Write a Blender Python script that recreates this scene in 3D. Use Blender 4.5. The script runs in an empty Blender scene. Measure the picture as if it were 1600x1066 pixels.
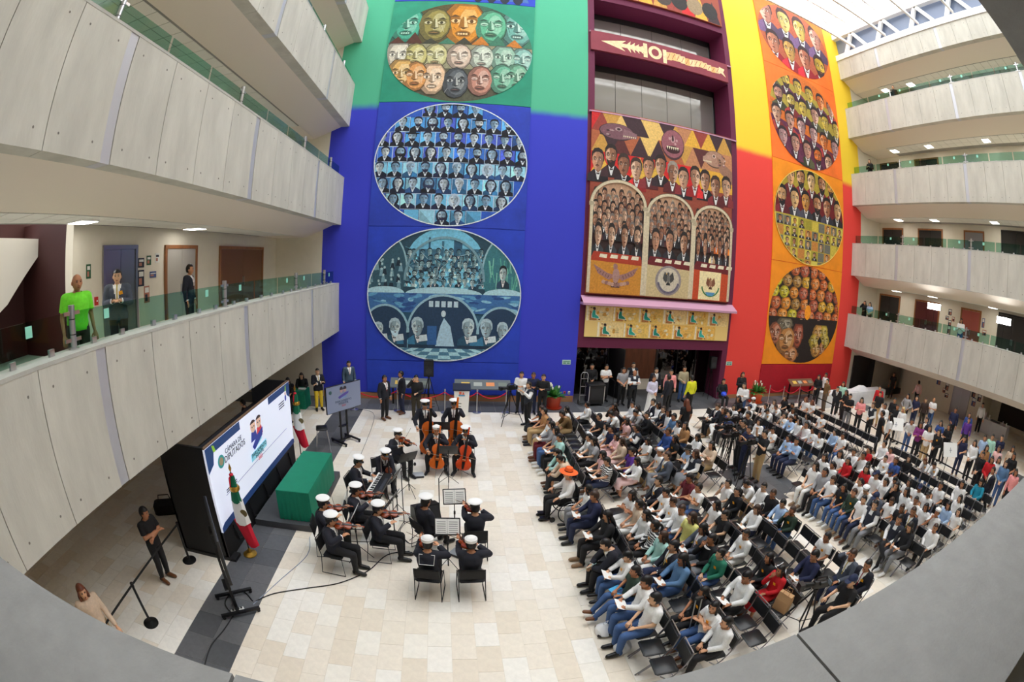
import bpy, math, random
from mathutils import Vector, Matrix, Euler
import numpy as np
random.seed(7)
SC = bpy.context.scene
COL = SC.collection
# ---------------------------------------------------------------- camera (16 mm equisolid fisheye on a 36 mm frame)
CAM_H = 6.0135
PITCH, ROLL, YAW = math.radians(-9.796), math.radians(-2.759), math.radians(-7.521)
FPX = 712.99
cam = bpy.data.cameras.new('camera'); cam.type = 'PANO'; cam.panorama_type = 'FISHEYE_EQUISOLID'
cam.sensor_width = 36.0; cam.sensor_fit = 'HORIZONTAL'; cam.fisheye_lens = FPX / 1600 * 36.0; cam.fisheye_fov = math.radians(200)
cam.clip_start = 0.02; cam.clip_end = 400
CO = bpy.data.objects.new('camera', cam); COL.objects.link(CO)
RW = Matrix.Rotation(YAW, 3, 'Z') @ Matrix.Rotation(PITCH, 3, 'X') @ Matrix.Rotation(ROLL, 3, 'Y')
CO.matrix_world = Matrix.Translation((0, 0, CAM_H)) @ (RW @ Matrix.Rotation(math.pi / 2, 3, 'X')).to_4x4()
SC.camera = CO
# ---------------------------------------------------------------- daylight: bright white overcast sky above the skylight
W = bpy.data.worlds.new('sky'); SC.world = W; W.use_nodes = True
bg = W.node_tree.nodes['Background']; bg.inputs[0].default_value = (0.97, 0.985, 1.0, 1); bg.inputs[1].default_value = 1.55
SC.view_settings.view_transform = 'Standard'; SC.view_settings.look = 'None'
SC.view_settings.exposure = 1.62; SC.view_settings.gamma = 1.0; SC.view_settings.use_curve_mapping = False
SC.cycles.max_bounces = 10; SC.cycles.diffuse_bounces = 7; SC.cycles.glossy_bounces = 3
SC.cycles.transparent_max_bounces = 12; SC.cycles.transmission_bounces = 4; SC.cycles.caustics_reflective = False; SC.cycles.caustics_refractive = False
# ---------------------------------------------------------------- pixel -> world (a direction; the distance comes from the surface it meets)
def ray(px, py):
    dx, dy = px - 800.0, 533.0 - py; r = math.hypot(dx, dy) or 1e-9
    t = 2 * math.asin(r / (2 * FPX))
    return RW @ Vector((math.sin(t) * dx / r, math.cos(t), math.sin(t) * dy / r))
def atz(px, py, z=0.0):
    v = ray(px, py); s = (z - CAM_H) / v.z; return v.x * s, v.y * s
def atx(px, py, x):
    v = ray(px, py); s = x / v.x; return v.y * s, CAM_H + v.z * s
# ---------------------------------------------------------------- materials
def lin(c):
    if isinstance(c, str): c = tuple(int(c[i:i + 2], 16) for i in (0, 2, 4))
    c = [x / 255 for x in c]
    return tuple((x / 12.92 if x <= .04045 else ((x + .055) / 1.055) ** 2.4) for x in c) + (1.0,)
MATS = {}
def mat(name, col=(200, 200, 200), rough=.6, metal=0., noise=None, bump=None, emit=0., spec=.5, attr=None, stretch=None):
    if name in MATS: return MATS[name]
    m = bpy.data.materials.new(name); m.use_nodes = True; nt = m.node_tree; b = nt.nodes['Principled BSDF']; N = nt.nodes.new; L = nt.links.new
    c = lin(col); b.inputs['Base Color'].default_value = c; b.inputs['Roughness'].default_value = rough; b.inputs['Metallic'].default_value = metal
    b.inputs['Specular IOR Level'].default_value = spec
    src = None
    if attr:
        a = N('ShaderNodeAttribute'); a.attribute_name = attr; src = a.outputs['Color']
    if noise or bump:
        tc = N('ShaderNodeTexCoord'); mp = N('ShaderNodeMapping'); L(tc.outputs['Object'], mp.inputs[0])
        if stretch: mp.inputs['Scale'].default_value = stretch
    if noise:
        t = N('ShaderNodeTexNoise'); t.inputs['Scale'].default_value = noise[0]; t.inputs['Detail'].default_value = 6; t.inputs['Roughness'].default_value = .65; L(mp.outputs[0], t.inputs[0])
        r = N('ShaderNodeMapRange'); r.inputs[1].default_value = .3; r.inputs[2].default_value = .7; r.inputs[3].default_value = 1 - noise[1]; r.inputs[4].default_value = 1 + noise[1]; L(t.outputs[0], r.inputs[0])
        mx = N('ShaderNodeMix'); mx.data_type = 'RGBA'; mx.blend_type = 'MULTIPLY'; mx.inputs[0].default_value = 1
        if src: L(src, mx.inputs[6])
        else: mx.inputs[6].default_value = c
        L(r.outputs[0], mx.inputs[7]); src = mx.outputs[2]
    if src: L(src, b.inputs['Base Color'])
    if bump:
        t2 = N('ShaderNodeTexNoise'); t2.inputs['Scale'].default_value = bump[0]; t2.inputs['Detail'].default_value = 4; L(mp.outputs[0], t2.inputs[0])
        bp = N('ShaderNodeBump'); bp.inputs['Strength'].default_value = bump[1]; bp.inputs['Distance'].default_value = .02; L(t2.outputs[0], bp.inputs['Height']); L(bp.outputs[0], b.inputs['Normal'])
    if emit:
        b.inputs['Emission Strength'].default_value = emit
        if src: L(src, b.inputs['Emission Color'])
        else: b.inputs['Emission Color'].default_value = c
    MATS[name] = m; return m
def glass_mat(name, tint, gloss=.12, rough=.02):
    if name in MATS: return MATS[name]
    m = bpy.data.materials.new(name); m.use_nodes = True; nt = m.node_tree; N = nt.nodes.new; L = nt.links.new
    nt.nodes.remove(nt.nodes['Principled BSDF']); out = nt.nodes['Material Output']
    tr = N('ShaderNodeBsdfTransparent'); tr.inputs[0].default_value = lin(tint); gl = N('ShaderNodeBsdfGlossy'); gl.inputs['Roughness'].default_value = rough
    fr = N('ShaderNodeLayerWeight'); pw = N('ShaderNodeMath'); pw.operation = 'POWER'; pw.inputs[1].default_value = 5; L(fr.outputs['Facing'], pw.inputs[0])
    ad = N('ShaderNodeMath'); ad.operation = 'MULTIPLY_ADD'; ad.inputs[1].default_value = .55; ad.inputs[2].default_value = gloss; L(pw.outputs[0], ad.inputs[0])
    mx = N('ShaderNodeMixShader'); L(ad.outputs[0], mx.inputs[0]); L(tr.outputs[0], mx.inputs[1]); L(gl.outputs[0], mx.inputs[2]); L(mx.outputs[0], out.inputs[0])
    MATS[name] = m; return m
def split_mat(name, lo, hi, z0, blur, rough=.75):
    # wall paint in two colours, sprayed one into the other at height z0
    m = bpy.data.materials.new(name); m.use_nodes = True; nt = m.node_tree; N = nt.nodes.new; L = nt.links.new; b = nt.nodes['Principled BSDF']
    g = N('ShaderNodeNewGeometry'); s = N('ShaderNodeSeparateXYZ'); L(g.outputs['Position'], s.inputs[0])
    t = N('ShaderNodeTexNoise'); t.inputs['Scale'].default_value = 2.5; t.inputs['Detail'].default_value = 5; L(g.outputs['Position'], t.inputs[0])
    ma = N('ShaderNodeMath'); ma.operation = 'MULTIPLY_ADD'; ma.inputs[1].default_value = .12; L(t.outputs[0], ma.inputs[0]); L(s.outputs[2], ma.inputs[2])
    r = N('ShaderNodeMapRange'); r.interpolation_type = 'SMOOTHSTEP'; r.inputs[1].default_value = z0 - blur; r.inputs[2].default_value = z0 + blur; L(ma.outputs[0], r.inputs[0])
    mx = N('ShaderNodeMix'); mx.data_type = 'RGBA'; mx.inputs[6].default_value = lin(lo); mx.inputs[7].default_value = lin(hi); L(r.outputs[0], mx.inputs[0])
    L(mx.outputs[2], b.inputs['Base Color']); b.inputs['Roughness'].default_value = rough
    t2 = N('ShaderNodeTexNoise'); t2.inputs['Scale'].default_value = 60; L(g.outputs['Position'], t2.inputs[0]); bp = N('ShaderNodeBump'); bp.inputs['Strength'].default_value = .15; bp.inputs['Distance'].default_value = .01; L(t2.outputs[0], bp.inputs['Height']); L(bp.outputs[0], b.inputs['Normal'])
    MATS[name] = m; return m
# ---------------------------------------------------------------- mesh builder
def frame(d):
    d = Vector(d).normalized(); a = Vector((0, 0, 1)) if abs(d.z) < .9 else Vector((1, 0, 0))
    u = d.cross(a).normalized(); return u, d.cross(u).normalized()
class MB:
    def __init__(s): s.v = []; s.f = []; s.m = []; s.c = None
    def add(s, vs, fs, m=0):
        o = len(s.v); s.v += [tuple(p) for p in vs]; s.f += [tuple(i + o for i in f) for f in fs]; s.m += [m] * len(fs); return s
    def box(s, x0, x1, y0, y1, z0, z1, m=0):
        return s.add([(x0, y0, z0), (x1, y0, z0), (x1, y1, z0), (x0, y1, z0), (x0, y0, z1), (x1, y0, z1), (x1, y1, z1), (x0, y1, z1)],
                     [(0, 3, 2, 1), (4, 5, 6, 7), (0, 1, 5, 4), (1, 2, 6, 5), (2, 3, 7, 6), (3, 0, 4, 7)], m)
    def obox(s, c, size, M3=None, m=0):
        hx, hy, hz = size[0] / 2, size[1] / 2, size[2] / 2; c = Vector(c); P = []
        for q in ((-1, -1, -1), (1, -1, -1), (1, 1, -1), (-1, 1, -1), (-1, -1, 1), (1, -1, 1), (1, 1, 1), (-1, 1, 1)):
            p = Vector((q[0] * hx, q[1] * hy, q[2] * hz)); P.append(c + (M3 @ p if M3 else p))
        return s.add(P, [(0, 3, 2, 1), (4, 5, 6, 7), (0, 1, 5, 4), (1, 2, 6, 5), (2, 3, 7, 6), (3, 0, 4, 7)], m)
    def rbox(s, x0, x1, y0, y1, z0, z1, r=.02, m=0):
        # box with its four vertical-plan corners and rims softened
        pr = [(x0 + r, y0), (x1 - r, y0), (x1, y0 + r), (x1, y1 - r), (x1 - r, y1), (x0 + r, y1), (x0, y1 - r), (x0, y0 + r)]
        cx, cy = (x0 + x1) / 2, (y0 + y1) / 2; k = lambda p, e: (cx + (p[0] - cx) * (1 - e / max(.01, (x1 - x0) / 2)), cy + (p[1] - cy) * (1 - e / max(.01, (y1 - y0) / 2)))
        rings = [[k(p, r * .6) + (z0,) for p in pr], [p + (z0 + r * .6,) for p in pr], [p + (z1 - r * .6,) for p in pr], [k(p, r * .6) + (z1,) for p in pr]]
        return s.loft(rings, m)
    def loft(s, rings, m=0, cap=True):
        n = len(rings[0]); vs = [p for r in rings for p in r]; fs = []
        for i in range(len(rings) - 1):
            for j in range(n):
                a = i * n + j; b = i * n + (j + 1) % n; fs.append((a, b, b + n, a + n))
        if cap: fs.append(tuple(range(n - 1, -1, -1))); o = (len(rings) - 1) * n; fs.append(tuple(range(o, o + n)))
        return s.add(vs, fs, m)
    def cyl(s, p0, p1, r0, r1=None, n=10, m=0, cap=True):
        r1 = r0 if r1 is None else r1; p0, p1 = Vector(p0), Vector(p1); u, w = frame(p1 - p0)
        ring = lambda p, r: [p + (u * math.cos(2 * math.pi * i / n) + w * math.sin(2 * math.pi * i / n)) * r for i in range(n)]
        return s.loft([ring(p0, r0), ring(p1, r1)], m, cap)
    def tube(s, pts, r, n=6, m=0, closed=False):
        pts = [Vector(p) for p in pts]; rings = []; u = None
        rr = r if isinstance(r, (list, tuple)) else [r] * len(pts)
        for i, p in enumerate(pts):
            a = pts[i - 1] if (i or closed) else pts[0]; b = pts[(i + 1) % len(pts)] if (i < len(pts) - 1 or closed) else pts[-1]
            d = (b - a); d = d.normalized() if d.length > 1e-9 else Vector((0, 0, 1))
            if u is None: u, w = frame(d)
            else:
                u = (u - d * u.dot(d)); u = u.normalized() if u.length > 1e-6 else frame(d)[0]; w = d.cross(u)
            rings.append([p + (u * math.cos(2 * math.pi * k / n) + w * math.sin(2 * math.pi * k / n)) * rr[i] for k in range(n)])
        if closed:
            rings.append(rings[0]); return s.loft(rings, m, False)
        return s.loft(rings, m)
    def cap(s, a, b, ra, rb, n=10, m=0):
        a, b = Vector(a), Vector(b); d = (b - a); L = d.length; d = d / L if L > 1e-9 else Vector((0, 0, 1))
        pts, rs = [], []
        for t in (-90, -60, -30): pts.append(a + d * ra * math.sin(math.radians(t))); rs.append(max(.001, ra * math.cos(math.radians(t))))
        pts += [a, b]; rs += [ra, rb]
        for t in (30, 60, 90): pts.append(b + d * rb * math.sin(math.radians(t))); rs.append(max(.001, rb * math.cos(math.radians(t))))
        u, w = frame(d)
        return s.loft([[p + (u * math.cos(2 * math.pi * k / n) + w * math.sin(2 * math.pi * k / n)) * r for k in range(n)] for p, r in zip(pts, rs)], m)
    def ell(s, c, r, nu=14, nv=9, m=0, M3=None, keep=None):
        c = Vector(c); vs = []; fs = []
        for j in range(nv + 1):
            t = math.pi * j / nv
            for i in range(nu):
                a = 2 * math.pi * i / nu; p = Vector((r[0] * math.sin(t) * math.cos(a), r[1] * math.sin(t) * math.sin(a), r[2] * math.cos(t)))
                vs.append(c + (M3 @ p if M3 else p))
        for j in range(nv):
            for i in range(nu):
                q = (j * nu + i, (j + 1) * nu + i, (j + 1) * nu + (i + 1) % nu, j * nu + (i + 1) % nu)
                if keep:
                    ce = sum((vs[k] for k in q), Vector()) / 4
                    if not keep(ce - c): continue
                fs.append(q)
        return s.add(vs, fs, m)
    def lathe(s, prof, n=14, c=(0, 0, 0), m=0, M3=None):
        c = Vector(c); R = []
        for r, z in prof:
            R.append([c + (M3 @ Vector((r * math.cos(2 * math.pi * i / n), r * math.sin(2 * math.pi * i / n), z)) if M3 else Vector((r * math.cos(2 * math.pi * i / n), r * math.sin(2 * math.pi * i / n), z))) for i in range(n)])
        return s.loft(R, m)
    def prism(s, out, M4, h, m=0):
        # 2-D outline (x,y) pushed from z=0 to z=h, placed by M4
        n = len(out); vs = [M4 @ Vector((x, y, 0)) for x, y in out] + [M4 @ Vector((x, y, h)) for x, y in out]
        fs = [tuple(range(n - 1, -1, -1)), tuple(range(n, 2 * n))] + [(i, (i + 1) % n, n + (i + 1) % n, n + i) for i in range(n)]
        return s.add(vs, fs, m)
    def mesh(s, name, smooth=True, ang=.7):
        us = sorted({i for f in s.f for i in f})
        if len(us) < len(s.v):
            mp = {k: j for j, k in enumerate(us)}; s.v = [s.v[k] for k in us]; s.f = [tuple(mp[i] for i in f) for f in s.f]
        me = bpy.data.meshes.new(name); me.from_pydata([tuple(p) for p in s.v], [], s.f)
        me.polygons.foreach_set('material_index', s.m)
        if smooth:
            me.polygons.foreach_set('use_smooth', [True] * len(s.f)); me.set_sharp_from_angle(angle=ang)
        me.update(); return me
    def obj(s, name, ms, parent=None, smooth=True, **kw):
        me = s.mesh(name, smooth); return mkobj(name, me, ms, parent, **kw)
def mkobj(name, me, ms=None, parent=None, loc=None, rot=None, **kw):
    if ms is not None and len(me.materials) == 0:
        for m in (ms if isinstance(ms, (list, tuple)) else [ms]): me.materials.append(m)
    o = bpy.data.objects.new(name, me); COL.objects.link(o)
    if parent: o.parent = parent; KIDS.setdefault(parent.name, []).append(o)
    if loc: o.location = loc
    if rot: o.rotation_euler = rot
    if kw: tag(o, **kw)
    return o
def tag(o, label=None, cat=None, group=None, kind=None):
    if label: o['label'] = label
    if cat: o['category'] = cat
    if group: o['group'] = group
    if kind: o['kind'] = kind
    return o
def thing(name, loc=(0, 0, 0), rz=0., label=None, cat=None, group=None, kind=None):
    o = bpy.data.objects.new(name, None); COL.objects.link(o); o.empty_display_size = .1; o.location = loc; o.rotation_euler = (0, 0, rz); return tag(o, label, cat, group, kind)
KIDS = {}
def dup(o, loc=None, rz=None, parent=None, **kw):
    c = o.copy(); COL.objects.link(c)
    if parent is not None: c.parent = parent; KIDS.setdefault(parent.name, []).append(c)
    if loc is not None: c.location = loc
    if rz is not None: c.rotation_euler = (0, 0, rz)
    for ch in KIDS.get(o.name, [])[:]: dup(ch, parent=c)
    tag(c, **kw); return c
_curves = {}
def text(name, body, M4, size, m, parent=None, align='CENTER', depth=.002, xs=1.):
    cu = bpy.data.curves.new(name, 'FONT'); cu.body = body; cu.size = size; cu.align_x = align; cu.align_y = 'CENTER'; cu.extrude = depth; cu.resolution_u = 2
    tmp = bpy.data.objects.new(name, cu); COL.objects.link(tmp); me = bpy.data.meshes.new_from_object(tmp.evaluated_get(bpy.context.evaluated_depsgraph_get())); bpy.data.objects.remove(tmp); bpy.data.curves.remove(cu)
    me.materials.clear(); me.materials.append(m); o = bpy.data.objects.new(name, me); COL.objects.link(o); o.parent = parent
    if parent: KIDS.setdefault(parent.name, []).append(o)
    o.matrix_basis = M4 @ Matrix.Diagonal((xs, 1, 1, 1)); return o
def basis(o, x, y):
    # matrix whose local x,y follow the given world directions
    x = Vector(x).normalized(); y = Vector(y).normalized(); z = x.cross(y)
    return Matrix(((x.x, y.x, z.x, o[0]), (x.y, y.y, z.y, o[1]), (x.z, y.z, z.z, o[2]), (0, 0, 0, 1)))
# ================================================================ STRUCTURE
XL, XR, YW = -4.96, 22.98, 19.0
ROOF = 24.35
conc = mat('concrete', (199, 197, 187), .85, noise=(1.7, .13), bump=(30, .12), stretch=(1, 1, .3))
conc2 = mat('concrete_side', (186, 185, 178), .85, noise=(2.2, .10), bump=(40, .1))
steel_strip = mat('grey_joint_cover', (196, 198, 206), .45, .35)
soff = mat('soffit_paint', (234, 224, 210), .8)
cream = mat('cream_wall_paint', (226, 219, 203), .8, noise=(3, .03))
ceilm = mat('ceiling_tile', (236, 235, 230), .9, noise=(60, .03))
ceilg = mat('ceiling_grid', (150, 148, 144), .9)
white = mat('white_paint', (242, 242, 240), .6)
chrome = mat('brushed_steel', (200, 200, 203), .28, .95)
black = mat('black_plastic', (20, 20, 22), .45)
blackm = mat('black_metal', (24, 24, 26), .4, .3)
wood = mat('door_wood', (150, 98, 56), .5, noise=(6, .25), stretch=(1, 1, .12))
maroon = mat('maroon_paint', (104, 30, 66), .7, noise=(8, .06))
maroon_lt = mat('pink_sill_paint', (198, 150, 176), .7)
darkred = mat('dark_red_wall', (58, 20, 20), .7)
lampw = mat('lamp_panel', (255, 252, 244), .5, emit=5.0)
greenglass = glass_mat('green_glass', (206, 234, 226), .02)
darkglass = glass_mat('smoked_glass', (88, 88, 84), .1)
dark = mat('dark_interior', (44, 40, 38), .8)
# ---- floor: cream marble tiles with dark stone bands
creams = [mat('marble_%d' % i, c, .32, noise=(5 + i, .06), spec=.35) for i, c in enumerate(((241, 234, 222), (239, 230, 215), (244, 239, 229), (235, 224, 207), (245, 241, 233), (241, 232, 218)))]
slates = [mat('slate_%d' % i, c, .5, noise=(9, .12)) for i, c in enumerate(((92, 94, 98), (84, 86, 90), (100, 101, 104)))]
grout = mat('grout', (226, 218, 203), .8)
fl = MB().box(-12, 32, -6, 24, -.3, -.006).obj('floor', grout, smooth=False, label='cream marble and dark slate tiled atrium floor', kind='structure')
tiles = []
TX, TY = .40, .60
def cells():
    edges = [-12, -4.79, -3.65, 8.3, 10.5, 21.7, 22.9, 32]
    for k in range(len(edges) - 1):
        a, b = edges[k], edges[k + 1]; slate = k in (1, 5); tx = .57 if slate else TX
        n = max(1, round((b - a) / tx)); w = (b - a) / n
        for i in range(n):
            off = 0 if slate else (i % 2) * TY / 2
            y = 2.2 - off
            while y < 17.5:
                y1 = min(y + TY, 17.5)
                if y1 - y > .05: yield a + i * w, a + (i + 1) * w, y, y1, slate or (k == 3 and 8.8 < (y + y1) / 2 < 11.3)
                y += TY
    for i in range(int(44 / .6)):
        for y0, y1 in ((17.5, 18.2), (18.2, 18.9), (18.9, 19.6), (19.6, 20.3), (20.3, 21.0)):
            yield -12 + i * .6, -12 + (i + 1) * .6, y0, y1, True
rs = random.Random(3)
for x0, x1, y0, y1, sl in cells():
    cx, cy = (x0 + x1) / 2, (y0 + y1) / 2; d = math.sqrt(cx * cx + cy * cy + 36)
    if cy < 2.4 or abs(cx) > 3.2 * cy + 1 or (cx > 3 and cy < 3.2): pass
    hid = 2.6 < cx < 8.1 or 9.2 < cx < 16
    tiles.append((6 * (.3 if hid else 1) / d ** 3 if cy > 3.3 and cx > -6.5 else 0, x0, x1, y0, y1, sl, rs.randrange(6)))
tiles.sort(reverse=True)
tmesh = {}
rest = MB()
for k, (s_, x0, x1, y0, y1, sl, ci) in enumerate(tiles):
    w, h = x1 - x0 - .005, y1 - y0 - .005
    if k < 300:
        key = (round(w, 2), round(h, 2), sl, ci % 3 if sl else ci)
        if key not in tmesh:
            tmesh[key] = MB().box(-w / 2, w / 2, -h / 2, h / 2, -.02, 0).mesh('tile', False); tmesh[key].materials.append(slates[ci % 3] if sl else creams[ci])
        mkobj('tile', tmesh[key], None, fl, loc=((x0 + x1) / 2, (y0 + y1) / 2, 0))
    else:
        rest.box(x0 + .0025, x1 - .0025, y0 + .0025, y1 - .0025, -.02, 0, (6 + ci % 3) if sl else ci)
tag(rest.obj('floor_tiles', creams + slates, fl, smooth=False), kind='stuff')
# ---- painted back wall (left part, recess, right part)
blue_green = split_mat('blue_green_paint', (56, 64, 206), (82, 186, 148), 12.86, .22)  # both wall paints are lightened, a lens flare wash mixed into their colours
red_yellow = split_mat('red_yellow_paint', (240, 70, 62), (250, 212, 54), 12.95, .22)
MB().box(-5.78, 5.4, YW, YW + .5, 0, ROOF).obj('wall_back_left', blue_green, smooth=False, label='tall wall painted deep blue below and green above', kind='structure')
MB().box(13.4, 23.95, YW, YW + .5, 0, ROOF).obj('wall_back_right', red_yellow, smooth=False, label='tall wall painted red below and yellow above', kind='structure')
bb = mat('baseboard_wood', (172, 122, 84), .6)
MB().box(-5.78, 5.38, YW - .02, YW, 0, .28).obj('baseboard_back', bb, smooth=False, label='tan baseboard along foot of the blue wall', kind='structure')
MB().box(13.42, 23.9, YW - .02, YW, 0, .2).obj('baseboard_right', bb, smooth=False, label='tan baseboard along foot of the red wall', kind='structure')
# central maroon bay
bay = thing('wall_back_bay', kind='structure', label='maroon recessed bay between blue and red walls')
MB().box(5.4, 5.72, YW, YW + 1.8, 2.5, ROOF).obj('jamb', maroon, bay, smooth=False)
MB().box(13.08, 13.4, YW, YW + 1.8, 0, ROOF).obj('jamb', maroon, bay, smooth=False)
MB().box(5.4, 5.55, YW + .5, YW + 1.8, 0, 2.5).obj('jamb', maroon, bay, smooth=False)
MB().box(5.72, 13.08, YW, YW + 1.8, 2.5, 2.95).obj('lintel', maroon, bay, smooth=False)
MB().box(5.72, 13.08, YW + .06, YW + 1.8, 2.95, 13.2).obj('mural_backing', maroon, bay, smooth=False)
MB().box(5.72, 13.08, YW, YW + 1.8, 16.42, 17.6).obj('spandrel', maroon, bay, smooth=False)
MB().box(5.72, 13.08, YW, YW + 1.8, 19.75, ROOF).obj('spandrel', maroon, bay, smooth=False)
MB().box(5.4, 13.4, YW - .5, YW + .02, 4.42, 4.52).add([(5.4, YW - .5, 4.52), (13.4, YW - .5, 4.52), (13.4, YW, 4.80), (5.4, YW, 4.80)], [(0, 1, 2, 3)]).obj('trim_1', maroon_lt, smooth=False, label='projecting pale pink sill under the central mural', kind='structure')
for z0, z1 in ((13.2, 13.45), (17.6, 17.9)):
    MB().box(5.45, 13.35, YW - .12, YW + .0, z0 - .06, z0).add([(5.45, YW - .12, z0), (13.35, YW - .12, z0), (13.35, YW + 1.2, z1), (5.45, YW + 1.2, z1)], [(0, 1, 2, 3)]).obj('trim_%d' % (2 + (z0 > 15)), maroon_lt, smooth=False, label='sloping pale sill under the %s window band' % ('upper' if z0 > 15 else 'lower'), kind='structure')
# windows of the bay, with frames and separate panes
wglass = mat('reflecting_glass', (150, 148, 142), .06, .35, spec=1.0)  # grey base paints in the bright roof reflection; real gloss lies on top
wfr = mat('window_frame_black', (26, 24, 26), .5)
for n, (z0, z1, np_) in enumerate(((13.3, 16.42, 5), (17.75, 19.75, 4))):
    w = thing('window_%d' % (n + 1), (0, 0, 0), kind='structure', label=('band of dark window panes above the central mural', 'upper window band above the arrow frieze')[n])
    f = MB(); f.box(5.72, 13.08, YW + 1.5, YW + 1.62, z0, z0 + .09); f.box(5.72, 13.08, YW + 1.5, YW + 1.62, z1 - .35, z1)
    f.box(5.72, 5.82, YW + 1.5, YW + 1.62, z0, z1); f.box(12.98, 13.08, YW + 1.5, YW + 1.62, z0, z1); f.obj('window_frame', wfr, w, smooth=False)
    pw = (12.98 - 5.82) / np_
    for i in range(np_):
        MB().box(5.82 + i * pw + .012, 5.82 + (i + 1) * pw - .012, YW + 1.54, YW + 1.57, z0 + .09, z1 - .35).obj('pane', wglass, w, smooth=False)
        if i: MB().box(5.82 + i * pw - .02, 5.82 + i * pw + .02, YW + 1.55, YW + 1.6, z0 + .09, z1 - .35).obj('mullion', wfr, w, smooth=False)
# entrance recess under the bay
ent = thing('wall_entrance', kind='structure', label='dark glazed entrance recess under the maroon bay')
MB().box(5.4, 13.4, YW + 4.2, YW + 4.3, 0, 2.6).obj('back_panel', mat('lobby_wood', (120, 70, 48), .6, noise=(4, .3), stretch=(1, 1, .2)), ent, smooth=False)
for x_ in (6.4, 8.6, 10.9, 12.5): l_ = MB().box(x_ - .25, x_ + .25, YW + 2.6, YW + 3.1, 2.56, 2.6).obj('ceiling_lamp', white, ent, smooth=False); MB().box(x_ - .22, x_ + .22, YW + 2.63, YW + 3.07, 2.552, 2.56).obj('lamp_panel', lampw, l_, smooth=False)  # glowing ceiling panels added to brighten the dark recess, no known fittings
for x_ in (7.3, 8.5, 9.6): MB().cyl((x_, YW + .25, 2.5), (x_, YW + .25, 2.47), .07, n=12).obj('spot_lamp', lampw, ent)
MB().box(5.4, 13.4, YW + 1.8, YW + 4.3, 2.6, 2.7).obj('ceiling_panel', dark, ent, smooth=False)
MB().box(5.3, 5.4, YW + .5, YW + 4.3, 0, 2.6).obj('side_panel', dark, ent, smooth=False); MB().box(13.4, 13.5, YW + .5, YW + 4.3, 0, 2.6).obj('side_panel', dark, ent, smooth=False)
for i, (a, b) in enumerate(((5.55, 7.3), (9.9, 11.1), (11.15, 12.2), (12.25, 13.05))):
    g = MB().box(a, b, YW + 1.25, YW + 1.27, 0, 2.5).obj('pane', darkglass, ent, smooth=False)
    MB().box(b, b + .05, YW + 1.2, YW + 1.32, 0, 2.5).obj('mullion', wfr, ent, smooth=False)
for x, a in ((7.35, 70), (9.9, 112)):
    c, s_ = math.cos(math.radians(a)), math.sin(math.radians(a))
    d = MB().obox((0.6, 0, 1.22), (1.2, .05, 2.4)).obj('door_leaf', wfr, ent, smooth=False, loc=(x, YW + 1.26, 0), rot=(0, 0, math.radians(-a if a < 90 else -a)))
    MB().box(1.08, 1.12, -.09, .09, .85, 1.5).obj('door_handle', chrome, d)
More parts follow.
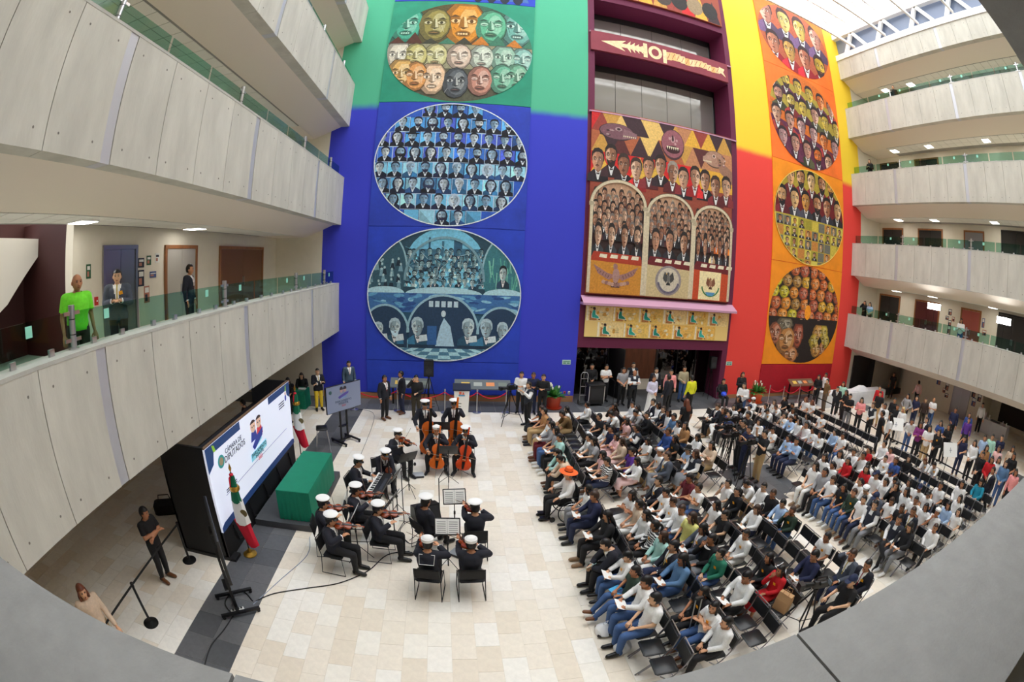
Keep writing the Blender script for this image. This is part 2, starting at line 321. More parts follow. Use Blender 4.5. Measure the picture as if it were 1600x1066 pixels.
# ---- side balconies
jn = mat('joint_shadow_gap', (120, 116, 108), .9)
STR = (4.65, 9.86, 15.2)
def balcony(side, lvl, zb, zt, xf, depth, label, y1=18.98, y0=-4.0, tiles_single=False, lamps=(), ceil=True):
    s = -1 if side == 'left' else 1
    X = lambda d: xf + s * d                    # d metres in behind the fascia
    bx = lambda mb, d0, d1, *r: mb.box(min(X(d0), X(d1)), max(X(d0), X(d1)), *r)
    B = thing('balcony', (0, 0, 0), label=label, kind='structure')
    ys = [y0]; k = 0
    cuts = sorted([c - .11 for c in STR] + [c + .11 for c in STR] + [-.5 - .11, -.5 + .11])
    grid = []
    edges = [y0] + cuts + [y1]
    for i in range(len(edges) - 1):
        a, b = edges[i], edges[i + 1]
        if b - a < .3:
            bx(MB(), .012, .4, a, b, zb, zt).obj('joint_cover', steel_strip, B, smooth=False); continue
        n = max(1, round((b - a) / 1.27)); w = (b - a) / n
        for j in range(n):
            mb = bx(MB(), 0, .38, a + j * w + .007, a + (j + 1) * w - .007, zb, zt)
            cm = mb.mesh('concrete_panel', False); cm.materials.append(conc); o = mkobj('concrete_panel', cm, None, B)
            # tie holes left by the formwork
            th = MB()
            for (yy, zz) in ((.25, .25), (w - .25, .25), (.25, zt - zb - .25), (w - .25, zt - zb - .25)):
                th.cyl((X(.004), a + j * w + yy, zb + zz), (X(-.0015), a + j * w + yy, zb + zz), .02, n=6)
            th.obj('tie_hole', jn, o)
    bx(MB(), .1, .36, y0, y1, zb + .02, zt - .02).obj('core', jn, B, smooth=False)
    bx(MB(), -.005, .42, y0, y1, zt, zt + .05).obj('coping', conc2, B, smooth=False)
    # sloping soffit, then ceiling
    zs = zb - .5; P = [(X(.38), y0, zb), (X(.38), y1, zb), (X(1.55), y1, zs), (X(1.55), y0, zs)]
    up = [(p[0], p[1], p[2] + .06) for p in P]
    MB().add(P + up, [(0, 1, 2, 3), (4, 7, 6, 5), (0, 4, 5, 1), (2, 6, 7, 3), (0, 3, 7, 4), (1, 5, 6, 2)]).obj('soffit', soff, B, smooth=False)
    bx(MB(), .38, depth, y0, y1, zt - .72 - .25, zt - .72).obj('slab', creams[1], B, smooth=False)
    if ceil:
        bx(MB(), 1.55, depth, y0, y1, zs + .012, zs + .05).obj('ceiling_grid', ceilg, B, smooth=False)
        n = int((depth - 1.6) / .6); t = MB(); yy = y0
        while yy < y1 - 2.2:
            for i in range(n):
                a = 1.62 + i * .6
                if tiles_single and 2 < yy < 16.5:
                    c = bx(MB(), a + .012, a + .588, yy + .012, yy + .588, zs, zs + .014); c.obj('ceiling_tile', ceilm, B, smooth=False)
                else: bx(t, a + .012, a + .588, yy + .012, yy + .588, zs, zs + .014)
            yy += .6
        tag(t.obj('ceiling_tiles', ceilm, B, smooth=False), kind='stuff')
        bx(MB(), 1.55, depth, yy, y1, zs - .002, zs + .014).obj('ceiling_plaster', soff, B, smooth=False)
    for d, y in lamps:
        l = bx(MB(), d, d + .56, y, y + .56, zs - .035, zs + .0).obj('ceiling_lamp', white, B, smooth=False)
        bx(MB(), d + .03, d + .53, y + .03, y + .53, zs - .042, zs - .034).obj('lamp_panel', lampw, l, smooth=False)
    return B
def railing(side, z, xf, posts, y0, y1, label, notes=True):
    s = -1 if side == 'left' else 1; x = xf + s * .25
    R = thing('glass_railing', (0, 0, 0), label=label, cat='railing', group='glass railings on the balconies')
    pts = sorted([y0] + list(posts) + [y1])
    for p in posts:
        o = MB().cyl((x, p, z), (x, p, z + .58), .055, n=14).obj('post', chrome, R)
        MB().cyl((x, p, z), (x, p, z + .02), .09, n=14).obj('base_flange', chrome, o)
        for zz in (.19, .39): MB().cyl((x, p, z + zz), (x, p, z + zz + .012), .0565, n=14).obj('groove_ring', blackm, o)
        for zz in (.1, .45): MB().box(x - .015, x + .015, p - .17, p + .17, z + zz, z + zz + .05).obj('bracket', chrome, o, smooth=False)
    for a, b in zip(pts[:-1], pts[1:]):
        n = max(1, round((b - a) / 1.7)); w = (b - a) / n
        for i in range(n):
            g = MB().box(x - .006, x + .006, a + i * w + .06, a + (i + 1) * w - .02, z + .04, z + .49).obj('pane', greenglass, R, smooth=False)
            for f_ in (.28, .72): MB().box(x - .03, x + .03, a + (i + f_) * w - .05, a + (i + f_) * w + .05, z, z + .09).obj('clip', chrome, g, smooth=False)
            if notes and i % 2 == 0:
                MB().box(x - s * .012, x - s * .007, a + (i + .45) * w, a + (i + .45) * w + .13, z + .3, z + .44).obj('safety_sticker', mat('mint_sticker', (150, 226, 205), .6), g, smooth=False)
DL, DR = 3.05, 3.3
LV = [(2.95, 4.96), (7.46, 9.48), (11.85, 13.88), (16.2, 18.2)]
RV = [(2.92, 4.90), (7.28, 9.22), (11.62, 13.60), (16.05, 18.08), (20.32, 21.7)]
nm = ('lowest', 'second', 'third', 'fourth')
for i, (a, b) in enumerate(LV):
    balcony('left', i, a, b, XL, DL, '%s concrete balcony of the left gallery above the stage' % nm[i], tiles_single=(i == 2), y0=-4 if i < 2 else 0,
            lamps={1: ((2.0, 6.0), (2.0, 10.6)), 2: ()}.get(i, ()))
    railing('left', b + .05, XL, (4.28, 9.2, 14.15, 17.5), -1, 18.9, '%s-level glass railing with steel posts along the left gallery' % nm[i], notes=(i == 0))
for i, (a, b) in enumerate(RV):
    if i < 4:
        balcony('right', i, a, b, XR, DR, '%s concrete balcony of the right gallery' % nm[i], y0=-4 if i < 2 else 0, lamps=((1.9, 16.2), (1.9, 13.2), (1.9, 8.6), (2.5, 5.5)) if i else ())
        railing('right', b + .05, XR, (4.8, 9.85, 14.9), -1, 18.9, '%s-level glass railing with steel posts along the right gallery' % nm[i])
    else:
        balcony('right', i, a, b, XR, DR, 'topmost concrete fascia under the white roof truss on the right', y0=0, lamps=((1.9, 16.2), (2.0, 13.9)))
# ---- gallery back walls
def gwall(name, x0, x1, y0, y1, z0, z1, m, label): return MB().box(x0, x1, y0, y1, z0, z1).obj(name, m, smooth=False, label=label, kind='structure')
XBL, XBR = XL - DL, XR + DR
gwall('wall_left_upper', XBL - .3, XBL, 0, 19.3, 8.7, ROOF, cream, 'cream back wall of the upper left galleries')
gwall('wall_left_gallery', XBL - .3, XBL, 6.65, 19.3, 4.0, 7.2, cream, 'cream back wall of the first left gallery with lift and doors')
gwall('wall_left_end', XBL - .3, -5.78, YW, YW + .4, 0, ROOF, cream, 'cream end wall beside the blue wall')
gwall('wall_left_stair', XBL - 2.6, XBL - 2.4, -4, 7.0, 4.0, 7.6, darkred, 'dark red stairwell wall beside the lift lobby')
gwall('wall_left_stair_cheek', XBL - 2.6, XBL - .3, 6.65, 6.75, 4.0, 7.2, darkred, 'dark red cheek wall of the left stairwell')
sp_ = [(XBL - 1.6,) + atx(px_, py_, XBL - 1.6) for px_, py_ in ((-60, 372), (79, 374), (12, 476), (-60, 560))]
MB().add(sp_ + [(p[0] - .7, p[1], p[2]) for p in sp_], [(0, 1, 2, 3), (4, 7, 6, 5), (0, 4, 5, 1), (1, 5, 6, 2), (2, 6, 7, 3), (3, 7, 4, 0)]).obj('ceiling_stair', white, smooth=False, label='white sloping flank of the stair flight beside left gallery', kind='structure')
MB().box(XBL - 2.5, XBL, -4, 7, 4.0, 4.24).obj('floor_stair', conc2, smooth=False, label='stair landing floor behind left gallery', kind='structure')
gwall('wall_left_ground', -12, -11.8, -4, 19.3, 0, 3.2, cream, 'shaded cream wall deep under the left gallery')
gwall('wall_left_ground_end', -12, XBL - .3, YW, YW + .4, 0, 3.2, cream, 'cream ground floor end wall under the left gallery')
MB().box(-12, XBL, -4, 19.0, 2.45, 2.6).obj('ceiling_left_ground', soff, smooth=False, label='low ceiling under the left gallery', kind='structure')
gwall('wall_right_upper', XBR, XBR + .3, 0, 19.3, 3.6, ROOF, cream, 'cream back wall of the right galleries')
gwall('wall_right_ground', 28.8, 29.1, 10.0, 17.2, 0, 3.2, cream, 'cream ground floor wall with lift on the right')
gwall('wall_right_ground_far', 31.2, 31.5, -4, 21, 0, 3.2, cream, 'shaded cream wall at the back of the right lobby')
gwall('wall_right_return', 28.8, 31.4, 9.9, 10.0, 0, 3.2, cream, 'cream return wall beside the snack table alcove')
gwall('wall_right_end', 23.95, 31.4, YW, YW + .4, 0, ROOF, cream, 'cream end wall beside the red wall')
MB().box(XBR, 31.4, -4, 19.4, 2.45, 2.6).obj('ceiling_right_ground', soff, smooth=False, label='low ceiling under the right gallery', kind='structure')
# ---- near gallery: the one the photograph is taken from
near = thing('balcony', (0, 0, 0), label='near grey concrete parapet with wide coping at bottom of the picture', kind='structure')
nconc = mat('worn_grey_concrete', (150, 150, 148), .8, noise=(7, .09), bump=(60, .12))
jx = [-9.0, -6.2, -3.4, -.6, 1.02, 4.0, 7.0, 10.0, 14.0, 18.0, 22.98, 26.0]
pj = 5.0
for a, b in zip(jx[:-1], jx[1:]):
    MB().box(a + .006, b - .006, -.12, .66, 4.9, pj).add([(a + .006, .66, 4.9), (b - .006, .66, 4.9), (b - .006, .655, pj), (a + .006, .655, pj)], [(0, 1, 2, 3)]).obj('coping', nconc, near, smooth=False)
MB().box(-9, 26, 0, .6, 2.95, 4.9).obj('parapet', conc, near, smooth=False)
MB().box(-11, 29, -4, 0, 4.05, 4.26).obj('slab', conc2, near, smooth=False)
up = thing('balcony', (0, 0, 0), label='underside and fascia of the gallery directly overhead', kind='structure')
MB().box(-9, 26, .12, .515, 7.5, 9.5).obj('parapet', nconc, up, smooth=False)
MB().box(-11, 29, -4, .12, 7.62, 7.8).obj('slab', conc2, up, smooth=False)
MB().box(-11, 29, .12, .515, 11.9, ROOF).obj('upper_parapet', conc, up, smooth=False)
gwall('wall_front', -12, 32, -4.2, -4.0, 0, ROOF, cream, 'cream wall behind the near gallery')
# ---- roof: white trusses and glazing bars under the open white sky
def bar(mb, a, b, w, h, m=0):
    a, b = Vector(a), Vector(b); d = (b - a); L = d.length; x = d / L; z = Vector((0, 0, 1)) if abs(x.z) < .95 else Vector((0, 1, 0)); y = z.cross(x).normalized(); z = x.cross(y)
    return mb.obox((a + b) / 2, (L, w, h), Matrix((x, y, z)).transposed(), m)
for side, x in (('right', XR + .1), ('left', XL - .1)):
    T = thing('roof_truss', label='white zigzag roof truss along the top of the %s gallery' % side, cat='truss')
    bar(MB(), (x, 0, 21.95), (x, 18.98, 21.95), .35, .42).obj('bottom_chord', white, T, smooth=False)
    bar(MB(), (x, 0, 23.7), (x, 18.98, 23.7), .35, .4).obj('top_chord', white, T, smooth=False)
    y = 18.9; k = 0
    while y > 1:
        bar(MB(), (x, y - .9, 22.1), (x, y - 1.85 + .05, 23.55), .2, .26).obj('diagonal', white, T, smooth=False)
        bar(MB(), (x, y - 1.85, 23.55), (x, y - 3.05, 22.1), .2, .26).obj('diagonal', white, T, smooth=False); y -= 3.1
    sg = mat('frosted_clerestory', (112, 124, 148), .3)
    MB().box(x + (.25 if side == 'right' else -.35), x + (.35 if side == 'right' else -.25), 0, 18.98, 22.1, 23.6).obj('clerestory_glass', sg, T, smooth=False)
for i, y in enumerate((2.0, 5.0, 8.0, 11.0, 14.0, 17.0)):
    B_ = thing('roof_beam', label='white lattice roof beam number %d from the mural wall crossing the skylight' % (6 - i), cat='beam', group='skylight beams')
    for z in (22.3, 24.2): bar(MB(), (XL, y, z), (XR, y, z), .14, .18).obj('chord', white, B_, smooth=False)
    w_ = MB(); n = 14
    for k in range(n):
        a = XL + (XR - XL) * k / n; b = XL + (XR - XL) * (k + 1) / n; bar(w_, (a, y, 22.3 if k % 2 else 24.2), (b, y, 24.2 if k % 2 else 22.3), .07, .07)
    w_.obj('lattice', white, B_, smooth=False)
gb = thing('skylight', label='grid of slim glazing bars over the atrium', kind='structure')
for i in range(29): bar(MB(), (XL + i * (XR - XL) / 28, 0, ROOF + .1), (XL + i * (XR - XL) / 28, 19, ROOF + .1), .05, .08).obj('glazing_bar', white, gb, smooth=False)
for k in range(11): bar(MB(), (XL, k * 1.9, ROOF + .1), (XR, k * 1.9, ROOF + .1), .04, .06).obj('glazing_bar', white, gb, smooth=False)
# ================================================================ MURALS (flat painted panels: generic portraits and scenes in coloured shapes)
paintm = mat('mural_paint', (255, 255, 255), .7, attr='Col', noise=(11, .22))
def shade(c, k): return tuple(max(0, min(255, x * k)) for x in c)
def mixc(a, b, t): return tuple(x + (y - x) * t for x, y in zip(a, b))
class Paint:
    def __init__(s, y0, clip=None): s.v = []; s.f = []; s.c = []; s.y = y0; s.L = 0; s.clip = clip; s.up = 0
    def poly(s, pts, col, L=None):
        L = (s.L if L is None else L) + s.up
        if s.clip:
            cx, cz, a, b, ep = s.clip
            if any(((x - cx) / a) ** 2 + ((z - cz) / b) ** 2 > .985 for x, z in pts):
                for i in range(len(ep)):
                    (ax, az), (bx, bz) = ep[i], ep[(i + 1) % len(ep)]; out = []
                    ins = lambda p: (bx - ax) * (p[1] - az) - (bz - az) * (p[0] - ax) >= 0
                    for j in range(len(pts)):
                        p, q = pts[j - 1], pts[j]; ip, iq = ins(p), ins(q)
                        if ip != iq:
                            d1 = (bx - ax) * (p[1] - az) - (bz - az) * (p[0] - ax); d2 = (bx - ax) * (q[1] - az) - (bz - az) * (q[0] - ax); t = d1 / (d1 - d2)
                            out.append((p[0] + (q[0] - p[0]) * t, p[1] + (q[1] - p[1]) * t))
                        if iq: out.append(q)
                    pts = out
                    if len(pts) < 3: return
        o = len(s.v); yy = s.y - .002 - L * .0011 - (len(s.f) % 41) * 2.5e-5; s.v += [(x, yy, z) for x, z in pts]; s.f.append(tuple(range(o, o + len(pts)))); s.c.append(lin(tuple(max(0, min(255, k)) for k in col)))
    def el(s, x, z, a, b, col, L, n=12, rot=0, a0=0, a1=360):
        P = []; full = a1 - a0 >= 360; m = n if full else n + 1
        for i in range(m):
            t = math.radians(a0 + (a1 - a0) * i / n); px, pz = a * math.cos(t), b * math.sin(t)
            P.append((x + px * math.cos(rot) - pz * math.sin(rot), z + px * math.sin(rot) + pz * math.cos(rot)))
        s.poly(P, col, L)
    def rect(s, x0, x1, z0, z1, col, L): s.poly([(x0, z0), (x1, z0), (x1, z1), (x0, z1)], col, L)
    def line(s, a, b, w, col, L):
        dx, dz = b[0] - a[0], b[1] - a[1]; l = math.hypot(dx, dz) or 1; nx, nz = -dz / l * w / 2, dx / l * w / 2
        s.poly([(a[0] - nx, a[1] - nz), (b[0] - nx, b[1] - nz), (b[0] + nx, b[1] + nz), (a[0] + nx, a[1] + nz)], col, L)
    def arc(s, x, z, a, b, w, col, L, a0=0, a1=180, n=18):
        for i in range(n):
            t0, t1 = (math.radians(a0 + (a1 - a0) * k / n) for k in (i, i + 1))
            s.poly([(x + a * math.cos(t0), z + b * math.sin(t0)), (x + (a + w) * math.cos(t0), z + (b + w) * math.sin(t0)), (x + (a + w) * math.cos(t1), z + (b + w) * math.sin(t1)), (x + a * math.cos(t1), z + b * math.sin(t1))], col, L)
    def obj(s, name, parent):
        me = bpy.data.meshes.new(name); me.from_pydata(s.v, [], s.f); at = me.color_attributes.new('Col', 'FLOAT_COLOR', 'CORNER')
        at.data.foreach_set('color', np.array([c for f, c in zip(s.f, s.c) for _ in f], dtype=np.float32).ravel())
        me.materials.append(paintm); return mkobj(name, me, None, parent)
def ellipse_clip(cx, cz, a, b, n=56): return (cx, cz, a, b, [(cx + a * math.cos(2 * math.pi * i / n), cz + b * math.sin(2 * math.pi * i / n)) for i in range(n)])
R_ = random.Random(11)
def bust(p, x, z, w, h, skin, hair, coat, L=2, beard=.25, hat=0., long=0., collar=(225, 225, 225), turn=None):
    # head-and-shoulders portrait; (x,z) = bottom centre of the bust, w wide, h high
    sd = R_.choice((-1, 1)) if turn is None else turn; hw = w * .285; hh = h * .30; hz = z + h * .62; t = sd * hw * .14
    sh, lo, hi = shade(skin, .66), shade(skin, .82), mixc(skin, (255, 246, 226), .35); hx = x + t * .5
    p.poly([(x - w * .5, z), (x + w * .5, z), (x + w * .47, z + h * .2), (x + w * .2, z + h * .35), (x - w * .2, z + h * .35), (x - w * .47, z + h * .2)], coat, L)
    p.poly([(x + sd * w * .5, z), (x + sd * w * .47, z + h * .2), (x + sd * w * .2, z + h * .34), (x + sd * w * .12, z)], shade(coat, 1.5), L + 1)
    if R_.random() < long: p.el(hx, hz - h * .07, hw * 1.38, hh * 1.3, hair, L + 1)
    p.poly([(x - w * .12, z + h * .24), (x + w * .12, z + h * .24), (x + w * .11, z + h * .46), (x - w * .11, z + h * .46)], sh, L + 1)
    p.poly([(x - w * .15, z + h * .35), (x - w * .03, z + h * .06), (x + w * .03, z + h * .06), (x + w * .15, z + h * .35), (x, z + h * .25)], collar, L + 2)
    p.poly([(x - w * .07, z + h * .27), (x + w * .07, z + h * .21), (x + w * .07, z + h * .27), (x - w * .07, z + h * .21)][::1], shade(coat, .7), L + 3)
    F = lambda a, b: (hx + a * hw, hz + b * hh)
    p.poly([F(-1.04, .0), F(-.98, -.1), F(1.0, -.1), F(1.06, .1), F(1.02, .6), F(.7, 1.02), F(.1, 1.2), F(-.6, 1.1), F(-1.0, .7)], hair, L + 2)
    p.poly([F(-.9, .15), F(-.86, -.3), F(-.55, -.78), F(-.15, -1.0), F(.2, -1.0), F(.6, -.76), F(.88, -.28), F(.9, .2), F(.72, .62), F(.2, .78), F(-.35, .76), F(-.76, .56)], lo, L + 3)
    p.poly([F(sd * .3, .74), F(sd * .9, .3), F(sd * .88, -.28), F(sd * .6, -.76), F(sd * .2, -1.0), F(sd * .1, -.4), F(sd * .22, .1)], hi if R_.random() < .5 else skin, L + 4)
    p.poly([F(-sd * .45, .7), F(-sd * .9, .2), F(-sd * .86, -.3), F(-sd * .5, -.8), F(-sd * .62, -.2)], sh, L + 4)
    for s_ in (-1, 1):
        ex = .40 * s_ + .1 * sd
        p.el(*F(ex, .10), hw * .30, hh * .17, sh, L + 5, 8); p.el(*F(ex, .07), hw * .17, hh * .075, mixc(hi, (255, 255, 255), .3), L + 6, 7); p.el(*F(ex + .03 * sd, .07), hw * .09, hh * .08, (24, 18, 18), L + 7, 6)
        p.poly([F(ex - .26, .24), F(ex, .34), F(ex + .28, .26), F(ex, .25)], shade(hair, .85), L + 7)
    p.poly([F(.04 * sd, .22), F(.34 * sd, -.3), F(.08 * sd, -.36), F(-.08 * sd, -.28)], sh, L + 6); p.poly([F(.02 * sd, .2), F(.14 * sd, .15), F(.26 * sd, -.28), F(.12 * sd, -.26)], hi, L + 7)
    p.poly([F(.1 * sd - .3, -.56), F(.1 * sd, -.5), F(.1 * sd + .3, -.56), F(.1 * sd, -.66)], shade(mixc(skin, (150, 40, 40), .45), .62), L + 7)
    r = R_.random()
    if r < beard: p.poly([F(-.8, -.3), F(-.4, -.46), F(.1, -.4), F(.5, -.46), F(.82, -.28), F(.62, -.85), F(.1, -1.22), F(-.5, -.9)], shade(hair, 1.15), L + 6)
    elif r < beard * 2.1: p.poly([F(-.36 + .1 * sd, -.56), F(.1 * sd, -.37), F(.4 + .1 * sd, -.56), F(.1 * sd, -.48)], hair, L + 8)
    if R_.random() < hat: p.el(*F(0, .66), hw * 1.75, hh * .18, shade(coat, .8), L + 8); p.poly([F(-.85, .66), F(.85, .66), F(.7, 1.5), F(-.7, 1.5)], shade(coat, .9), L + 8)
def mask(p, x, z, a, b, col, L=2):
    # carved stone face
    d, l, m = shade(col, .42), mixc(col, (255, 255, 244), .5), shade(col, .72); k = R_.random(); sq = .82 if k < .35 else 1.0
    F = lambda u, v: (x + u * a, z + v * b)
    out = [(-.7 * sq, 1.0), (.7 * sq, 1.0), (.98, .55), (1.0, -.1), (.8, -.65), (.35, -1.0), (-.35, -1.0), (-.8, -.65), (-1.0, -.1), (-.98, .55)] if k < .5 else [(math.cos(i * .524), math.sin(i * .524)) for i in range(12)]
    p.poly([F(u * 1.06, v * 1.05) for u, v in out], d, L); p.poly([F(u, v) for u, v in out], m, L + 1); p.poly([F(u * .8 + .14, v * .86 + .03) for u, v in out], col, L + 2); p.poly([F(u * .45 + .26, v * .62 + .1) for u, v in out], mixc(col, l, .55), L + 3)
    for s_ in (-1, 1):
        p.el(*F(s_ * 1.04, .0), a * .13, b * .26, m, L, 8); p.el(*F(s_ * .42, .16), a * .32, b * .2, m, L + 4, 9); p.el(*F(s_ * .42, .12), a * .25, b * .1, l, L + 5, 8)
        if k < .6: p.el(*F(s_ * .42, .12), a * .1, b * .1, d, L + 6, 7)
        else: p.poly([F(s_ * .42 - .24, .11), F(s_ * .42 + .24, .11), F(s_ * .42, .05)], d, L + 6)
        p.poly([F(s_ * .16, .34), F(s_ * .5, .44), F(s_ * .78, .28), F(s_ * .5, .33)], d, L + 6)
    p.poly([F(-.07, .34), F(.1, .34), F(.3, -.2), F(-.26, -.2)], m, L + 4); p.poly([F(.0, .34), F(.1, .34), F(.26, -.17), F(.06, -.17)], l, L + 5); p.poly([F(-.2, -.2), F(.24, -.2), F(.02, -.28)], d, L + 5)
    p.el(*F(.02, -.5), a * .42, b * .17, m, L + 4, 10); p.el(*F(.02, -.5), a * .34, b * .1, d, L + 5, 10)
    if k < .45: [p.poly([F(-.26 + .14 * i, -.46), F(-.15 + .14 * i, -.46), F(-.15 + .14 * i, -.55), F(-.26 + .14 * i, -.55)], l, L + 6) for i in range(4)]
    else: p.poly([F(-.34, -.5), F(0, -.43), F(.36, -.5), F(0, -.5)], mixc(col, (150, 60, 50), .3), L + 6)
    for i in range(3): a0 = R_.uniform(-.7, .7); b0 = R_.uniform(-.7, .7); p.line(F(a0, b0), F(a0 + R_.uniform(-.3, .3), b0 + R_.uniform(-.4, .4)), a * .03, R_.choice((d, l)), L + 6)
def panel(name, x0, x1, z0, z1, m, label, y=18.95):
    t = MB().box(x0, x1, y, YW - .003, z0 + .012, z1 - .012).obj(name, m, smooth=False, label=label, cat='mural'); return t
pb1 = mat('panel_blue', (38, 68, 196), .7, noise=(1.2, .14)); pb2 = mat('panel_royal', (40, 66, 186), .7, noise=(1.2, .18)); pg = mat('panel_green', (38, 150, 120), .7, noise=(1.2, .12))
por = mat('panel_orange', (250, 150, 24), .7, noise=(1.2, .10)); pdr = mat('panel_crimson', (176, 14, 34), .7, noise=(2, .12)); por2 = mat('panel_flame', (252, 120, 40), .7, noise=(.6, .2))
LX0, LX1 = -3.73, 2.83; LC = (LX0 + LX1) / 2
panel('mural_panel', LX0, LX1, .3, 1.75, pb1, 'plain blue panel at the foot of the blue mural')
P3 = panel('mural_panel', LX0, LX1, 1.75, 7.41, pb1, 'blue mural panel with oval of arches, city crowd and checkered floor')
P2 = panel('mural_panel', LX0, LX1, 7.41, 12.97, pb2, 'blue mural panel with oval grid of bust portraits')
P1 = panel('mural_panel', LX0, LX1, 12.97, 18.56, pg, 'green mural panel with oval of carved masks and heads')
P0 = panel('mural_panel', LX0, LX1, 18.56, 24.2, pb1, 'uppermost blue mural panel cut by the top edge of the picture')
AX = 3.24
def ring(p, cx, cz, a, b, col=(225, 235, 240), w=.045, L=14): p.clip = None; p.arc(cx, cz, a - w, b - w, w, col, L, 0, 360, 72)
# oval of blue portraits
cz, bz = 10.18, 2.74; p = Paint(18.95, ellipse_clip(LC, cz, AX, bz)); p.el(LC, cz, AX * .995, bz * .995, (44, 92, 196), 0, 72)
n = 10; cw = 2 * AX / n; ch = 2 * bz / 8
for r in range(8):
    for c in range(n):
        x = LC - AX + (c + .5) * cw + (.12 if r % 2 else -.05); z = cz + bz - (r + 1) * ch
        if ((x - LC) / AX) ** 2 + ((z + ch / 2 - cz) / bz) ** 2 > .98: continue
        low = r >= 4; base = R_.choice([(78, 156, 226), (58, 116, 210), (92, 170, 230), (74, 96, 206), (52, 104, 190)] if not low else [(140, 206, 236), (92, 166, 210), (110, 190, 232), (66, 126, 176), (158, 216, 238)])
        p.rect(x - cw * .5, x + cw * .5, z, z + ch, (20, 36, 90) if R_.random() < .5 else (190, 215, 240), 0); p.rect(x - cw * .47, x + cw * .47, z + .02, z + ch - .02, base, 1)
        p.poly([(x - cw * .47, z + .02), (x + cw * .47, z + .02), (x - cw * .47, z + ch - .02)], shade(base, R_.uniform(.75, 1.2)), 2)
        if r == 7 and c not in (4, 5): continue
        sk = R_.choice([(190, 214, 236), (164, 200, 230), (206, 222, 236), (140, 180, 214)])
        bust(p, x, z + .02, cw * .98, ch * 1.04, sk, R_.choice([(22, 26, 44), (30, 34, 60), (180, 200, 220), (40, 50, 80)]) if low else R_.choice([(16, 18, 30), (24, 28, 50)]), R_.choice([(18, 24, 48), (30, 60, 100), (40, 90, 130), (14, 16, 30)]) if low else (15, 17, 30), 3, beard=.3 if not low else .08, hat=.35 if r < 3 else 0, long=.2 if r < 3 else .45, collar=(225, 235, 245))
p.obj('painted_oval', P2); q = Paint(18.95); ring(q, LC, cz, AX, bz); q.obj('painted_rim', P2)
# oval of masks
cz, bz = 15.72, 2.70; p = Paint(18.95, ellipse_clip(LC, cz, AX, bz)); p.el(LC, cz, AX * .995, bz * .995, (60, 76, 66), 0, 72)
p.rect(LC - AX, LC + AX, cz + .25, cz + bz, (56, 74, 60), 1); p.rect(LC - AX, LC + AX, cz - bz, cz + .25, (84, 84, 66), 1)
for i, (dx, col) in enumerate(((-2.55, (70, 168, 140)), (-1.25, (150, 138, 70)), (.05, (214, 140, 36)), (1.3, (96, 178, 140)), (2.5, (110, 172, 160)))):
    p.rect(LC + dx - .66, LC + dx + .62, cz + .3, cz + bz, shade(col, .55), 2)
    mask(p, LC + dx, cz + 1.38 + (.1 if i == 2 else 0), .72 if i != 2 else .86, .98 if i != 2 else 1.2, col, 3 + i % 2)
for i in range(9):
    p.poly([(LC - AX + i * .75, cz + .28), (LC - AX + i * .75 + .8, cz + .28), (LC - AX + i * .75 + .4, cz + .28 + R_.uniform(.3, .7))], R_.choice([(84, 46, 30), (60, 60, 44), (196, 120, 40), (60, 120, 96)]), 10)
p.rect(LC - AX, LC + AX, cz - 1.05, cz + .26, (150, 146, 116), 11)
for i, (dx, col) in enumerate(((-2.75, (216, 208, 190)), (-1.95, (196, 186, 120)), (-1.05, (202, 196, 140)), (0, (214, 190, 170)), (1.0, (196, 206, 190)), (1.95, (150, 190, 170)), (2.8, (140, 190, 180)))):
    mask(p, LC + dx, cz - .40, .55, .68, col, 12 + i % 2)
for i, (dx, col) in enumerate(((-2.5, (224, 178, 104)), (-1.85, (222, 156, 90)), (-1.08, (232, 196, 160)), (-.05, (92, 98, 104)), (1.0, (194, 138, 120)), (1.95, (110, 180, 150)), (2.6, (120, 180, 150)))):
    mask(p, LC + dx, cz - 1.78 + abs(dx) * .16, .56, .76, col, 19 + i % 2)
p.obj('painted_oval', P1)
# oval of arches, city and sea
cz, bz = 4.57, 2.80; p = Paint(18.95, ellipse_clip(LC, cz, AX, bz)); p.el(LC, cz, AX * .995, bz * .995, (46, 92, 120), 0, 72)
p.rect(LC - AX, LC + AX, cz + .1, cz + bz, (40, 74, 92), 1)
p.el(LC, cz + 1.3, 1.65, 1.5, (120, 196, 226), 2, 30)
for x0, x1, h in ((-1.1, -.1, 1.9), (-.7, -.62, 2.4), (-.15, -.05, 2.25), (.35, .7, 2.3), (.5, 1.4, 1.95), (-1.5, -1.0, 1.6)): p.rect(LC + x0, LC + x1, cz + 1, cz + h, R_.choice([(62, 110, 136), (48, 92, 122)]), 3)
for r in range(6):
    for i in range(11):
        x, z = LC - 1.55 + i * .31 + R_.uniform(-.08, .08), cz + 1.5 - r * .24 + R_.uniform(-.05, .05)
        bust(p, x, z, .34, .46, R_.choice([(150, 196, 206), (110, 160, 176), (180, 214, 220), (90, 140, 160)]), (22, 40, 54), R_.choice([(30, 62, 80), (60, 110, 130), (104, 160, 178), (22, 44, 60), (150, 190, 200)]), 4 + r, .2)
for i in range(40):
    a = LC + R_.uniform(-1.6, 1.6); b = cz + R_.uniform(.3, 1.9); p.line((a, b), (a + R_.uniform(-.5, .5), b + R_.uniform(-.4, .4)), .025, R_.choice([(150, 190, 205), (24, 44, 60), (90, 150, 170)]), 20)
p.up = 18
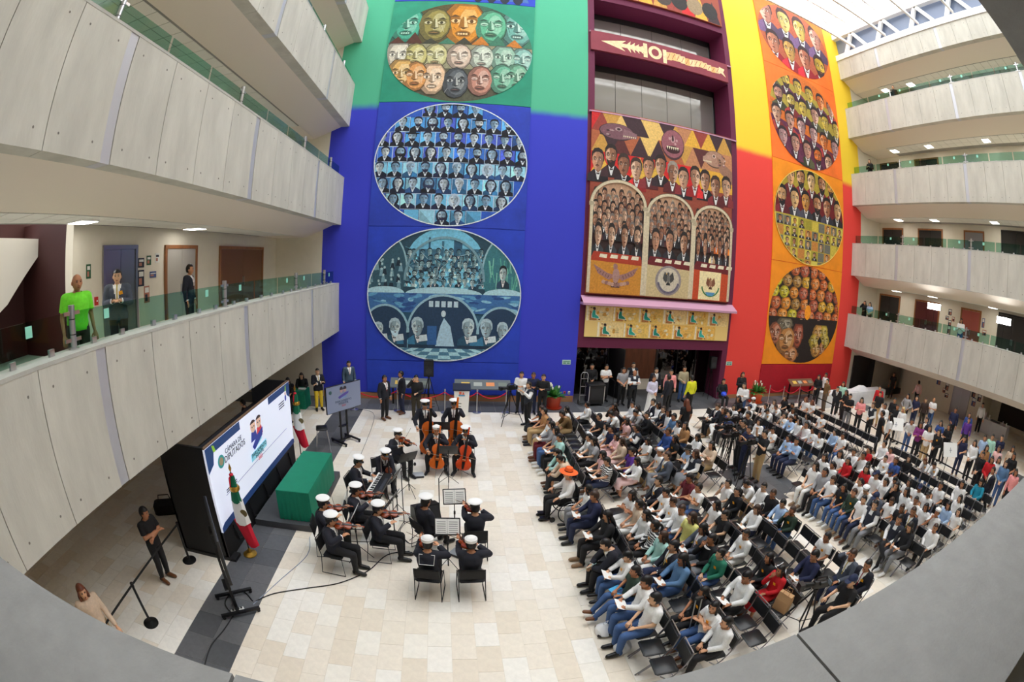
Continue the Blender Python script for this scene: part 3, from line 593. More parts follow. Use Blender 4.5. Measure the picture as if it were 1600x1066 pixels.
for s_ in (-1, 1):
    p.el(LC + s_ * 2.45, cz + .95, .85, 1.5, (58, 120, 130) if s_ > 0 else (50, 88, 104), 4, 24)
    p.arc(LC + s_ * 2.45, cz + .95, .85, 1.5, .07, (150, 190, 200), 8, 0, 180)
    for i in range(26):
        x, z = LC + s_ * 2.45 + R_.uniform(-.7, .7), cz + R_.uniform(.3, 1.7)
        if s_ < 0: p.el(x, z + .1, .05, .06, (170, 200, 205), 6, 6); p.poly([(x - .1, z - .2), (x + .1, z - .2), (x + .05, z + .06), (x - .05, z + .06)], R_.choice([(24, 44, 60), (120, 160, 175), (60, 100, 115)]), 5)
        else: p.line((x, z - .3), (x + R_.uniform(-.15, .15), z + .4), .04, R_.choice([(90, 170, 150), (40, 100, 100), (130, 200, 180)]), 5)
bust(p, LC + 2.45, cz + .35, .55, 1.0, (190, 215, 220), (16, 24, 34), (30, 50, 66), 8, 0)
p.arc(LC, cz + .6, 1.6, 1.75, .1, (120, 160, 175), 9, 0, 180, 26)
for dx, w in ((-2.5, .85), (0, 1.6), (2.5, .85)): p.el(LC + dx, cz + .05, w, .28, (176, 216, 228), 10, 20, a0=0, a1=180)
p.rect(LC - AX, LC + AX, cz - .75, cz + .06, (62, 112, 170), 10)
for i in range(70):
    x, z = LC + R_.uniform(-3.2, 3.2), cz + R_.uniform(-.7, .02); p.el(x, z, R_.uniform(.1, .35), R_.uniform(.03, .09), R_.choice([(96, 160, 200), (40, 80, 140), (140, 196, 220), (60, 110, 160)]), 11, 8, rot=R_.uniform(-.4, .4))
p.rect(LC - AX, LC + AX, cz - bz, cz - 1.9, (150, 206, 222), 10)
for dx, w, hgt in ((-2.45, .95, 1.1), (0, 1.45, 1.55), (2.45, .95, 1.1)):
    p.rect(LC + dx - w, LC + dx + w, cz - 2.25, cz - 1.9 + hgt * .3, (34, 62, 92), 12); p.el(LC + dx, cz - 1.6, w, hgt, (34, 62, 92), 12, 24, a0=0, a1=180); p.arc(LC + dx, cz - 1.6, w, hgt, .09, (150, 190, 205), 13, 0, 180, 22)
for dx, s_ in ((-2.75, .8), (-2.05, .95), (-1.05, 1.0), (1.05, 1.0), (1.85, 1.0), (2.5, .9)):
    p.rect(LC + dx - .42, LC + dx + .42, cz - 2.25, cz - 1.95, (30, 54, 78), 13); bust(p, LC + dx, cz - 2.1, .86 * s_, 1.2 * s_, (176, 206, 220), (180, 205, 215) if abs(dx) > 1 else (24, 36, 50), (40, 84, 110), 14, .1); p.poly([(LC + dx + .05, cz - 1.98), (LC + dx + .42, cz - 1.92), (LC + dx + .38, cz - 1.66), (LC + dx + .1, cz - 1.7)], (214, 230, 236), 22)
p.poly([(LC - .3, cz - 2.15), (LC + .5, cz - 2.15), (LC + .32, cz - 1.3), (LC + .05, cz - .95), (LC - .1, cz - 1.3)], (176, 210, 230), 14); p.el(LC + .02, cz - .78, .1, .14, (206, 224, 232), 15); p.poly([(LC - .65, cz - 2.1), (LC - .25, cz - 2.1), (LC - .25, cz - 1.3), (LC - .65, cz - 1.3)], (50, 100, 160), 14)
for i in range(5): p.rect(LC - .6 + i * .26, LC - .42 + i * .26, cz - .5, cz - .25, (190, 214, 226), 14)
for i in range(11):
    for k in range(4):
        f0, f1 = 1 + k * .28, 1 + (k + 1) * .28; z0, z1 = cz - 2.25 - k * .15, cz - 2.25 - (k + 1) * .15; x0 = -1.6 + i * .3
        p.poly([(LC + x0 * f0, z0), (LC + (x0 + .3) * f0, z0), (LC + (x0 + .3) * f1, z1), (LC + x0 * f1, z1)], (176, 222, 234) if (i + k) % 2 else (80, 130, 160), 13)
p.obj('painted_oval', P3); q = Paint(18.95); ring(q, LC, cz, AX, bz, L=50); q.obj('painted_rim', P3)
# piece of the next mural above
p = Paint(18.95)
for i in range(4): p.el(LC + .6 + i * .62, 19.05, .26, .5, (30, 40, 60), 2, 10); p.el(LC + .6 + i * .62, 19.3, .16, .3, (60, 70, 90), 3, 10)
p.poly([(LC - 1.8, 18.7), (LC + 3, 18.75), (LC + 2.6, 19.6), (LC - 1.4, 19.5)], (70, 110, 180), 1); p.obj('painted_scene', P0)
# ---- right-hand murals
RX0, RX1 = 15.85, 21.96; RC = (RX0 + RX1) / 2; RA = 3.0
panel('mural_panel', RX0, RX1, .2, 1.82, pdr, 'plain crimson panel at the foot of the red wall')
Q4 = panel('mural_panel', RX0, RX1, 1.82, 7.35, por, 'orange mural panel with oval of carved stone faces on black')
Q3 = panel('mural_panel', RX0, RX1, 7.35, 12.95, por, 'orange mural panel with moustached men above a yellow portrait grid')
Q2 = panel('mural_panel', RX0, RX1, 12.95, 18.95, por2, 'orange mural panel with oval of slanting rows of purple faces')
Q1 = panel('mural_panel', RX0, RX1, 18.95, 24.2, por2, 'top orange mural panel with a few very large faces')
SK = [(226, 172, 118), (206, 140, 92), (236, 190, 130), (190, 120, 80), (214, 150, 70)]
p = Paint(18.95, ellipse_clip(RC, 4.6, RA, 2.72)); p.el(RC, 4.6, RA * .995, 2.71, (40, 24, 20), 0, 64)
for r in range(5):
    for c in range(8):
        x, z = RC - 2.75 + c * .78 + (r % 2) * .2, 7.0 - r * .62; k = R_.choice([(206, 190, 40), (226, 140, 40), (196, 96, 50), (180, 130, 60)] if c < 3 else [(226, 130, 50), (214, 104, 44), (190, 90, 60), (226, 170, 40)])
        mask(p, x, z, .36, .34, k, 2 + (r + c) % 2)
p.rect(RC + .0, RC + .14, 4.5, 7.2, (30, 20, 18), 9); p.rect(RC - RA, RC + RA, 4.28, 4.42, (30, 20, 18), 9); p.el(RC + .1, 4.75, .26, .42, (250, 160, 30), 10, 14)
p.rect(RC - RA, RC + RA, 1.9, 4.3, (34, 24, 22), 8)
for dx, z, a, b, k in ((-2.4, 3.5, .5, .62, (170, 100, 70)), (-1.5, 3.15, .75, .78, (190, 130, 70)), (-.55, 3.4, .42, .66, (160, 80, 56)), (-1.0, 2.35, .62, .5, (186, 120, 70)), (-1.7, 4.0, .6, .35, (120, 110, 90))): mask(p, RC + dx, z, a, b, k, 10)
for k in range(6):
    t = k * math.pi / 3; mask(p, RC + 1.45 + .5 * math.cos(t), 3.15 + .55 * math.sin(t), .42, .46, R_.choice([(206, 150, 70), (196, 170, 60), (180, 110, 60)]), 15)
p.poly([(RC + 1.25, 3.15), (RC + 1.45, 2.85), (RC + 1.65, 3.15), (RC + 1.45, 3.45)], (24, 16, 14), 22); p.obj('painted_oval', Q4)
p = Paint(18.95, ellipse_clip(RC, 10.1, RA, 2.72)); p.el(RC, 10.1, RA * .995, 2.71, (170, 150, 50), 0, 64)
p.rect(RC - RA, RC + RA, 9.9, 11.5, (110, 24, 30), 1)
for i in range(5): bust(p, RC - 1.75 + i * .9, 11.1, 1.2, 1.75, SK[i % 5], (30, 26, 24), (100, 30, 34), 2, .3)
for i in range(6): bust(p, RC - 2.4 + i * .96, 9.85, 1.25, 1.75, SK[(i * 2) % 5], (26, 22, 24), R_.choice([(90, 24, 34), (50, 50, 60), (30, 24, 26)]), 10, .4)
p.rect(RC - RA, RC + RA, 7.2, 9.95, (186, 166, 60), 19)
for r in range(5):
    for c in range(10):
        x, z = RC - RA + .15 + c * .58, 9.35 - r * .56; k = R_.choice([(206, 186, 70), (160, 150, 50), (196, 130, 60), (110, 110, 100), (214, 200, 90)]); p.rect(x, x + .54, z, z + .52, k, 20)
        if R_.random() < .72: bust(p, x + .27, z, .46, .5, R_.choice(SK), (50, 40, 34), R_.choice([(40, 34, 34), (70, 60, 54), (110, 90, 50)]), 21, .2)
p.obj('painted_oval', Q3); q = Paint(18.95); ring(q, RC, 10.1, RA, 2.72, (250, 220, 110), .04, 32); q.obj('painted_rim', Q3)
p = Paint(18.95, ellipse_clip(RC, 15.9, RA, 2.95)); p.el(RC, 15.9, RA * .995, 2.93, (210, 110, 40), 0, 64)
p.poly([(RC - 3, 18.5), (RC + 3, 17.2), (RC + 3, 15.2), (RC - 3, 16.7)], (170, 150, 60), 1); p.poly([(RC - 3, 15.6), (RC + 3, 14.3), (RC + 3, 12.5), (RC - 3, 12.5)], (96, 40, 70), 1)
for r in range(4):
    for i in range(6):
        x = RC - 2.5 + i * .98 + (r % 2) * .3; z = 17.3 - r * 1.32 - i * .17; yl = r < 2
        bust(p, x, z, 1.25, 1.7, (216, 186, 80) if yl and R_.random() < .6 else R_.choice([(216, 160, 130), (206, 150, 130), (230, 120, 50), (196, 150, 150)]), (50, 36, 40), R_.choice([(70, 30, 50), (120, 40, 40), (60, 60, 40)]), 2 + r * 9, .2)
p.obj('painted_oval', Q2)
p = Paint(18.95, ellipse_clip(RC, 21.6, RA, 2.6)); p.el(RC, 21.6, RA * .995, 2.58, (176, 90, 60), 0, 64)
for i in range(4): bust(p, RC - 2.2 + i * 1.42, 21.2 - i * .1, 1.9, 2.9, [(206, 140, 120), (232, 206, 120), (230, 196, 90), (216, 150, 130)][i], (70, 44, 44), (80, 60, 90), 2, .1)
for i in range(4): bust(p, RC - 2.0 + i * 1.3, 19.1 - i * .1, 1.75, 2.6, [(216, 140, 110), (222, 170, 90), (206, 120, 90), (220, 180, 60)][i], (56, 36, 40), (150, 30, 40), 11, .1)
p.obj('painted_oval', Q1)
# ---- central mural: coloured triangles, statesmen, three arches, coats of arms
cm_ = mat('mural_ground', (150, 70, 50), .7)
CX0, CX1, CZ0, CZ1 = 5.56, 13.0, 4.86, 13.26
CMu = panel('mural_panel', CX0, CX1, CZ0, CZ1, cm_, 'large central mural of suited men under three painted arches', 18.9)
p = Paint(18.9); p.rect(CX0 + .02, CX1 - .02, CZ0 + .03, CZ1 - .03, (150, 70, 52), 0); U = lambda u: CX0 + u * (CX1 - CX0); V = lambda v: CZ0 + v * (CZ1 - CZ0)
tri = [(150, 60, 50), (200, 150, 70), (90, 40, 40), (230, 190, 110), (176, 96, 60), (206, 30, 34), (60, 36, 44), (224, 170, 60), (190, 130, 90)]
for r in range(3):
    for i in range(8):
        a, b = i / 8, (i + 1) / 8; v0, v1 = .64 + r * .12, .76 + r * .12; v1 = min(v1, .995)
        c1 = R_.choice(tri[:7] if i < 4 else tri); c2 = R_.choice(tri)
        if r == 0 and i < 6: c1, c2 = R_.choice([(206, 30, 34), (220, 44, 36), (226, 180, 70)]), R_.choice([(214, 34, 34), (200, 60, 40)])
        p.poly([(U(a), V(v0)), (U(b), V(v0)), (U((a + b) / 2), V(v1))], c1, 1); p.poly([(U((a + b) / 2), V(v1)), (U(b), V(v0)), (U(b + .0625 if b < .95 else 1), V(v1))], c2, 1); p.poly([(U(max(0, a - .0625)), V(v1)), (U(a), V(v0)), (U((a + b) / 2), V(v1))], c2, 2 if i % 2 else 1)
# three carved animal heads
def beast(cx, cz, w, h, col, snout):
    d = shade(col, .5); l = mixc(col, (240, 220, 210), .45); p.el(cx, cz, w, h, d, 3, 18); p.el(cx, cz + h * .05, w * .94, h * .9, col, 4, 18)
    p.poly([(cx + snout * w * .3, cz - h * .75), (cx + snout * w * 1.15, cz - h * .45), (cx + snout * w * 1.15, cz + h * .1), (cx + snout * w * .4, cz + h * .5)], mixc(col, l, .3), 5)
    p.el(cx + snout * w * .1, cz + h * .35, w * .2, h * .24, l, 6); p.el(cx + snout * w * .1, cz + h * .35, w * .1, h * .15, d, 7)
    for k in range(7): p.poly([(cx + snout * w * (.35 + k * .11), cz - h * .3), (cx + snout * w * (.44 + k * .11), cz - h * .3), (cx + snout * w * (.4 + k * .11), cz - h * .5)], (236, 226, 190), 7)
    for k in range(9): p.el(cx - snout * w * .6 + R_.uniform(-.3, .4) * w, cz + R_.uniform(-.6, .6) * h, w * .1, h * .1, R_.choice([d, l, (140, 90, 100)]), 6, 7)
beast(U(.16), V(.885), .85, .42, (120, 80, 90), 1); beast(U(.54), V(.87), .62, .78, (150, 90, 100), 0); beast(U(.86), V(.835), .62, .45, (170, 130, 110), -1)
p.el(U(.54), V(.84), .38, .2, (60, 24, 30), 8); [p.poly([(U(.54) - .33 + k * .11, V(.84) + .14), (U(.54) - .24 + k * .11, V(.84) + .14), (U(.54) - .285 + k * .11, V(.84) - .02)], (240, 230, 200), 9) for k in range(6)]
p.poly([(U(.87), V(.86)), (U(1), V(.78)), (U(1), V(.70)), (U(.9), V(.76))], (150, 110, 90), 5)
mn = [(206, 150, 118), (186, 130, 98), (168, 112, 84), (216, 168, 136)]
for i in range(12):
    v = .60 + .015 * math.sin(i * 1.7) - (i / 12) * .03 + (.02 if i in (1, 5, 6) else 0); bust(p, U(.045 + i * .082), V(v) - .08, .98, 1.62, mn[i % 4], R_.choice([(40, 28, 26), (60, 44, 38), (150, 140, 130)]), R_.choice([(34, 22, 28), (44, 26, 30), (150, 30, 32) if i in (2, 3, 8) else (30, 24, 30), (90, 30, 34)]), 9, .22, long=.1)
stone = (214, 200, 170); dks = (110, 96, 76)
for a0, a1, top in ((.015, .345, .60), (.375, .68, .565), (.705, .985, .54)):
    x0, x1 = U(a0), U(a1); cx, w = (x0 + x1) / 2, (x1 - x0) / 2; zt = V(top) - w * .85
    p.rect(x0, x1, V(.2), zt, (56, 36, 34), 18); p.el(cx, zt, w, w * .85, (190, 150, 120), 18, 26, a0=0, a1=180)
    for k in range(5): p.poly([(cx - w * .8 + k * w * .35, zt), (cx - w * .3 + k * w * .3, zt), (cx - w * .55 + k * w * .32, zt + w * .75 - abs(k - 2) * .2)], R_.choice([(214, 180, 150), (200, 120, 70), (170, 190, 170), (150, 60, 60), (226, 200, 170)]), 19)
    rows = 6
    for r in range(rows):
        n = 6; hh = .98
        for i in range(n):
            x = x0 + (i + .5 + (.35 if r % 2 else -.05)) * (2 * w / (n + .3)); z = zt + .35 - r * (zt - V(.275)) / rows - .55
            bust(p, x, z, 2 * w / n * 1.02, hh, R_.choice(mn), R_.choice([(36, 26, 24), (50, 40, 36), (120, 110, 104)]), R_.choice([(34, 30, 36), (44, 36, 40), (60, 30, 30), (28, 26, 30)] + ([(206, 100, 40), (196, 150, 110)] if R_.random() < .12 else [])), 20 + r * 7 - (0 if r % 2 else 0), .2)
    nf = 4 if a0 < .3 else (3 if a0 < .6 else 5)
    for i in range(nf): bust(p, x0 + (i + .5) * 2 * w / nf, V(.2), 2 * w / nf * .95, 1.55, R_.choice(mn), (44, 36, 34), R_.choice([(40, 44, 48), (34, 32, 38)]) if not (nf == 5 and i == 2) else (196, 160, 120), 64, .3)
    p.poly([(x0, V(.178)), (x1, V(.165)), (x1 - .1, V(.215)), (x0 + .15, V(.225))], (176, 60, 36) if a0 < .3 else (110, 30, 36), 74)
    for i in range(4): p.poly([(x0 + .4 + i * .5, V(.195)), (x0 + .75 + i * .5, V(.193)), (x0 + .78 + i * .5, V(.212)), (x0 + .46 + i * .5, V(.213))], (236, 226, 200), 75)
    p.arc(cx, zt, w - .02, w * .85 - .02, .13, stone, 76, 0, 180, 26); p.arc(cx, zt, w + .1, w * .85 + .1, .03, dks, 76, 0, 180, 26)
    for xx in (x0 - .1, x1 - .02):
        p.rect(xx, xx + .14, V(.01), zt, stone, 77); p.rect(xx - .05, xx + .19, zt - .12, zt + .06, mixc(stone, dks, .3), 78)
    p.rect(x0, x1, V(.008), V(.178), (206, 140, 50) if a0 < .3 else ((206, 186, 140) if a0 < .6 else (196, 74, 36)), 73)
# coats of arms: eagle with spread wings over a cactus; eagle in a ring; eagle over a wreath
def eagle(cx, cz, s_, col, L, wings=1):
    d = shade(col, .6)
    for sg in (-1, 1):
        if wings: p.poly([(cx, cz), (cx + sg * s_ * .4, cz + s_ * .1), (cx + sg * s_, cz + s_ * .42), (cx + sg * s_ * .8, cz + s_ * .05), (cx + sg * s_ * .3, cz - s_ * .2)], col, L); [p.line((cx + sg * s_ * (.3 + .12 * k), cz + s_ * (.02 + .05 * k)), (cx + sg * s_ * (.36 + .12 * k), cz - s_ * (.12 - .06 * k)), .025, d, L + 1) for k in range(5)]
        else: p.poly([(cx, cz + s_ * .1), (cx + sg * s_ * .35, cz + s_ * .55), (cx + sg * s_ * .5, cz), (cx + sg * s_ * .2, cz - s_ * .35)], col, L); [p.line((cx + sg * s_ * (.15 + .08 * k), cz + s_ * .35), (cx + sg * s_ * (.18 + .08 * k), cz - s_ * .2), .02, d, L + 1) for k in range(4)]
    p.el(cx, cz, s_ * .16, s_ * .32, mixc(col, (255, 240, 220), .15), L + 2); p.el(cx - s_ * .05, cz + s_ * .38, s_ * .11, s_ * .12, col, L + 3); p.poly([(cx - s_ * .13, cz + s_ * .42), (cx - s_ * .27, cz + s_ * .34), (cx - s_ * .13, cz + s_ * .34)], (220, 180, 70), L + 4)
    p.poly([(cx - s_ * .12, cz - s_ * .28), (cx + s_ * .12, cz - s_ * .28), (cx + s_ * .2, cz - s_ * .5), (cx - s_ * .2, cz - s_ * .5)], d, L)
eagle(U(.18), V(.105), 1.05, (160, 116, 110), 80)
for k in range(9): p.el(U(.18) + (k - 4) * .14, V(.055) - abs(k - 4) * -.03, .1, .09, R_.choice([(150, 110, 104), (190, 150, 130)]), 86, 8)
p.el(U(.53), V(.1), .68, .68, (150, 140, 140), 79, 28); p.el(U(.53), V(.1), .56, .58, (206, 196, 176), 80, 28); eagle(U(.53), V(.11), .6, (84, 84, 82), 81, 0); p.arc(U(.53), V(.1), .48, .5, .1, (110, 104, 120), 85, 190, 350)
p.rect(U(.755), U(.925), V(.012), V(.172), (244, 228, 176), 79); eagle(U(.845), V(.105), .55, (150, 96, 70), 81, 0); p.arc(U(.845), V(.09), .46, .44, .07, (70, 130, 80), 86, 185, 355); p.poly([(U(.845) - .3, V(.055)), (U(.845) + .3, V(.055)), (U(.845) + .15, V(.035)), (U(.845) - .15, V(.035))], (90, 150, 190), 87)
p.obj('painted_scene', CMu)
# frieze of seated figures (two rows of painted tiles)
yel = mat('frieze_ground', (248, 214, 136), .7)
Fz = panel('mural_panel', 5.66, 13.22, 2.98, 4.38, yel, 'yellow frieze of small seated figures in turquoise robes', 18.93)
for i in range(11):
    r = 0 if i < 6 else 1; n = i if r == 0 else i - 6; x0 = 5.68 + n * 1.25 + (0 if r == 0 else .55); x1 = min(x0 + 1.22, 13.2); z0, z1 = (3.70, 4.36) if r == 0 else (3.0, 3.67)
    p = Paint(18.93); p.rect(x0, x1, z0, z1, R_.choice([(246, 206, 110), (250, 222, 156), (244, 196, 100)]), 0)
    for k in range(7): p.el(R_.uniform(x0 + .15, x1 - .15), R_.uniform(z0 + .12, z1 - .12), R_.uniform(.06, .14), R_.uniform(.04, .1), R_.choice([(250, 236, 200), (244, 214, 150), (232, 170, 70)]), 1, 9, rot=R_.uniform(0, 3))
    p.rect(x0 + .02, x0 + .1, z0 + .02, z1 - .02, (252, 240, 214), 2); p.poly([(x0 + .16, z0 + .03), (x0 + .5, z0 + .03), (x0 + .5, z0 + .12), (x0 + .27, z0 + .14), (x0 + .27, z0 + .4), (x0 + .16, z0 + .45)], (196, 128, 70), 3)
    p.poly([(x0 + .25, z0 + .14), (x0 + .62, z0 + .1), (x0 + .6, z0 + .2), (x0 + .45, z0 + .3), (x0 + .42, z0 + .48), (x0 + .3, z0 + .48), (x0 + .24, z0 + .3)], (240, 244, 236), 4); p.poly([(x0 + .29, z0 + .15), (x0 + .6, z0 + .12), (x0 + .57, z0 + .2), (x0 + .43, z0 + .29), (x0 + .41, z0 + .47), (x0 + .31, z0 + .47), (x0 + .27, z0 + .3)], R_.choice([(40, 170, 150), (60, 186, 170), (30, 140, 120)]), 5)
    p.el(x0 + .37, z0 + .535, .06, .07, (120, 70, 50), 6, 9); p.el(x0 + .355, z0 + .565, .065, .05, (50, 34, 30), 7, 9); p.el(x0 + .62, z0 + .07, .05, .025, (120, 70, 50), 6, 8); p.el(x0 + .22, z0 + .58, .05, .03, R_.choice([(110, 150, 120), (250, 240, 226), (150, 110, 80)]), 6, 7)
    for k in range(3): p.line((x0 + .72, z0 + .38 - k * .07), (x0 + .72 + R_.uniform(.15, .34), z0 + .38 - k * .07), .012, (150, 130, 90), 3)
    p.obj('painted_tile', Fz)
# arrow frieze between the two window bands
Af = panel('mural_panel', 5.5, 13.05, 16.46, 17.62, mat('frieze_maroon', (140, 56, 70), .7, noise=(2, .1)), 'maroon frieze with a long cream feathered arrow between the window bands', 18.86)
p = Paint(18.86); cr = (244, 214, 170); zc = 17.04
p.poly([(6.0, zc + .02), (7.25, zc + .3), (7.05, zc + .1), (8.2, zc + .16), (8.2, zc - .16), (7.0, zc - .12), (7.2, zc - .34)], cr, 1)
for k in range(4): p.poly([(7.3 + k * .22, zc + .12), (7.5 + k * .22, zc + .34 - k * .03), (7.46 + k * .22, zc + .12)], cr, 2); p.poly([(7.3 + k * .22, zc - .12), (7.5 + k * .22, zc - .36 + k * .03), (7.46 + k * .22, zc - .12)], cr, 2)
p.rect(8.15, 8.36, zc - .42, zc + .42, cr, 2); p.arc(8.78, zc, .2, .22, .17, cr, 3, 0, 360, 20); p.rect(9.2, 9.4, zc - .5, zc + .32, cr, 2)
for k in range(12):
    x = 9.4 + k * .26; zz = zc + .05 * math.sin(k * 1.1); h = .25 - .006 * k; p.poly([(x, zz - h), (x + .27, zz - h + .02), (x + .27, zz + h), (x, zz + h - .03)], mixc(cr, (226, 160, 80), R_.random() * .7), 2); p.line((x + .05, zz - h * .7), (x + .2, zz + h * .7), .03, (170, 90, 70), 3)
p.poly([(12.5, zc + .25), (12.85, zc + .18), (12.75, zc - .02), (12.9, zc - .3), (12.6, zc - .12), (12.45, zc - .2)], cr, 3); p.obj('painted_arrow', Af)
UM = panel('mural_panel', 5.5, 13.05, 20.15, 24.2, cm_, 'bottom of a brown mural at the top edge of the central bay', 18.86)
p = Paint(18.86)
for k in range(9): p.poly([(5.6 + k * .82, 20.2), (6.4 + k * .82, 20.2), (6.0 + k * .82, 21.3 + R_.random())], R_.choice(tri), 1)
for k in range(4): p.el(9.5 + k * .95, 21.0, .5, .62, R_.choice([(70, 60, 54), (150, 130, 100), (40, 36, 36)]), 3, 14)
p.obj('painted_scene', UM)
# ================================================================ PEOPLE
# A figure is one continuous body grown from a posed skeleton; garments are shells lifted off that body; local frame: +y forward, +x the figure's right... z up.
SKINS = [mat('skin_%d' % i, c, .55, spec=.3) for i, c in enumerate(((222, 168, 132), (206, 150, 114), (190, 132, 98), (230, 184, 150)))]
eyem = mat('eye_dark', (26, 18, 16), .3); lipm = mat('lips', (160, 84, 74), .5)
HAIRS = {'k': mat('hair_black', (22, 18, 18), .45, noise=(40, .3), stretch=(1, 1, .2)), 'b': mat('hair_brown', (58, 38, 28), .45, noise=(40, .3), stretch=(1, 1, .2)), 'r': mat('hair_auburn', (112, 58, 36), .45, noise=(40, .3), stretch=(1, 1, .2)), 'g': mat('hair_grey', (120, 116, 112), .5), 'y': mat('hair_blond', (214, 186, 130), .5)}
def V3(*a): return Vector(a)
def arm(J, s, el, wr): J['el%d' % s] = V3(*el); J['wr%d' % s] = V3(*wr)
def seated(arms='h', legs='n', yaw=0, pitch=0, lean=0.):
    J = dict(seat=True, yaw=math.radians(yaw), pitch=math.radians(pitch))
    J['pel'] = V3(0, -.02, .56); J['che'] = V3(0, -.07 + lean * .22, .86 - lean * .05); J['nec'] = V3(0, -.05 + lean * .42, 1.07 - lean * .12); J['head'] = V3(0, -.01 + lean * .55, 1.215 - lean * .17)
    off = J['nec'] - V3(0, -.05, 1.07)
    for s in (-1, 1):
        J['sh%d' % s] = V3(s * .175, -.06, 1.01) + off * .9; J['hip%d' % s] = V3(s * .095, 0, .545); J['kn%d' % s] = V3(s * .12, .43, .52); J['an%d' % s] = V3(s * .11, .43, .10); J['toe%d' % s] = V3(s * .12, .62, .045)
        if legs == 'o': J['kn%d' % s] = V3(s * .13, .42, .5); J['an%d' % s] = V3(s * .10, .68, .11); J['toe%d' % s] = V3(s * .12, .84, .11)
        if legs == 'w': J['kn%d' % s] = V3(s * .27, .38, .52); J['an%d' % s] = V3(s * .26, .4, .10); J['toe%d' % s] = V3(s * .33, .56, .045)
        if arms in 'hlo': arm(J, s, (s * .235, .0, .80), (s * .10, .24, .67))
        if arms == 'p': arm(J, s, (s * .24, .06, .82), (s * .12, .29, .75))
        if arms == 'x': arm(J, s, (s * .23, .06, .82), (-s * .10, .17, .86 + .02 * s))
        if arms == 'f': arm(J, s, (s * .18, .34, .66), (s * .05, .46, .62))
        if arms == 'k': arm(J, s, (s * .25, .04, .82), (s * .17, .34, .80))
        if arms == 'w': arm(J, s, (s * .27, .02, .82), (s * .27, .24, .72))
    if arms == 'c': arm(J, 1, (.20, .16, .80), (.07, .14, 1.04)); arm(J, -1, (-.23, .02, .80), (-.06, .24, .68))
    if arms == 'v': arm(J, -1, (-.20, .20, .92), (-.19, .40, 1.02)); arm(J, 1, (.34, .10, .90), (.16, .28, .98))        # violin
    if arms == 'u': arm(J, -1, (-.30, .16, .86), (-.06, .20, 1.0)); arm(J, 1, (.34, .14, .82), (.26, .36, .72))        # cello
    if arms == 'e': arm(J, 1, (.22, .12, 1.1), (.11, .06, 1.2)); arm(J, -1, (-.24, .02, .8), (-.1, .24, .68))
    if legs == 'l': J['kn1'] = V3(.03, .44, .63); J['an1'] = V3(-.22, .52, .42); J['toe1'] = V3(-.27, .66, .36)
    return J
def standing(arms='d', legs='n', yaw=0, pitch=0, lean=0.):
    J = dict(seat=False, yaw=math.radians(yaw), pitch=math.radians(pitch))
    J['pel'] = V3(0, -lean * .1, .96); J['che'] = V3(0, lean * .25, 1.27 - lean * .05); J['nec'] = V3(0, .0 + lean * .5, 1.47 - lean * .12); J['head'] = V3(0, .035 + lean * .66, 1.615 - lean * .18)
    off = J['nec'] - V3(0, 0, 1.47)
    for s in (-1, 1):
        J['sh%d' % s] = V3(s * .185, -.01, 1.41) + off * .9; J['hip%d' % s] = V3(s * .09, 0, .93); J['kn%d' % s] = V3(s * .10, .02, .50); J['an%d' % s] = V3(s * .11, -.03, .10); J['toe%d' % s] = V3(s * .14, .16, .045)
        if legs == 'w': f = s * .17; J['kn%d' % s] = V3(s * .09, .05 + f * .7, .51); J['an%d' % s] = V3(s * .09, f - (.1 if f < 0 else 0), .11 + (.05 if f < 0 else 0)); J['toe%d' % s] = V3(s * .10, f + .16 - (.08 if f < 0 else 0), .05)
        if legs == 'a': J['kn%d' % s] = V3(s * .16, .02, .5); J['an%d' % s] = V3(s * .21, -.03, .10); J['toe%d' % s] = V3(s * .26, .15, .045)
        if arms == 'd': arm(J, s, (s * .25, -.03, 1.13), (s * .26, .06, .88))
        if arms == 'x': arm(J, s, (s * .245, .08, 1.17), (-s * .10, .20, 1.19 + .03 * s))
        if arms == 'f': arm(J, s, (s * .25, -.01, 1.13), (s * .05, .20, 1.02))
        if arms == 'p': arm(J, s, (s * .25, .03, 1.14), (s * .07, .27, 1.20))
        if arms == 'b': arm(J, s, (s * .25, -.10, 1.13), (s * .06, -.17, .95))
        if arms == 'i': arm(J, s, (s * .36, -.06, 1.17), (s * .20, .04, 1.02))
        if arms == 'w': arm(J, s, (s * .25, -.03 - s * .06, 1.13), (s * .25, .1 - s * .16, .9))
        if arms == 'k': arm(J, s, (s * .26, .12, 1.22), (s * .13, .30, 1.40))
        if arms == 'v': arm(J, s, (s * .25, -.02, 1.14), (s * .12, .26, .92))
    if arms == 'e': arm(J, 1, (.30, .10, 1.33), (.12, .06, 1.58)); arm(J, -1, (-.25, .02, 1.14), (-.06, .26, 1.12))
    if arms == 'r': arm(J, 1, (.26, .14, 1.50), (.16, .26, 1.72)); arm(J, -1, (-.26, .14, 1.2), (-.14, .3, 1.34))
    if arms == 's': arm(J, -1, (-.30, .14, 1.30), (-.12, .27, 1.50)); arm(J, 1, (.33, .12, 1.16), (.30, .34, 1.02))       # double bass
    if arms == 'o': arm(J, 1, (.25, .02, 1.13), (.10, .25, 1.06)); arm(J, -1, (-.25, -.03, 1.13), (-.26, .05, .88))
    return J
def head_matrix(J): return Matrix.Translation(J['head']) @ Matrix.Rotation(J['yaw'], 4, 'Z') @ Matrix.Rotation(J['pitch'], 4, 'X') @ Matrix.Scale(1.07, 4)
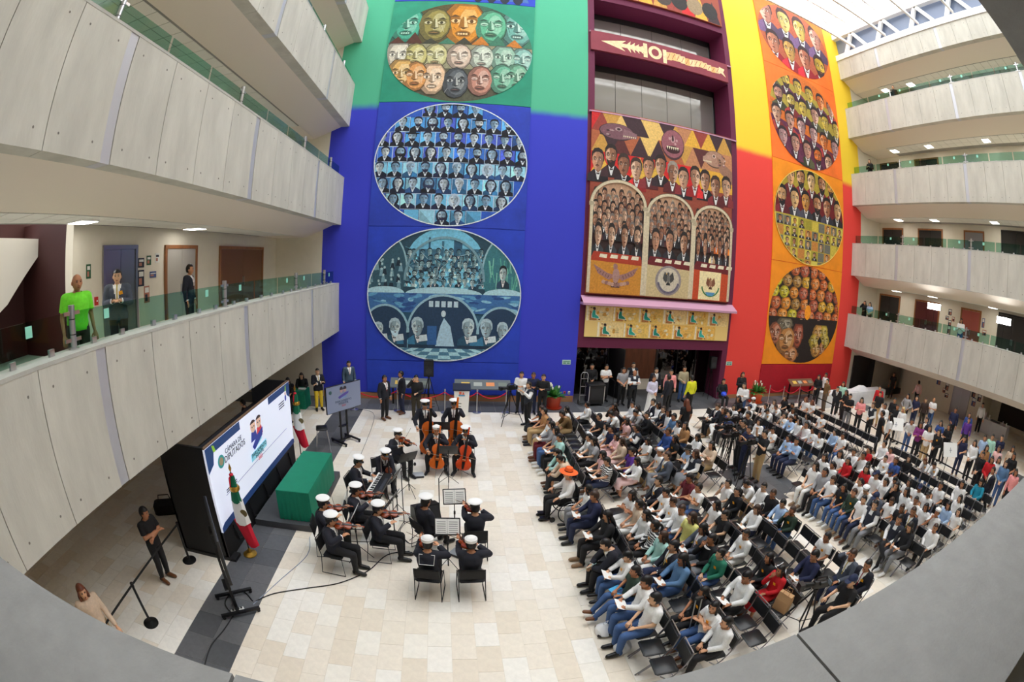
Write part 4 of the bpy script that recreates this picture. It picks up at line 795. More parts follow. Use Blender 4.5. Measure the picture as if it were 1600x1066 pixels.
def bones(J):
    B = [('pel', J['pel'], J['che'], .15), ('che', J['che'], J['nec'] - V3(0, 0, .05), .15), ('nec', J['nec'], J['head'], .07)]
    for s in (-1, 1):
        B += [('sho', J['nec'] - V3(0, 0, .05), J['sh%d' % s], .06), ('ua', J['sh%d' % s], J['el%d' % s], .05), ('fa%d' % s, J['el%d' % s], J['wr%d' % s], .04), ('hip', J['pel'], J['hip%d' % s], .11), ('th', J['hip%d' % s], J['kn%d' % s], .08), ('sn', J['kn%d' % s], J['an%d' % s], .05), ('ft%d' % s, J['an%d' % s], J['toe%d' % s], .05)]
    return B
def ringv(c, d, rx, ry, n=14):
    d = d.normalized(); u = V3(1, 0, 0); u = (u - d * u.dot(d)).normalized(); w = d.cross(u)
    return [c + u * rx * math.cos(2 * math.pi * i / n) + w * ry * math.sin(2 * math.pi * i / n) for i in range(n)]
def remesh(mb, vox, it=3):
    me = mb.mesh('tmp', False); o = bpy.data.objects.new('tmp', me); COL.objects.link(o)
    r = o.modifiers.new('r', 'REMESH'); r.mode = 'VOXEL'; r.voxel_size = vox
    s = o.modifiers.new('s', 'SMOOTH'); s.factor = .5; s.iterations = it
    dg = bpy.context.evaluated_depsgraph_get(); ev = o.evaluated_get(dg); m2 = ev.to_mesh()
    nv = len(m2.vertices); co = np.empty(nv * 3, np.float32); m2.vertices.foreach_get('co', co); no = np.empty(nv * 3, np.float32); m2.vertices.foreach_get('normal', no)
    fs = [tuple(p.vertices) for p in m2.polygons]; ev.to_mesh_clear(); bpy.data.objects.remove(o); bpy.data.meshes.remove(me)
    return co.reshape(-1, 3), no.reshape(-1, 3), fs
def hand(mb, wr, el, curl=.5, m=0, thumb=1):
    d = (wr - el).normalized(); up = V3(0, 0, 1) if abs(d.z) < .85 else V3(0, 1, 0); l = d.cross(up).normalized(); n = l.cross(d)
    base = wr + d * .015; mb.loft([[base + d * t + l * (w * math.cos(a)) + n * (h * math.sin(a)) for a in [2 * math.pi * i / 8 for i in range(8)]] for t, w, h in ((-.02, .024, .02), (.02, .036, .018), (.06, .042, .017), (.085, .038, .014))], m)
    for k, ln in enumerate((.062, .074, .07, .054)):
        p = base + d * .082 + l * (-.030 + .020 * k); d2 = (d * math.cos(curl) - n * math.sin(curl)); d3 = (d * math.cos(curl * 2.1) - n * math.sin(curl * 2.1))
        mb.tube([p - d * .01, p + d2 * ln * .5, p + d2 * ln * .5 + d3 * ln * .5], [.0098, .009, .0065], 5, m)
    t0 = base + d * .02 + l * thumb * .034; mb.tube([t0, t0 + d * .035 + l * thumb * .028 - n * .012, t0 + d * .068 + l * thumb * .022 - n * .026], [.012, .011, .008], 5, m)
HEAD = None
def head_mesh():
    mb = MB(); nu, nv = 18, 14; vs = []
    for j in range(nv + 1):
        t = math.pi * j / nv
        for i in range(nu):
            a = 2 * math.pi * i / nu; x, y, z = .078 * math.sin(t) * math.cos(a), .098 * math.sin(t) * math.sin(a), .118 * math.cos(t)
            if z < 0: k = 1 - .30 * (-z / .118) ** 1.2; x *= k; y = y * (1 - .18 * (-z / .118)) + .014 * (-z / .118)
            if y > .05:
                y = .05 + (y - .05) * .82
                if abs(x) < .02 and -.045 < z < .03: y += .016 * (1 - abs(x) / .02) * (1 if z < -.0 else .5)
                if .012 < abs(x) < .05 and 0 < z < .03: y -= .006
            vs.append((x, y, z))
    mb.add(vs, [(j * nu + i, (j + 1) * nu + i, (j + 1) * nu + (i + 1) % nu, j * nu + (i + 1) % nu) for j in range(nv) for i in range(nu)], 0)
    mb.lathe([(.001, .012), (.011, .004), (.014, -.008), (.001, -.016)], 7, (0, .094, -.026), 0)
    for s in (-1, 1):
        mb.ell((s * .079, -.008, -.005), (.010, .02, .03), 7, 5, 0); mb.ell((s * .029, .0815, .014), (.0125, .006, .0065), 8, 5, 1); mb.obox((s * .030, .088, .034), (.032, .006, .006), None, 1)
    mb.ell((0, .0815, -.058), (.022, .007, .007), 8, 5, 2); return mb
_bodies = {}
def body(key):
    # key = ('S'|'T', arms, legs, yaw, pitch, lean)
    if key in _bodies: return _bodies[key]
    global HEAD
    J = (seated if key[0] == 'S' else standing)(*key[1:]); mb = MB()
    sp = [J['pel'] - V3(0, 0, .07), J['pel'], J['pel'].lerp(J['che'], .45), J['che'], J['che'].lerp(J['nec'], .55), J['nec'] - V3(0, 0, .035), J['nec'] + V3(0, 0, .02)]
    dm = [(.125, .108), (.168, .128), (.152, .115), (.175, .128), (.18, .115), (.105, .08), (.058, .058)]
    dirs = [(sp[min(i + 1, 6)] - sp[max(i - 1, 0)]) for i in range(7)]
    mb.loft([ringv(c, d, a, b) for c, d, (a, b) in zip(sp, dirs, dm)])
    mb.cap(J['nec'] - V3(0, 0, .04), J['head'] - V3(0, 0, .04), .052, .05)
    for s in (-1, 1):
        S, E, Wt, Hp, K, A, T = (J['%s%d' % (q, s)] for q in ('sh', 'el', 'wr', 'hip', 'kn', 'an', 'toe'))
        mb.cap(J['nec'] - V3(0, 0, .06), S, .055, .058); mb.cap(S, E, .056, .042); mb.cap(E, Wt, .042, .029); mb.cap(Hp, K, .088, .060); mb.cap(K, K.lerp(A, .4), .058, .056); mb.cap(K.lerp(A, .4), A, .054, .038)
        mb.cap(A - V3(0, .03, .03), T, .040, .034)
    co, no, fs = remesh(mb, .021)
    B = bones(J); cen = np.array([co[list(f)].mean(0) for f in fs]); best = np.full(len(fs), 9e9); lab = np.zeros(len(fs), int); tt = np.zeros(len(fs))
    for i, (nmb, a, b, r) in enumerate(B):
        a_, b_ = np.array(a), np.array(b); d = b_ - a_; L = max(1e-9, (d * d).sum()); t = np.clip(((cen - a_) @ d) / L, 0, 1); ds = np.linalg.norm(cen - (a_ + t[:, None] * d), axis=1) / r
        u = ds < best; best[u] = ds[u]; lab[u] = i; tt[u] = t[u]
    names = np.array([b[0] for b in B])[lab]
    out = MB(); out.add([tuple(p) for p in co], fs, 0)
    for s in (-1, 1): hand(out, J['wr%d' % s], J['el%d' % s], .5 if key[1] not in 'dwb' else .3, 0, -s)
    if HEAD is None: HEAD = head_mesh()
    HM = head_matrix(J); out.add([HM @ Vector(p) for p in HEAD.v], HEAD.f, 0); nf = len(HEAD.f); out.m[-nf:] = HEAD.m
    me = out.mesh('person_body', True, 1.2)
    _bodies[key] = dict(J=J, co=co, no=no, fs=fs, names=names, t=tt, cen=cen, mesh=me, HM=HM); return _bodies[key]
_garm = {}
def shell(key, kind):
    if (key, kind) in _garm: return _garm[(key, kind)]
    b = body(key); nmz, t, cen, J = b['names'], b['t'], b['cen'], b['J']; seat = J['seat']; sel = np.zeros(len(nmz), bool); off = .010; mi = None
    is_ = lambda *q: np.isin(nmz, q)
    tors = is_('che', 'sho') | (is_('pel') & (t > .10)) ; upper = cen[:, 2] < (J['nec'].z - .0)
    if kind in ('shirt', 'tee', 'vest', 'jacket', 'tank'):
        sel = (is_('che', 'sho') & upper) | (is_('pel') & (t > .02)) | (is_('pel') & (cen[:, 2] > J['pel'].z - .02))
        off = .023
        if kind == 'shirt': sel |= is_('ua') | (is_('fa-1', 'fa1') & (t < .93))
        if kind == 'tee': sel |= is_('ua') & (t < .72)
        if kind == 'vest': off = .033; sel &= ~((np.abs(cen[:, 0]) < .045) & (cen[:, 1] > J['che'].y + .04) & (cen[:, 2] > J['che'].z + .09))
        if kind == 'jacket':
            off = .031; sel |= is_('ua') | (is_('fa-1', 'fa1') & (t < .9)) | is_('pel') | (is_('hip') & (cen[:, 2] > J['pel'].z - (.02 if seat else .12)))
            if not seat: sel |= is_('th') & (t < .14)
        if kind in ('jacket',):
            up = (J['nec'] - J['che']); z0 = J['che'].z - .10; z1 = J['nec'].z; wv = .075 * np.clip((cen[:, 2] - z0) / (z1 - z0), 0, 1)
            fr = b['no'][[f[0] for f in b['fs']]][:, 1] > .15
            vv = sel & fr & (np.abs(cen[:, 0]) < wv + .004) & (cen[:, 2] > z0) & np.isin(nmz, ('che', 'pel', 'sho')); mi = np.where(vv & (np.abs(cen[:, 0]) < .017), 2, np.where(vv, 1, 0))
    if kind == 'trousers': sel = is_('hip', 'th', 'sn') | (is_('pel') & (t < .30)); off = .020
    if kind == 'shorts': sel = is_('hip') | (is_('th') & (t < .8)) | (is_('pel') & (t < .30)); off = .012
    if kind.startswith('shoe'): sel = is_('ft' + kind[4:]); off = .012
    if kind.startswith('cuff'): sel = is_('fa' + kind[4:]) & (t > .80) & (t < .97); off = .026
    ids = np.where(sel)[0]; used = {}; mb = MB(); fs = []
    for i in ids:
        f = b['fs'][i]; q = []
        for vtx in f:
            if vtx not in used: used[vtx] = len(used); mb.v.append(tuple(b['co'][vtx] + b['no'][vtx] * off))
            q.append(used[vtx])
        mb.f.append(tuple(q)); mb.m.append(int(mi[i]) if mi is not None else 0)
    if kind.startswith('shoe'):
        fl_ = min((p[2] for p in mb.v), default=0)
        mb.v = [(p[0], p[1], max(p[2], .002 if fl_ < .03 else p[2])) for p in mb.v]
    me = mb.mesh(kind, True, 1.4); _garm[(key, kind)] = me; return me
def skirt(key, kind):
    if (key, kind) in _garm: return _garm[(key, kind)]
    J = body(key)['J']; mb = MB()
    if J['seat']:
        P, K = J['pel'], (J['kn-1'] + J['kn1']) / 2
        rg = []
        for c, rx, ry, dz in ((P + V3(0, -.02, .16), .15, .12, 0), (P + V3(0, .0, .03), .19, .15, 0), (P + V3(0, .12, .0), .205, .13, .3), (P.lerp(K, .6) + V3(0, 0, .0), .215, .105, 1), (K + V3(0, .03, .01), .22, .10, 1.2), (K + V3(0, .09, -.10), .22, .10, 2.3), (K + V3(0, .07, -.36 if kind == 'skirt_long' else -.16), .23 if kind == 'skirt' else .27, .12, 3.1)):
            d = Matrix.Rotation(-dz * .5, 3, 'X') @ V3(0, 0, -1); d = V3(0, math.sin(dz / 3.1 * math.pi) if dz < 3.1 else 0, -math.cos(dz / 3.1 * math.pi)) if dz in (0, 3.1) else V3(0, 1, -.15 if dz < 2 else -.9)
            rg.append(ringv(c, V3(0, .01, -1) if dz in (0, 3.1) else d, rx, ry, 16))
        mb.loft(rg)
    else:
        P = J['pel']; hem = .52 if kind == 'skirt' else .12
        mb.loft([ringv(P + V3(0, 0, .13), V3(0, 0, 1), .155, .118, 18), ringv(P + V3(0, 0, -.03), V3(0, 0, 1), .195, .155, 18), ringv(V3(0, .02, (P.z + hem) / 2), V3(0, 0, 1), .23, .20, 18)] + [[V3(x * (1.0 + .05 * (i % 2)), y * (1 + .05 * (i % 2)) + .02, hem) for i, (x, y) in enumerate([(.28 * math.cos(2 * math.pi * k / 18), .25 * math.sin(2 * math.pi * k / 18)) for k in range(18)])]])
    me = mb.mesh(kind, True, 1.4); _garm[(key, kind)] = me; return me
def hairdo(key, kind):
    if (key, 'hair' + kind) in _garm: return _garm[(key, 'hair' + kind)]
    b = body(key); HM = b['HM']; mb = MB(); J = b['J']
    front = .058 if kind != 'l' else .05
    mb.ell((0, -.010, .014), (.089, .108, .124), 18, 14, 0, keep=lambda p: (p.z > (front if p.y > .045 else (.0 if p.y > -.01 else -.075))))
    if kind == 'm': mb.v = mb.v
    vs = [HM @ Vector(p) for p in mb.v]; mb.v = [tuple(p) for p in vs]
    if kind in 'lv':
        H0 = HM @ Vector((0, -.045, .02)); bk = J['che'] + (J['nec'] - J['che']) * .35 - V3(0, .145, 0); n0 = J['nec'] + V3(0, -.085, .03); ln = bk if kind == 'l' else J['nec'] + V3(0, -.12, -.06)
        mb.loft([ringv(H0 + V3(0, 0, .04), V3(0, .01, -1), .082, .06, 14), ringv(H0 - V3(0, .005, .05), V3(0, .01, -1), .094, .075, 14), ringv(n0, V3(0, -.02, -1), .105, .055, 14), ringv(n0.lerp(ln, .55) - V3(0, .008, 0), V3(0, -.05, -1), .11, .042, 14), ringv(ln, V3(0, 0, -1), .085, .025, 14)])
        for s in (-1, 1): mb.tube([HM @ Vector((s * .07, .03, .06)), HM @ Vector((s * .088, .015, -.03)), J['nec'] + V3(s * .10, .015, -.02), J['nec'] + V3(s * .11, .03, -.17)], [.02, .024, .026, .008], 6)
    if kind == 'p':
        a = HM @ Vector((0, -.11, .03)); mb.cap(a, a - V3(0, .03, .02), .035, .03, 8); mb.tube([a - V3(0, .03, 0), a - V3(0, .07, .08), a - V3(0, .055, .2), a - V3(0, .04, .26)], [.026, .034, .026, .006], 7)
    if kind == 'n':
        a = HM @ Vector((0, -.10, .06)); mb.ell(a, (.045, .04, .04), 9, 6)
    me = mb.mesh('hair', True, 1.2); _garm[(key, 'hair' + kind)] = me; return me
def hat(key, kind):
    if (key, 'hat' + kind) in _garm: return _garm[(key, 'hat' + kind)]
    HM = body(key)['HM']; mb = MB(); R = Matrix.Rotation(.10, 3, 'X')
    if kind == 'a': mb.lathe([(.086, .045), (.105, .05), (.108, .105), (.098, .11), (.094, .085), (.085, .115), (.05, .14), (.001, .145)], 18, (0, -.006, .015), 0, R)
    if kind == 'q':
        mb.lathe([(.090, .045), (.094, .048), (.095, .092)], 20, (0, -.004, .012), 1, R); mb.lathe([(.093, .090), (.13, .112), (.142, .128), (.132, .142), (.07, .15), (.001, .15)], 20, (0, -.002, .012), 0, R)
        mb.loft([[(x, y, z) for x, y, z in ring_] for ring_ in ([(-.085, .045, .06), (-.05, .085, .062), (0, .098, .064), (.05, .085, .062), (.085, .045, .06), (0, .06, .062)], [(-.088, .06, .04), (-.055, .118, .034), (0, .138, .030), (.055, .118, .034), (.088, .06, .04), (0, .08, .045)])], 2); mb.obox((0, .094, .082), (.03, .012, .03), None, 3)
    if kind == 'c': mb.ell((0, -.008, .03), (.093, .113, .112), 16, 12, 0, keep=lambda p: p.z > .02); mb.loft([[(-.07, .075, .055), (0, .1, .06), (.07, .075, .055)], [(-.06, .155, .038), (0, .185, .04), (.06, .155, .038)], [(-.06, .155, .032), (0, .185, .034), (.06, .155, .032)], [(-.07, .075, .049), (0, .1, .054), (.07, .075, .049)]], 0, False); mb.ell((0, -.008, .143), (.012, .012, .008), 6, 4)
    if kind in 'bo': w = .15 if kind == 'b' else .21; mb.lathe([(.09, .05), (w, .04), (w + .004, .048), (.1, .066), (.092, .13), (.075, .16), (.001, .155)], 20, (0, -.005, .015), 0, R); mb.lathe([(.1005, .066), (.099, .085)], 20, (0, -.005, .015), 1, R)
    mb.v = [tuple(HM @ Vector(p)) for p in mb.v]; me = mb.mesh('hat', True, .9); _garm[(key, 'hat' + kind)] = me; return me
def setm(o, *ms):
    me = o.data
    while len(me.materials) < len(ms): me.materials.append(ms[len(me.materials)])
    for sl, m in zip(o.material_slots, ms): sl.link = 'OBJECT'; sl.material = m
def fab(name, c, **k): return mat('cloth_' + name, c, .85, noise=(25, .10), **k)
TOPS = dict(W=('white', (247, 247, 247)), K=('black', (24, 24, 28)), T=('tan', (176, 128, 82)), O=('olive brown', (112, 86, 52)), G=('light grey', (158, 158, 162)), M=('dark brown', (60, 44, 40)), N=('navy', (30, 36, 70)), P=('pink', (238, 192, 190)), A=('aqua', (176, 220, 214)), R=('red', (200, 26, 36)), V=('white', (238, 238, 238)), E=('beige', (218, 194, 170)), J=('dark suit', (28, 30, 42)), D=('denim', (92, 128, 168)), L=('light blue', (168, 194, 228)), g=('grey suit', (78, 84, 98)), B=('blue', (52, 82, 150)), U=('purple', (88, 46, 140)), C=('black', (26, 26, 28)), Z=('striped', (60, 60, 66)), m=('maroon', (96, 22, 34)), F=('dark green', (44, 62, 50)), X=('green plaid', (40, 120, 96)), Y=('pale yellow', (226, 222, 136)), i=('lime green', (120, 232, 50)), j=('teal', (30, 140, 168)), v=('violet', (130, 46, 120)), e=('mint', (176, 226, 206)), s=('slate suit', (72, 92, 112)), y=('yellow', (226, 226, 40)), h=('salmon', (246, 160, 160)), o=('orange', (196, 96, 50)), c=('khaki', (176, 166, 136)), w=('pale lilac', (214, 210, 232)))
BOTS = dict(k=('black', (26, 26, 30)), t=('tan', (190, 160, 116)), j=('blue jeans', (66, 96, 146)), m=('maroon', (104, 24, 36)), w=('white', (232, 232, 230)), q=('pink', (238, 200, 198)), d=('black', (24, 24, 28)), n=('navy', (36, 44, 74)), g=('grey', (128, 130, 136)), s=('grey', (96, 100, 100)), S=('black', (22, 22, 26)), R=('red', (190, 26, 34)), p=('pink', (240, 176, 170)), y=('yellow', (228, 196, 50)), o=('dark olive', (58, 52, 42)), l=('white', (222, 220, 234)), b=('brown', (96, 80, 66)))
stripe = mat('cloth_stripes', (30, 30, 34), .85)
def _stripe():
    nt = stripe.node_tree; N = nt.nodes.new; tc = N('ShaderNodeTexCoord'); w = N('ShaderNodeTexWave'); w.inputs['Scale'].default_value = 5.5; w.bands_direction = 'Z'; r = N('ShaderNodeValToRGB'); r.color_ramp.interpolation = 'CONSTANT'; r.color_ramp.elements[0].color = (.02, .02, .025, 1); r.color_ramp.elements[1].color = (.8, .8, .8, 1); r.color_ramp.elements[1].position = .5
    nt.links.new(tc.outputs['Object'], w.inputs[0]); nt.links.new(w.outputs[0], r.inputs[0]); nt.links.new(r.outputs[0], nt.nodes['Principled BSDF'].inputs['Base Color'])
_stripe()
tiem = [mat('tie_%d' % i, c, .6) for i, c in enumerate(((150, 20, 30), (24, 26, 40), (196, 170, 60), (200, 160, 165)))]
badge_m = mat('orange_badge', (255, 176, 30), .6); shoe_m = [mat('shoe_%d' % i, c, .4) for i, c in enumerate(((20, 20, 22), (238, 238, 238), (110, 66, 36), (150, 24, 32), (150, 120, 90)))]
capw = mat('cap_white', (246, 246, 246), .7); capk = mat('cap_black', (18, 18, 20), .35); gold = mat('gold', (196, 150, 60), .3, .8)
HATC = dict(a=capw, q=capw, c=mat('cap_navy', (34, 44, 76), .8), b=mat('hat_black', (22, 20, 20), .7), o=mat('hat_orange', (250, 104, 40), .7))
PR = random.Random(5)
NP = [0]
def person(x, y, facing, key, top='W', bottom='k', hair='s', label='', group=None, z=0., scale=1., hatk=None, skin=None, hc=None, badge=False, shoe=None, short=None, tie=None, wide=1.):
    """facing: degrees, 0 = towards +x, 90 = towards the mural wall"""
    b = body(key); NP[0] += 1
    o = bpy.data.objects.new('person', b['mesh']); COL.objects.link(o); setm(o, SKINS[PR.randrange(4)] if skin is None else SKINS[skin], eyem, lipm)
    zz = z + (.46 * (1 - scale) if key[0] == 'S' else 0); o.location = (x, y, zz); o.rotation_euler = (0, 0, math.radians(facing - 90)); o.scale = (scale * wide, scale * (1 + (wide - 1) * .8), scale); tag(o, label, 'person', group)
    ch = lambda nm_, me: mkobj(nm_, me, None, o)
    tn, tc_ = TOPS[top]; bn, bc = BOTS[bottom]
    tm = stripe if top == 'Z' else fab(tn.replace(' ', '_') + '_top', tc_); bm = fab(bn.replace(' ', '_') + '_bottom', bc)
    # upper garment
    if top in 'Jgs':
        setm(ch('jacket', shell(key, 'jacket')), tm, fab('white_top', (238, 238, 238)), tiem[PR.randrange(4)] if tie is None else tiem[tie]); [setm(ch('shirt_cuff', shell(key, 'cuff%d' % s)), capw) for s in (-1, 1)]
    else:
        kind = short or ('shirt' if PR.random() < .55 or top in 'VXDC' else 'tee')
        nmg = 'dress_top' if bottom in 'dl' else {'shirt': 'shirt', 'tee': 'shirt', 'tank': 'tank_top'}[kind]; setm(ch(nmg, shell(key, kind)), tm)
        if top == 'V': setm(ch('vest', shell(key, 'vest')), fab('vest', (40, 44, 56)))
        if top == 'C': cl = MB().lathe([(.075, 0), (.13, -.02), (.125, -.03), (.07, -.008)], 14, b['J']['nec'] - V3(0, -.01, .02)); cl.obj('white_collar', capw, o)
    # lower garment
    if bottom in 'qdsRl': setm(ch('skirt', skirt(key, 'skirt_long' if bottom == 'l' else 'skirt')), bm)
    elif bottom == 'S': setm(ch('skirt', skirt(key, 'skirt_long')), bm)
    else: setm(ch('trousers', shell(key, 'trousers')), bm)
    sm = shoe_m[shoe if shoe is not None else PR.choice((0, 0, 0, 1, 2, 4))]
    for s in (-1, 1): setm(ch('shoe', shell(key, 'shoe%d' % s)), sm)
    hm = HAIRS[hc or PR.choice('kkkkb')]
    if hair == 'a': hair, hatk = 's', 'a'
    if hair == 'c': hair, hatk = 's', 'c'
    if hair == 'b': hair, hatk = 's', 'b'
    if hair == 'o': hair, hatk, hc = 's', 'o', 'g'
    if hair != '0': setm(ch('hair', hairdo(key, hair)), hm)
    if hatk: setm(ch('cap' if hatk in 'aqc' else 'hat', hat(key, hatk)), HATC[hatk] if not (hatk == 'c' and PR.random() < .3) else capk, capk, capk, gold)
    if badge:
        J = b['J']; M4 = Matrix.Translation(J['che'].lerp(J['nec'], .30) + V3(-.075, .158, 0)) @ Matrix.Rotation(-.15, 4, 'X')
        if 'badge' not in _garm: _garm['badge'] = MB().obox((0, 0, 0), (.075, .006, .065), Matrix.Rotation(.2, 3, 'Y')).mesh('badge', False); _garm['badge'].materials.append(badge_m)
        k = mkobj('badge', _garm['badge'], None, o); k.matrix_basis = M4
    return o
# ================================================================ FURNITURE, INSTRUMENTS, EQUIPMENT (prototypes face +y)
pad = mat('black_vinyl', (30, 31, 34), .38, noise=(30, .08)); tubem = mat('chair_steel', (150, 150, 154), .3, .9); wirem = mat('black_wire', (26, 26, 28), .35, .4); mesh_b = mat('black_mesh_fabric', (24, 24, 27), .8)
def folding_chair():
    t = thing('folding_chair')
    MB().rbox(-.195, .195, -.19, .21, .425, .465, .035).obj('seat', pad, t)
    mb = MB(); mb.rbox(-.2, .2, -.014, .022, 0, .235, .012); M4 = Matrix.Translation((0, -.232, .615)) @ Matrix.Rotation(.2, 4, 'X'); mb.v = [tuple(M4 @ Vector(p)) for p in mb.v]; mb.obj('backrest', pad, t)
    for s in (-1, 1):
        MB().tube([(s * .19, -.295, .868), (s * .215, -.28, .83), (s * .215, -.235, .62), (s * .222, -.10, .40), (s * .228, .27, .01)], .0125, 6).obj('front_leg', tubem, t)
        MB().tube([(s * .205, .13, .42), (s * .207, -.05, .26), (s * .21, -.30, .01)], .0115, 6).obj('rear_leg', tubem, t)
    MB().tube([(-.19, -.295, .868), (.19, -.295, .868)], .0125, 6).obj('top_rail', tubem, t); MB().tube([(-.21, -.25, .06), (.21, -.25, .06)], .008, 5).obj('crossbar', tubem, t)
    return t
def sled_chair():
    t = thing('stacking_chair')
    MB().rbox(-.23, .23, -.2, .22, .43, .455, .03).obj('seat', mesh_b, t)
    mb = MB(); mb.rbox(-.23, .23, -.012, .012, 0, .26, .01); M4 = Matrix.Translation((0, -.235, .56)) @ Matrix.Rotation(.22, 4, 'X'); mb.v = [tuple(M4 @ Vector(p)) for p in mb.v]; mb.obj('backrest', mesh_b, t)
    for s in (-1, 1): MB().tube([(s * .225, -.305, .83), (s * .24, -.22, .46), (s * .25, -.27, .01), (s * .255, .24, .01), (s * .245, .21, .44), (s * .24, -.18, .44)], .0095, 6).obj('leg', wirem, t)
    MB().tube([(-.225, -.305, .83), (.225, -.305, .83)], .0095, 6).obj('top_rail', wirem, t); MB().tube([(-.245, .20, .42), (.245, .20, .42)], .0095, 6).obj('crossbar', wirem, t)
    return t
paper = mat('white_paper', (246, 246, 244), .8); staff = mat('printed_staves', (120, 122, 126), .8); standm = mat('stand_black', (28, 28, 30), .5)
def music_stand():
    t = thing('music_stand'); M4 = Matrix.Translation((0, 0, 1.10)) @ Matrix.Rotation(math.radians(62), 4, 'X')
    mb = MB().rbox(-.25, .25, -.15, .19, -.006, .0, .012); mb.box(-.25, .25, -.16, -.145, -.006, .05); mb.v = [tuple(M4 @ Vector(p)) for p in mb.v]; mb.obj('desk', standm, t)
    MB().cyl((0, .0, .12), (0, .0, .72), .014).cyl((0, 0, .7), (0, 0.02, 1.09), .01).obj('pole', standm, t)
    for a in (90, 210, 330):
        c, s = math.cos(math.radians(a)), math.sin(math.radians(a)); MB().tube([(0, 0, .32), (c * .14, s * .14, .19), (c * .32, s * .32, .012)], .008, 5).obj('leg', standm, t)
    MB().cyl((0, 0, .66), (0, 0, .74), .022).obj('clamp', standm, t); return t
def sheets(loc, rz, label, w=.46):
    M4 = Matrix.Translation((0, 0, 1.10)) @ Matrix.Rotation(math.radians(62), 4, 'X'); t = thing('sheet_music', loc, rz, label, 'sheet music', 'sheet music on the stands')
    for s in (-1, 1):
        mb = MB().box(min(0, s * w / 2) + .002, max(0, s * w / 2) - .002, -.135, .165, .003, .007); mb.v = [tuple(M4 @ Vector(p)) for p in mb.v]; pg_ = mb.obj('page', paper, t, smooth=False)
        mb = MB(); [mb.box(min(0, s * w / 2) + .03, max(0, s * w / 2) - .03, -.11 + k * .042, -.098 + k * .042, .0072, .0078) for k in range(6)]; mb.v = [tuple(M4 @ Vector(p)) for p in mb.v]; tag(mb.obj('printed_staves', staff, pg_, smooth=False), kind='stuff')
    return t
varn = mat('violin_varnish', (150, 62, 24), .25, noise=(8, .2), stretch=(1, .2, 1)); varn2 = mat('cello_varnish', (206, 98, 30), .25, noise=(6, .18), stretch=(1, .2, 1)); ebony = mat('ebony', (24, 20, 18), .35); varn3 = mat('dark_viola_varnish', (96, 40, 20), .25, noise=(8, .2)); bowm = mat('bow_stick', (90, 46, 26), .4); hairm = mat('bow_hair', (236, 228, 208), .6)
def viol(name, M4, k, vm, label, cat, pin=0.):
    half = [(0, .0), (.045, .004), (.085, .022), (.104, .06), (.106, .085), (.096, .12), (.072, .145), (.058, .175), (.056, .20), (.064, .225), (.08, .25), (.084, .275), (.08, .305), (.06, .335), (.03, .352), (0, .356)]
    out = [(x, y) for x, y in half] + [(-x, y) for x, y in reversed(half[1:-1])]; th = .036
    t = thing(name, label=label, cat=cat, group='string instruments of the orchestra'); t.matrix_basis = M4 @ Matrix.Scale(k, 4)
    mb = MB(); c = [(x * .82, y * .86 + .025) for x, y in out]; mb.loft([[Vector((x, y, -.006)) for x, y in c], [Vector((x, y, 0)) for x, y in out], [Vector((x, y, th)) for x, y in out], [Vector((x, y, th + .009)) for x, y in c]]); mb.obj('body', vm, t)
    MB().box(-.012, .012, .33, .50, th - .012, th + .006).obj('neck', vm, t); MB().add([(-.02, .16, th + .024), (.02, .16, th + .024), (.012, .50, th + .014), (-.012, .50, th + .014), (-.02, .16, th + .018), (.02, .16, th + .018), (.012, .50, th + .006), (-.012, .50, th + .006)], [(0, 1, 2, 3), (4, 7, 6, 5), (0, 4, 5, 1), (1, 5, 6, 2), (2, 6, 7, 3), (3, 7, 4, 0)]).obj('fingerboard', ebony, t, smooth=False)
    s = MB().tube([(0, .50, th), (0, .56, th - .004), (0, .592, th - .012), (0, .596, th - .026), (0, .58, th - .028)], [.012, .011, .012, .012, .008], 7); s.obj('scroll', vm, t)
    for i in range(4): MB().cyl((-.04 if i % 2 else -.01, .515 + i * .015, th), (.01 if i % 2 else .04, .515 + i * .015, th), .004, n=5).obj('peg', ebony, t)
    MB().box(-.022, .022, .185 - .04, .19 - .04, th + .004, th + .034).obj('bridge', mat('maple', (214, 170, 110), .5), t, smooth=False); MB().add([(-.012, .015, th + .016), (.012, .015, th + .016), (.022, .12, th + .02), (-.022, .12, th + .02), (-.012, .015, th + .006), (.012, .015, th + .006), (.022, .12, th + .01), (-.022, .12, th + .01)], [(0, 1, 2, 3), (4, 7, 6, 5), (0, 4, 5, 1), (1, 5, 6, 2), (2, 6, 7, 3), (3, 7, 4, 0)]).obj('tailpiece', ebony, t, smooth=False)
    for s_ in (-1, 1): MB().tube([(s_ * .035, .125, th + .0095), (s_ * .03, .15, th + .0095), (s_ * .036, .175, th + .0095)], .003, 4).obj('sound_hole', ebony, t)
    if pin: MB().cyl((0, .002, th / 2), (0, -pin / k, th / 2), .006 / k * 1.2, n=6).obj('endpin', chrome, t)
    return t
def bow(a, b, label):
    t = thing('violin_bow', label=label, cat='bow', group='bows of the orchestra'); a, b = Vector(a), Vector(b); u, w = frame(b - a)
    MB().tube([a, a.lerp(b, .5) + w * .008, b], [.006, .005, .004], 5).obj('stick', bowm, t); MB().tube([a + w * .018, b + w * .012], .003, 4).obj('bow_hair', hairm, t); MB().obox(a + w * .01 + (b - a) * .04, (.02, .02, .03)).obj('frog', ebony, t); return t
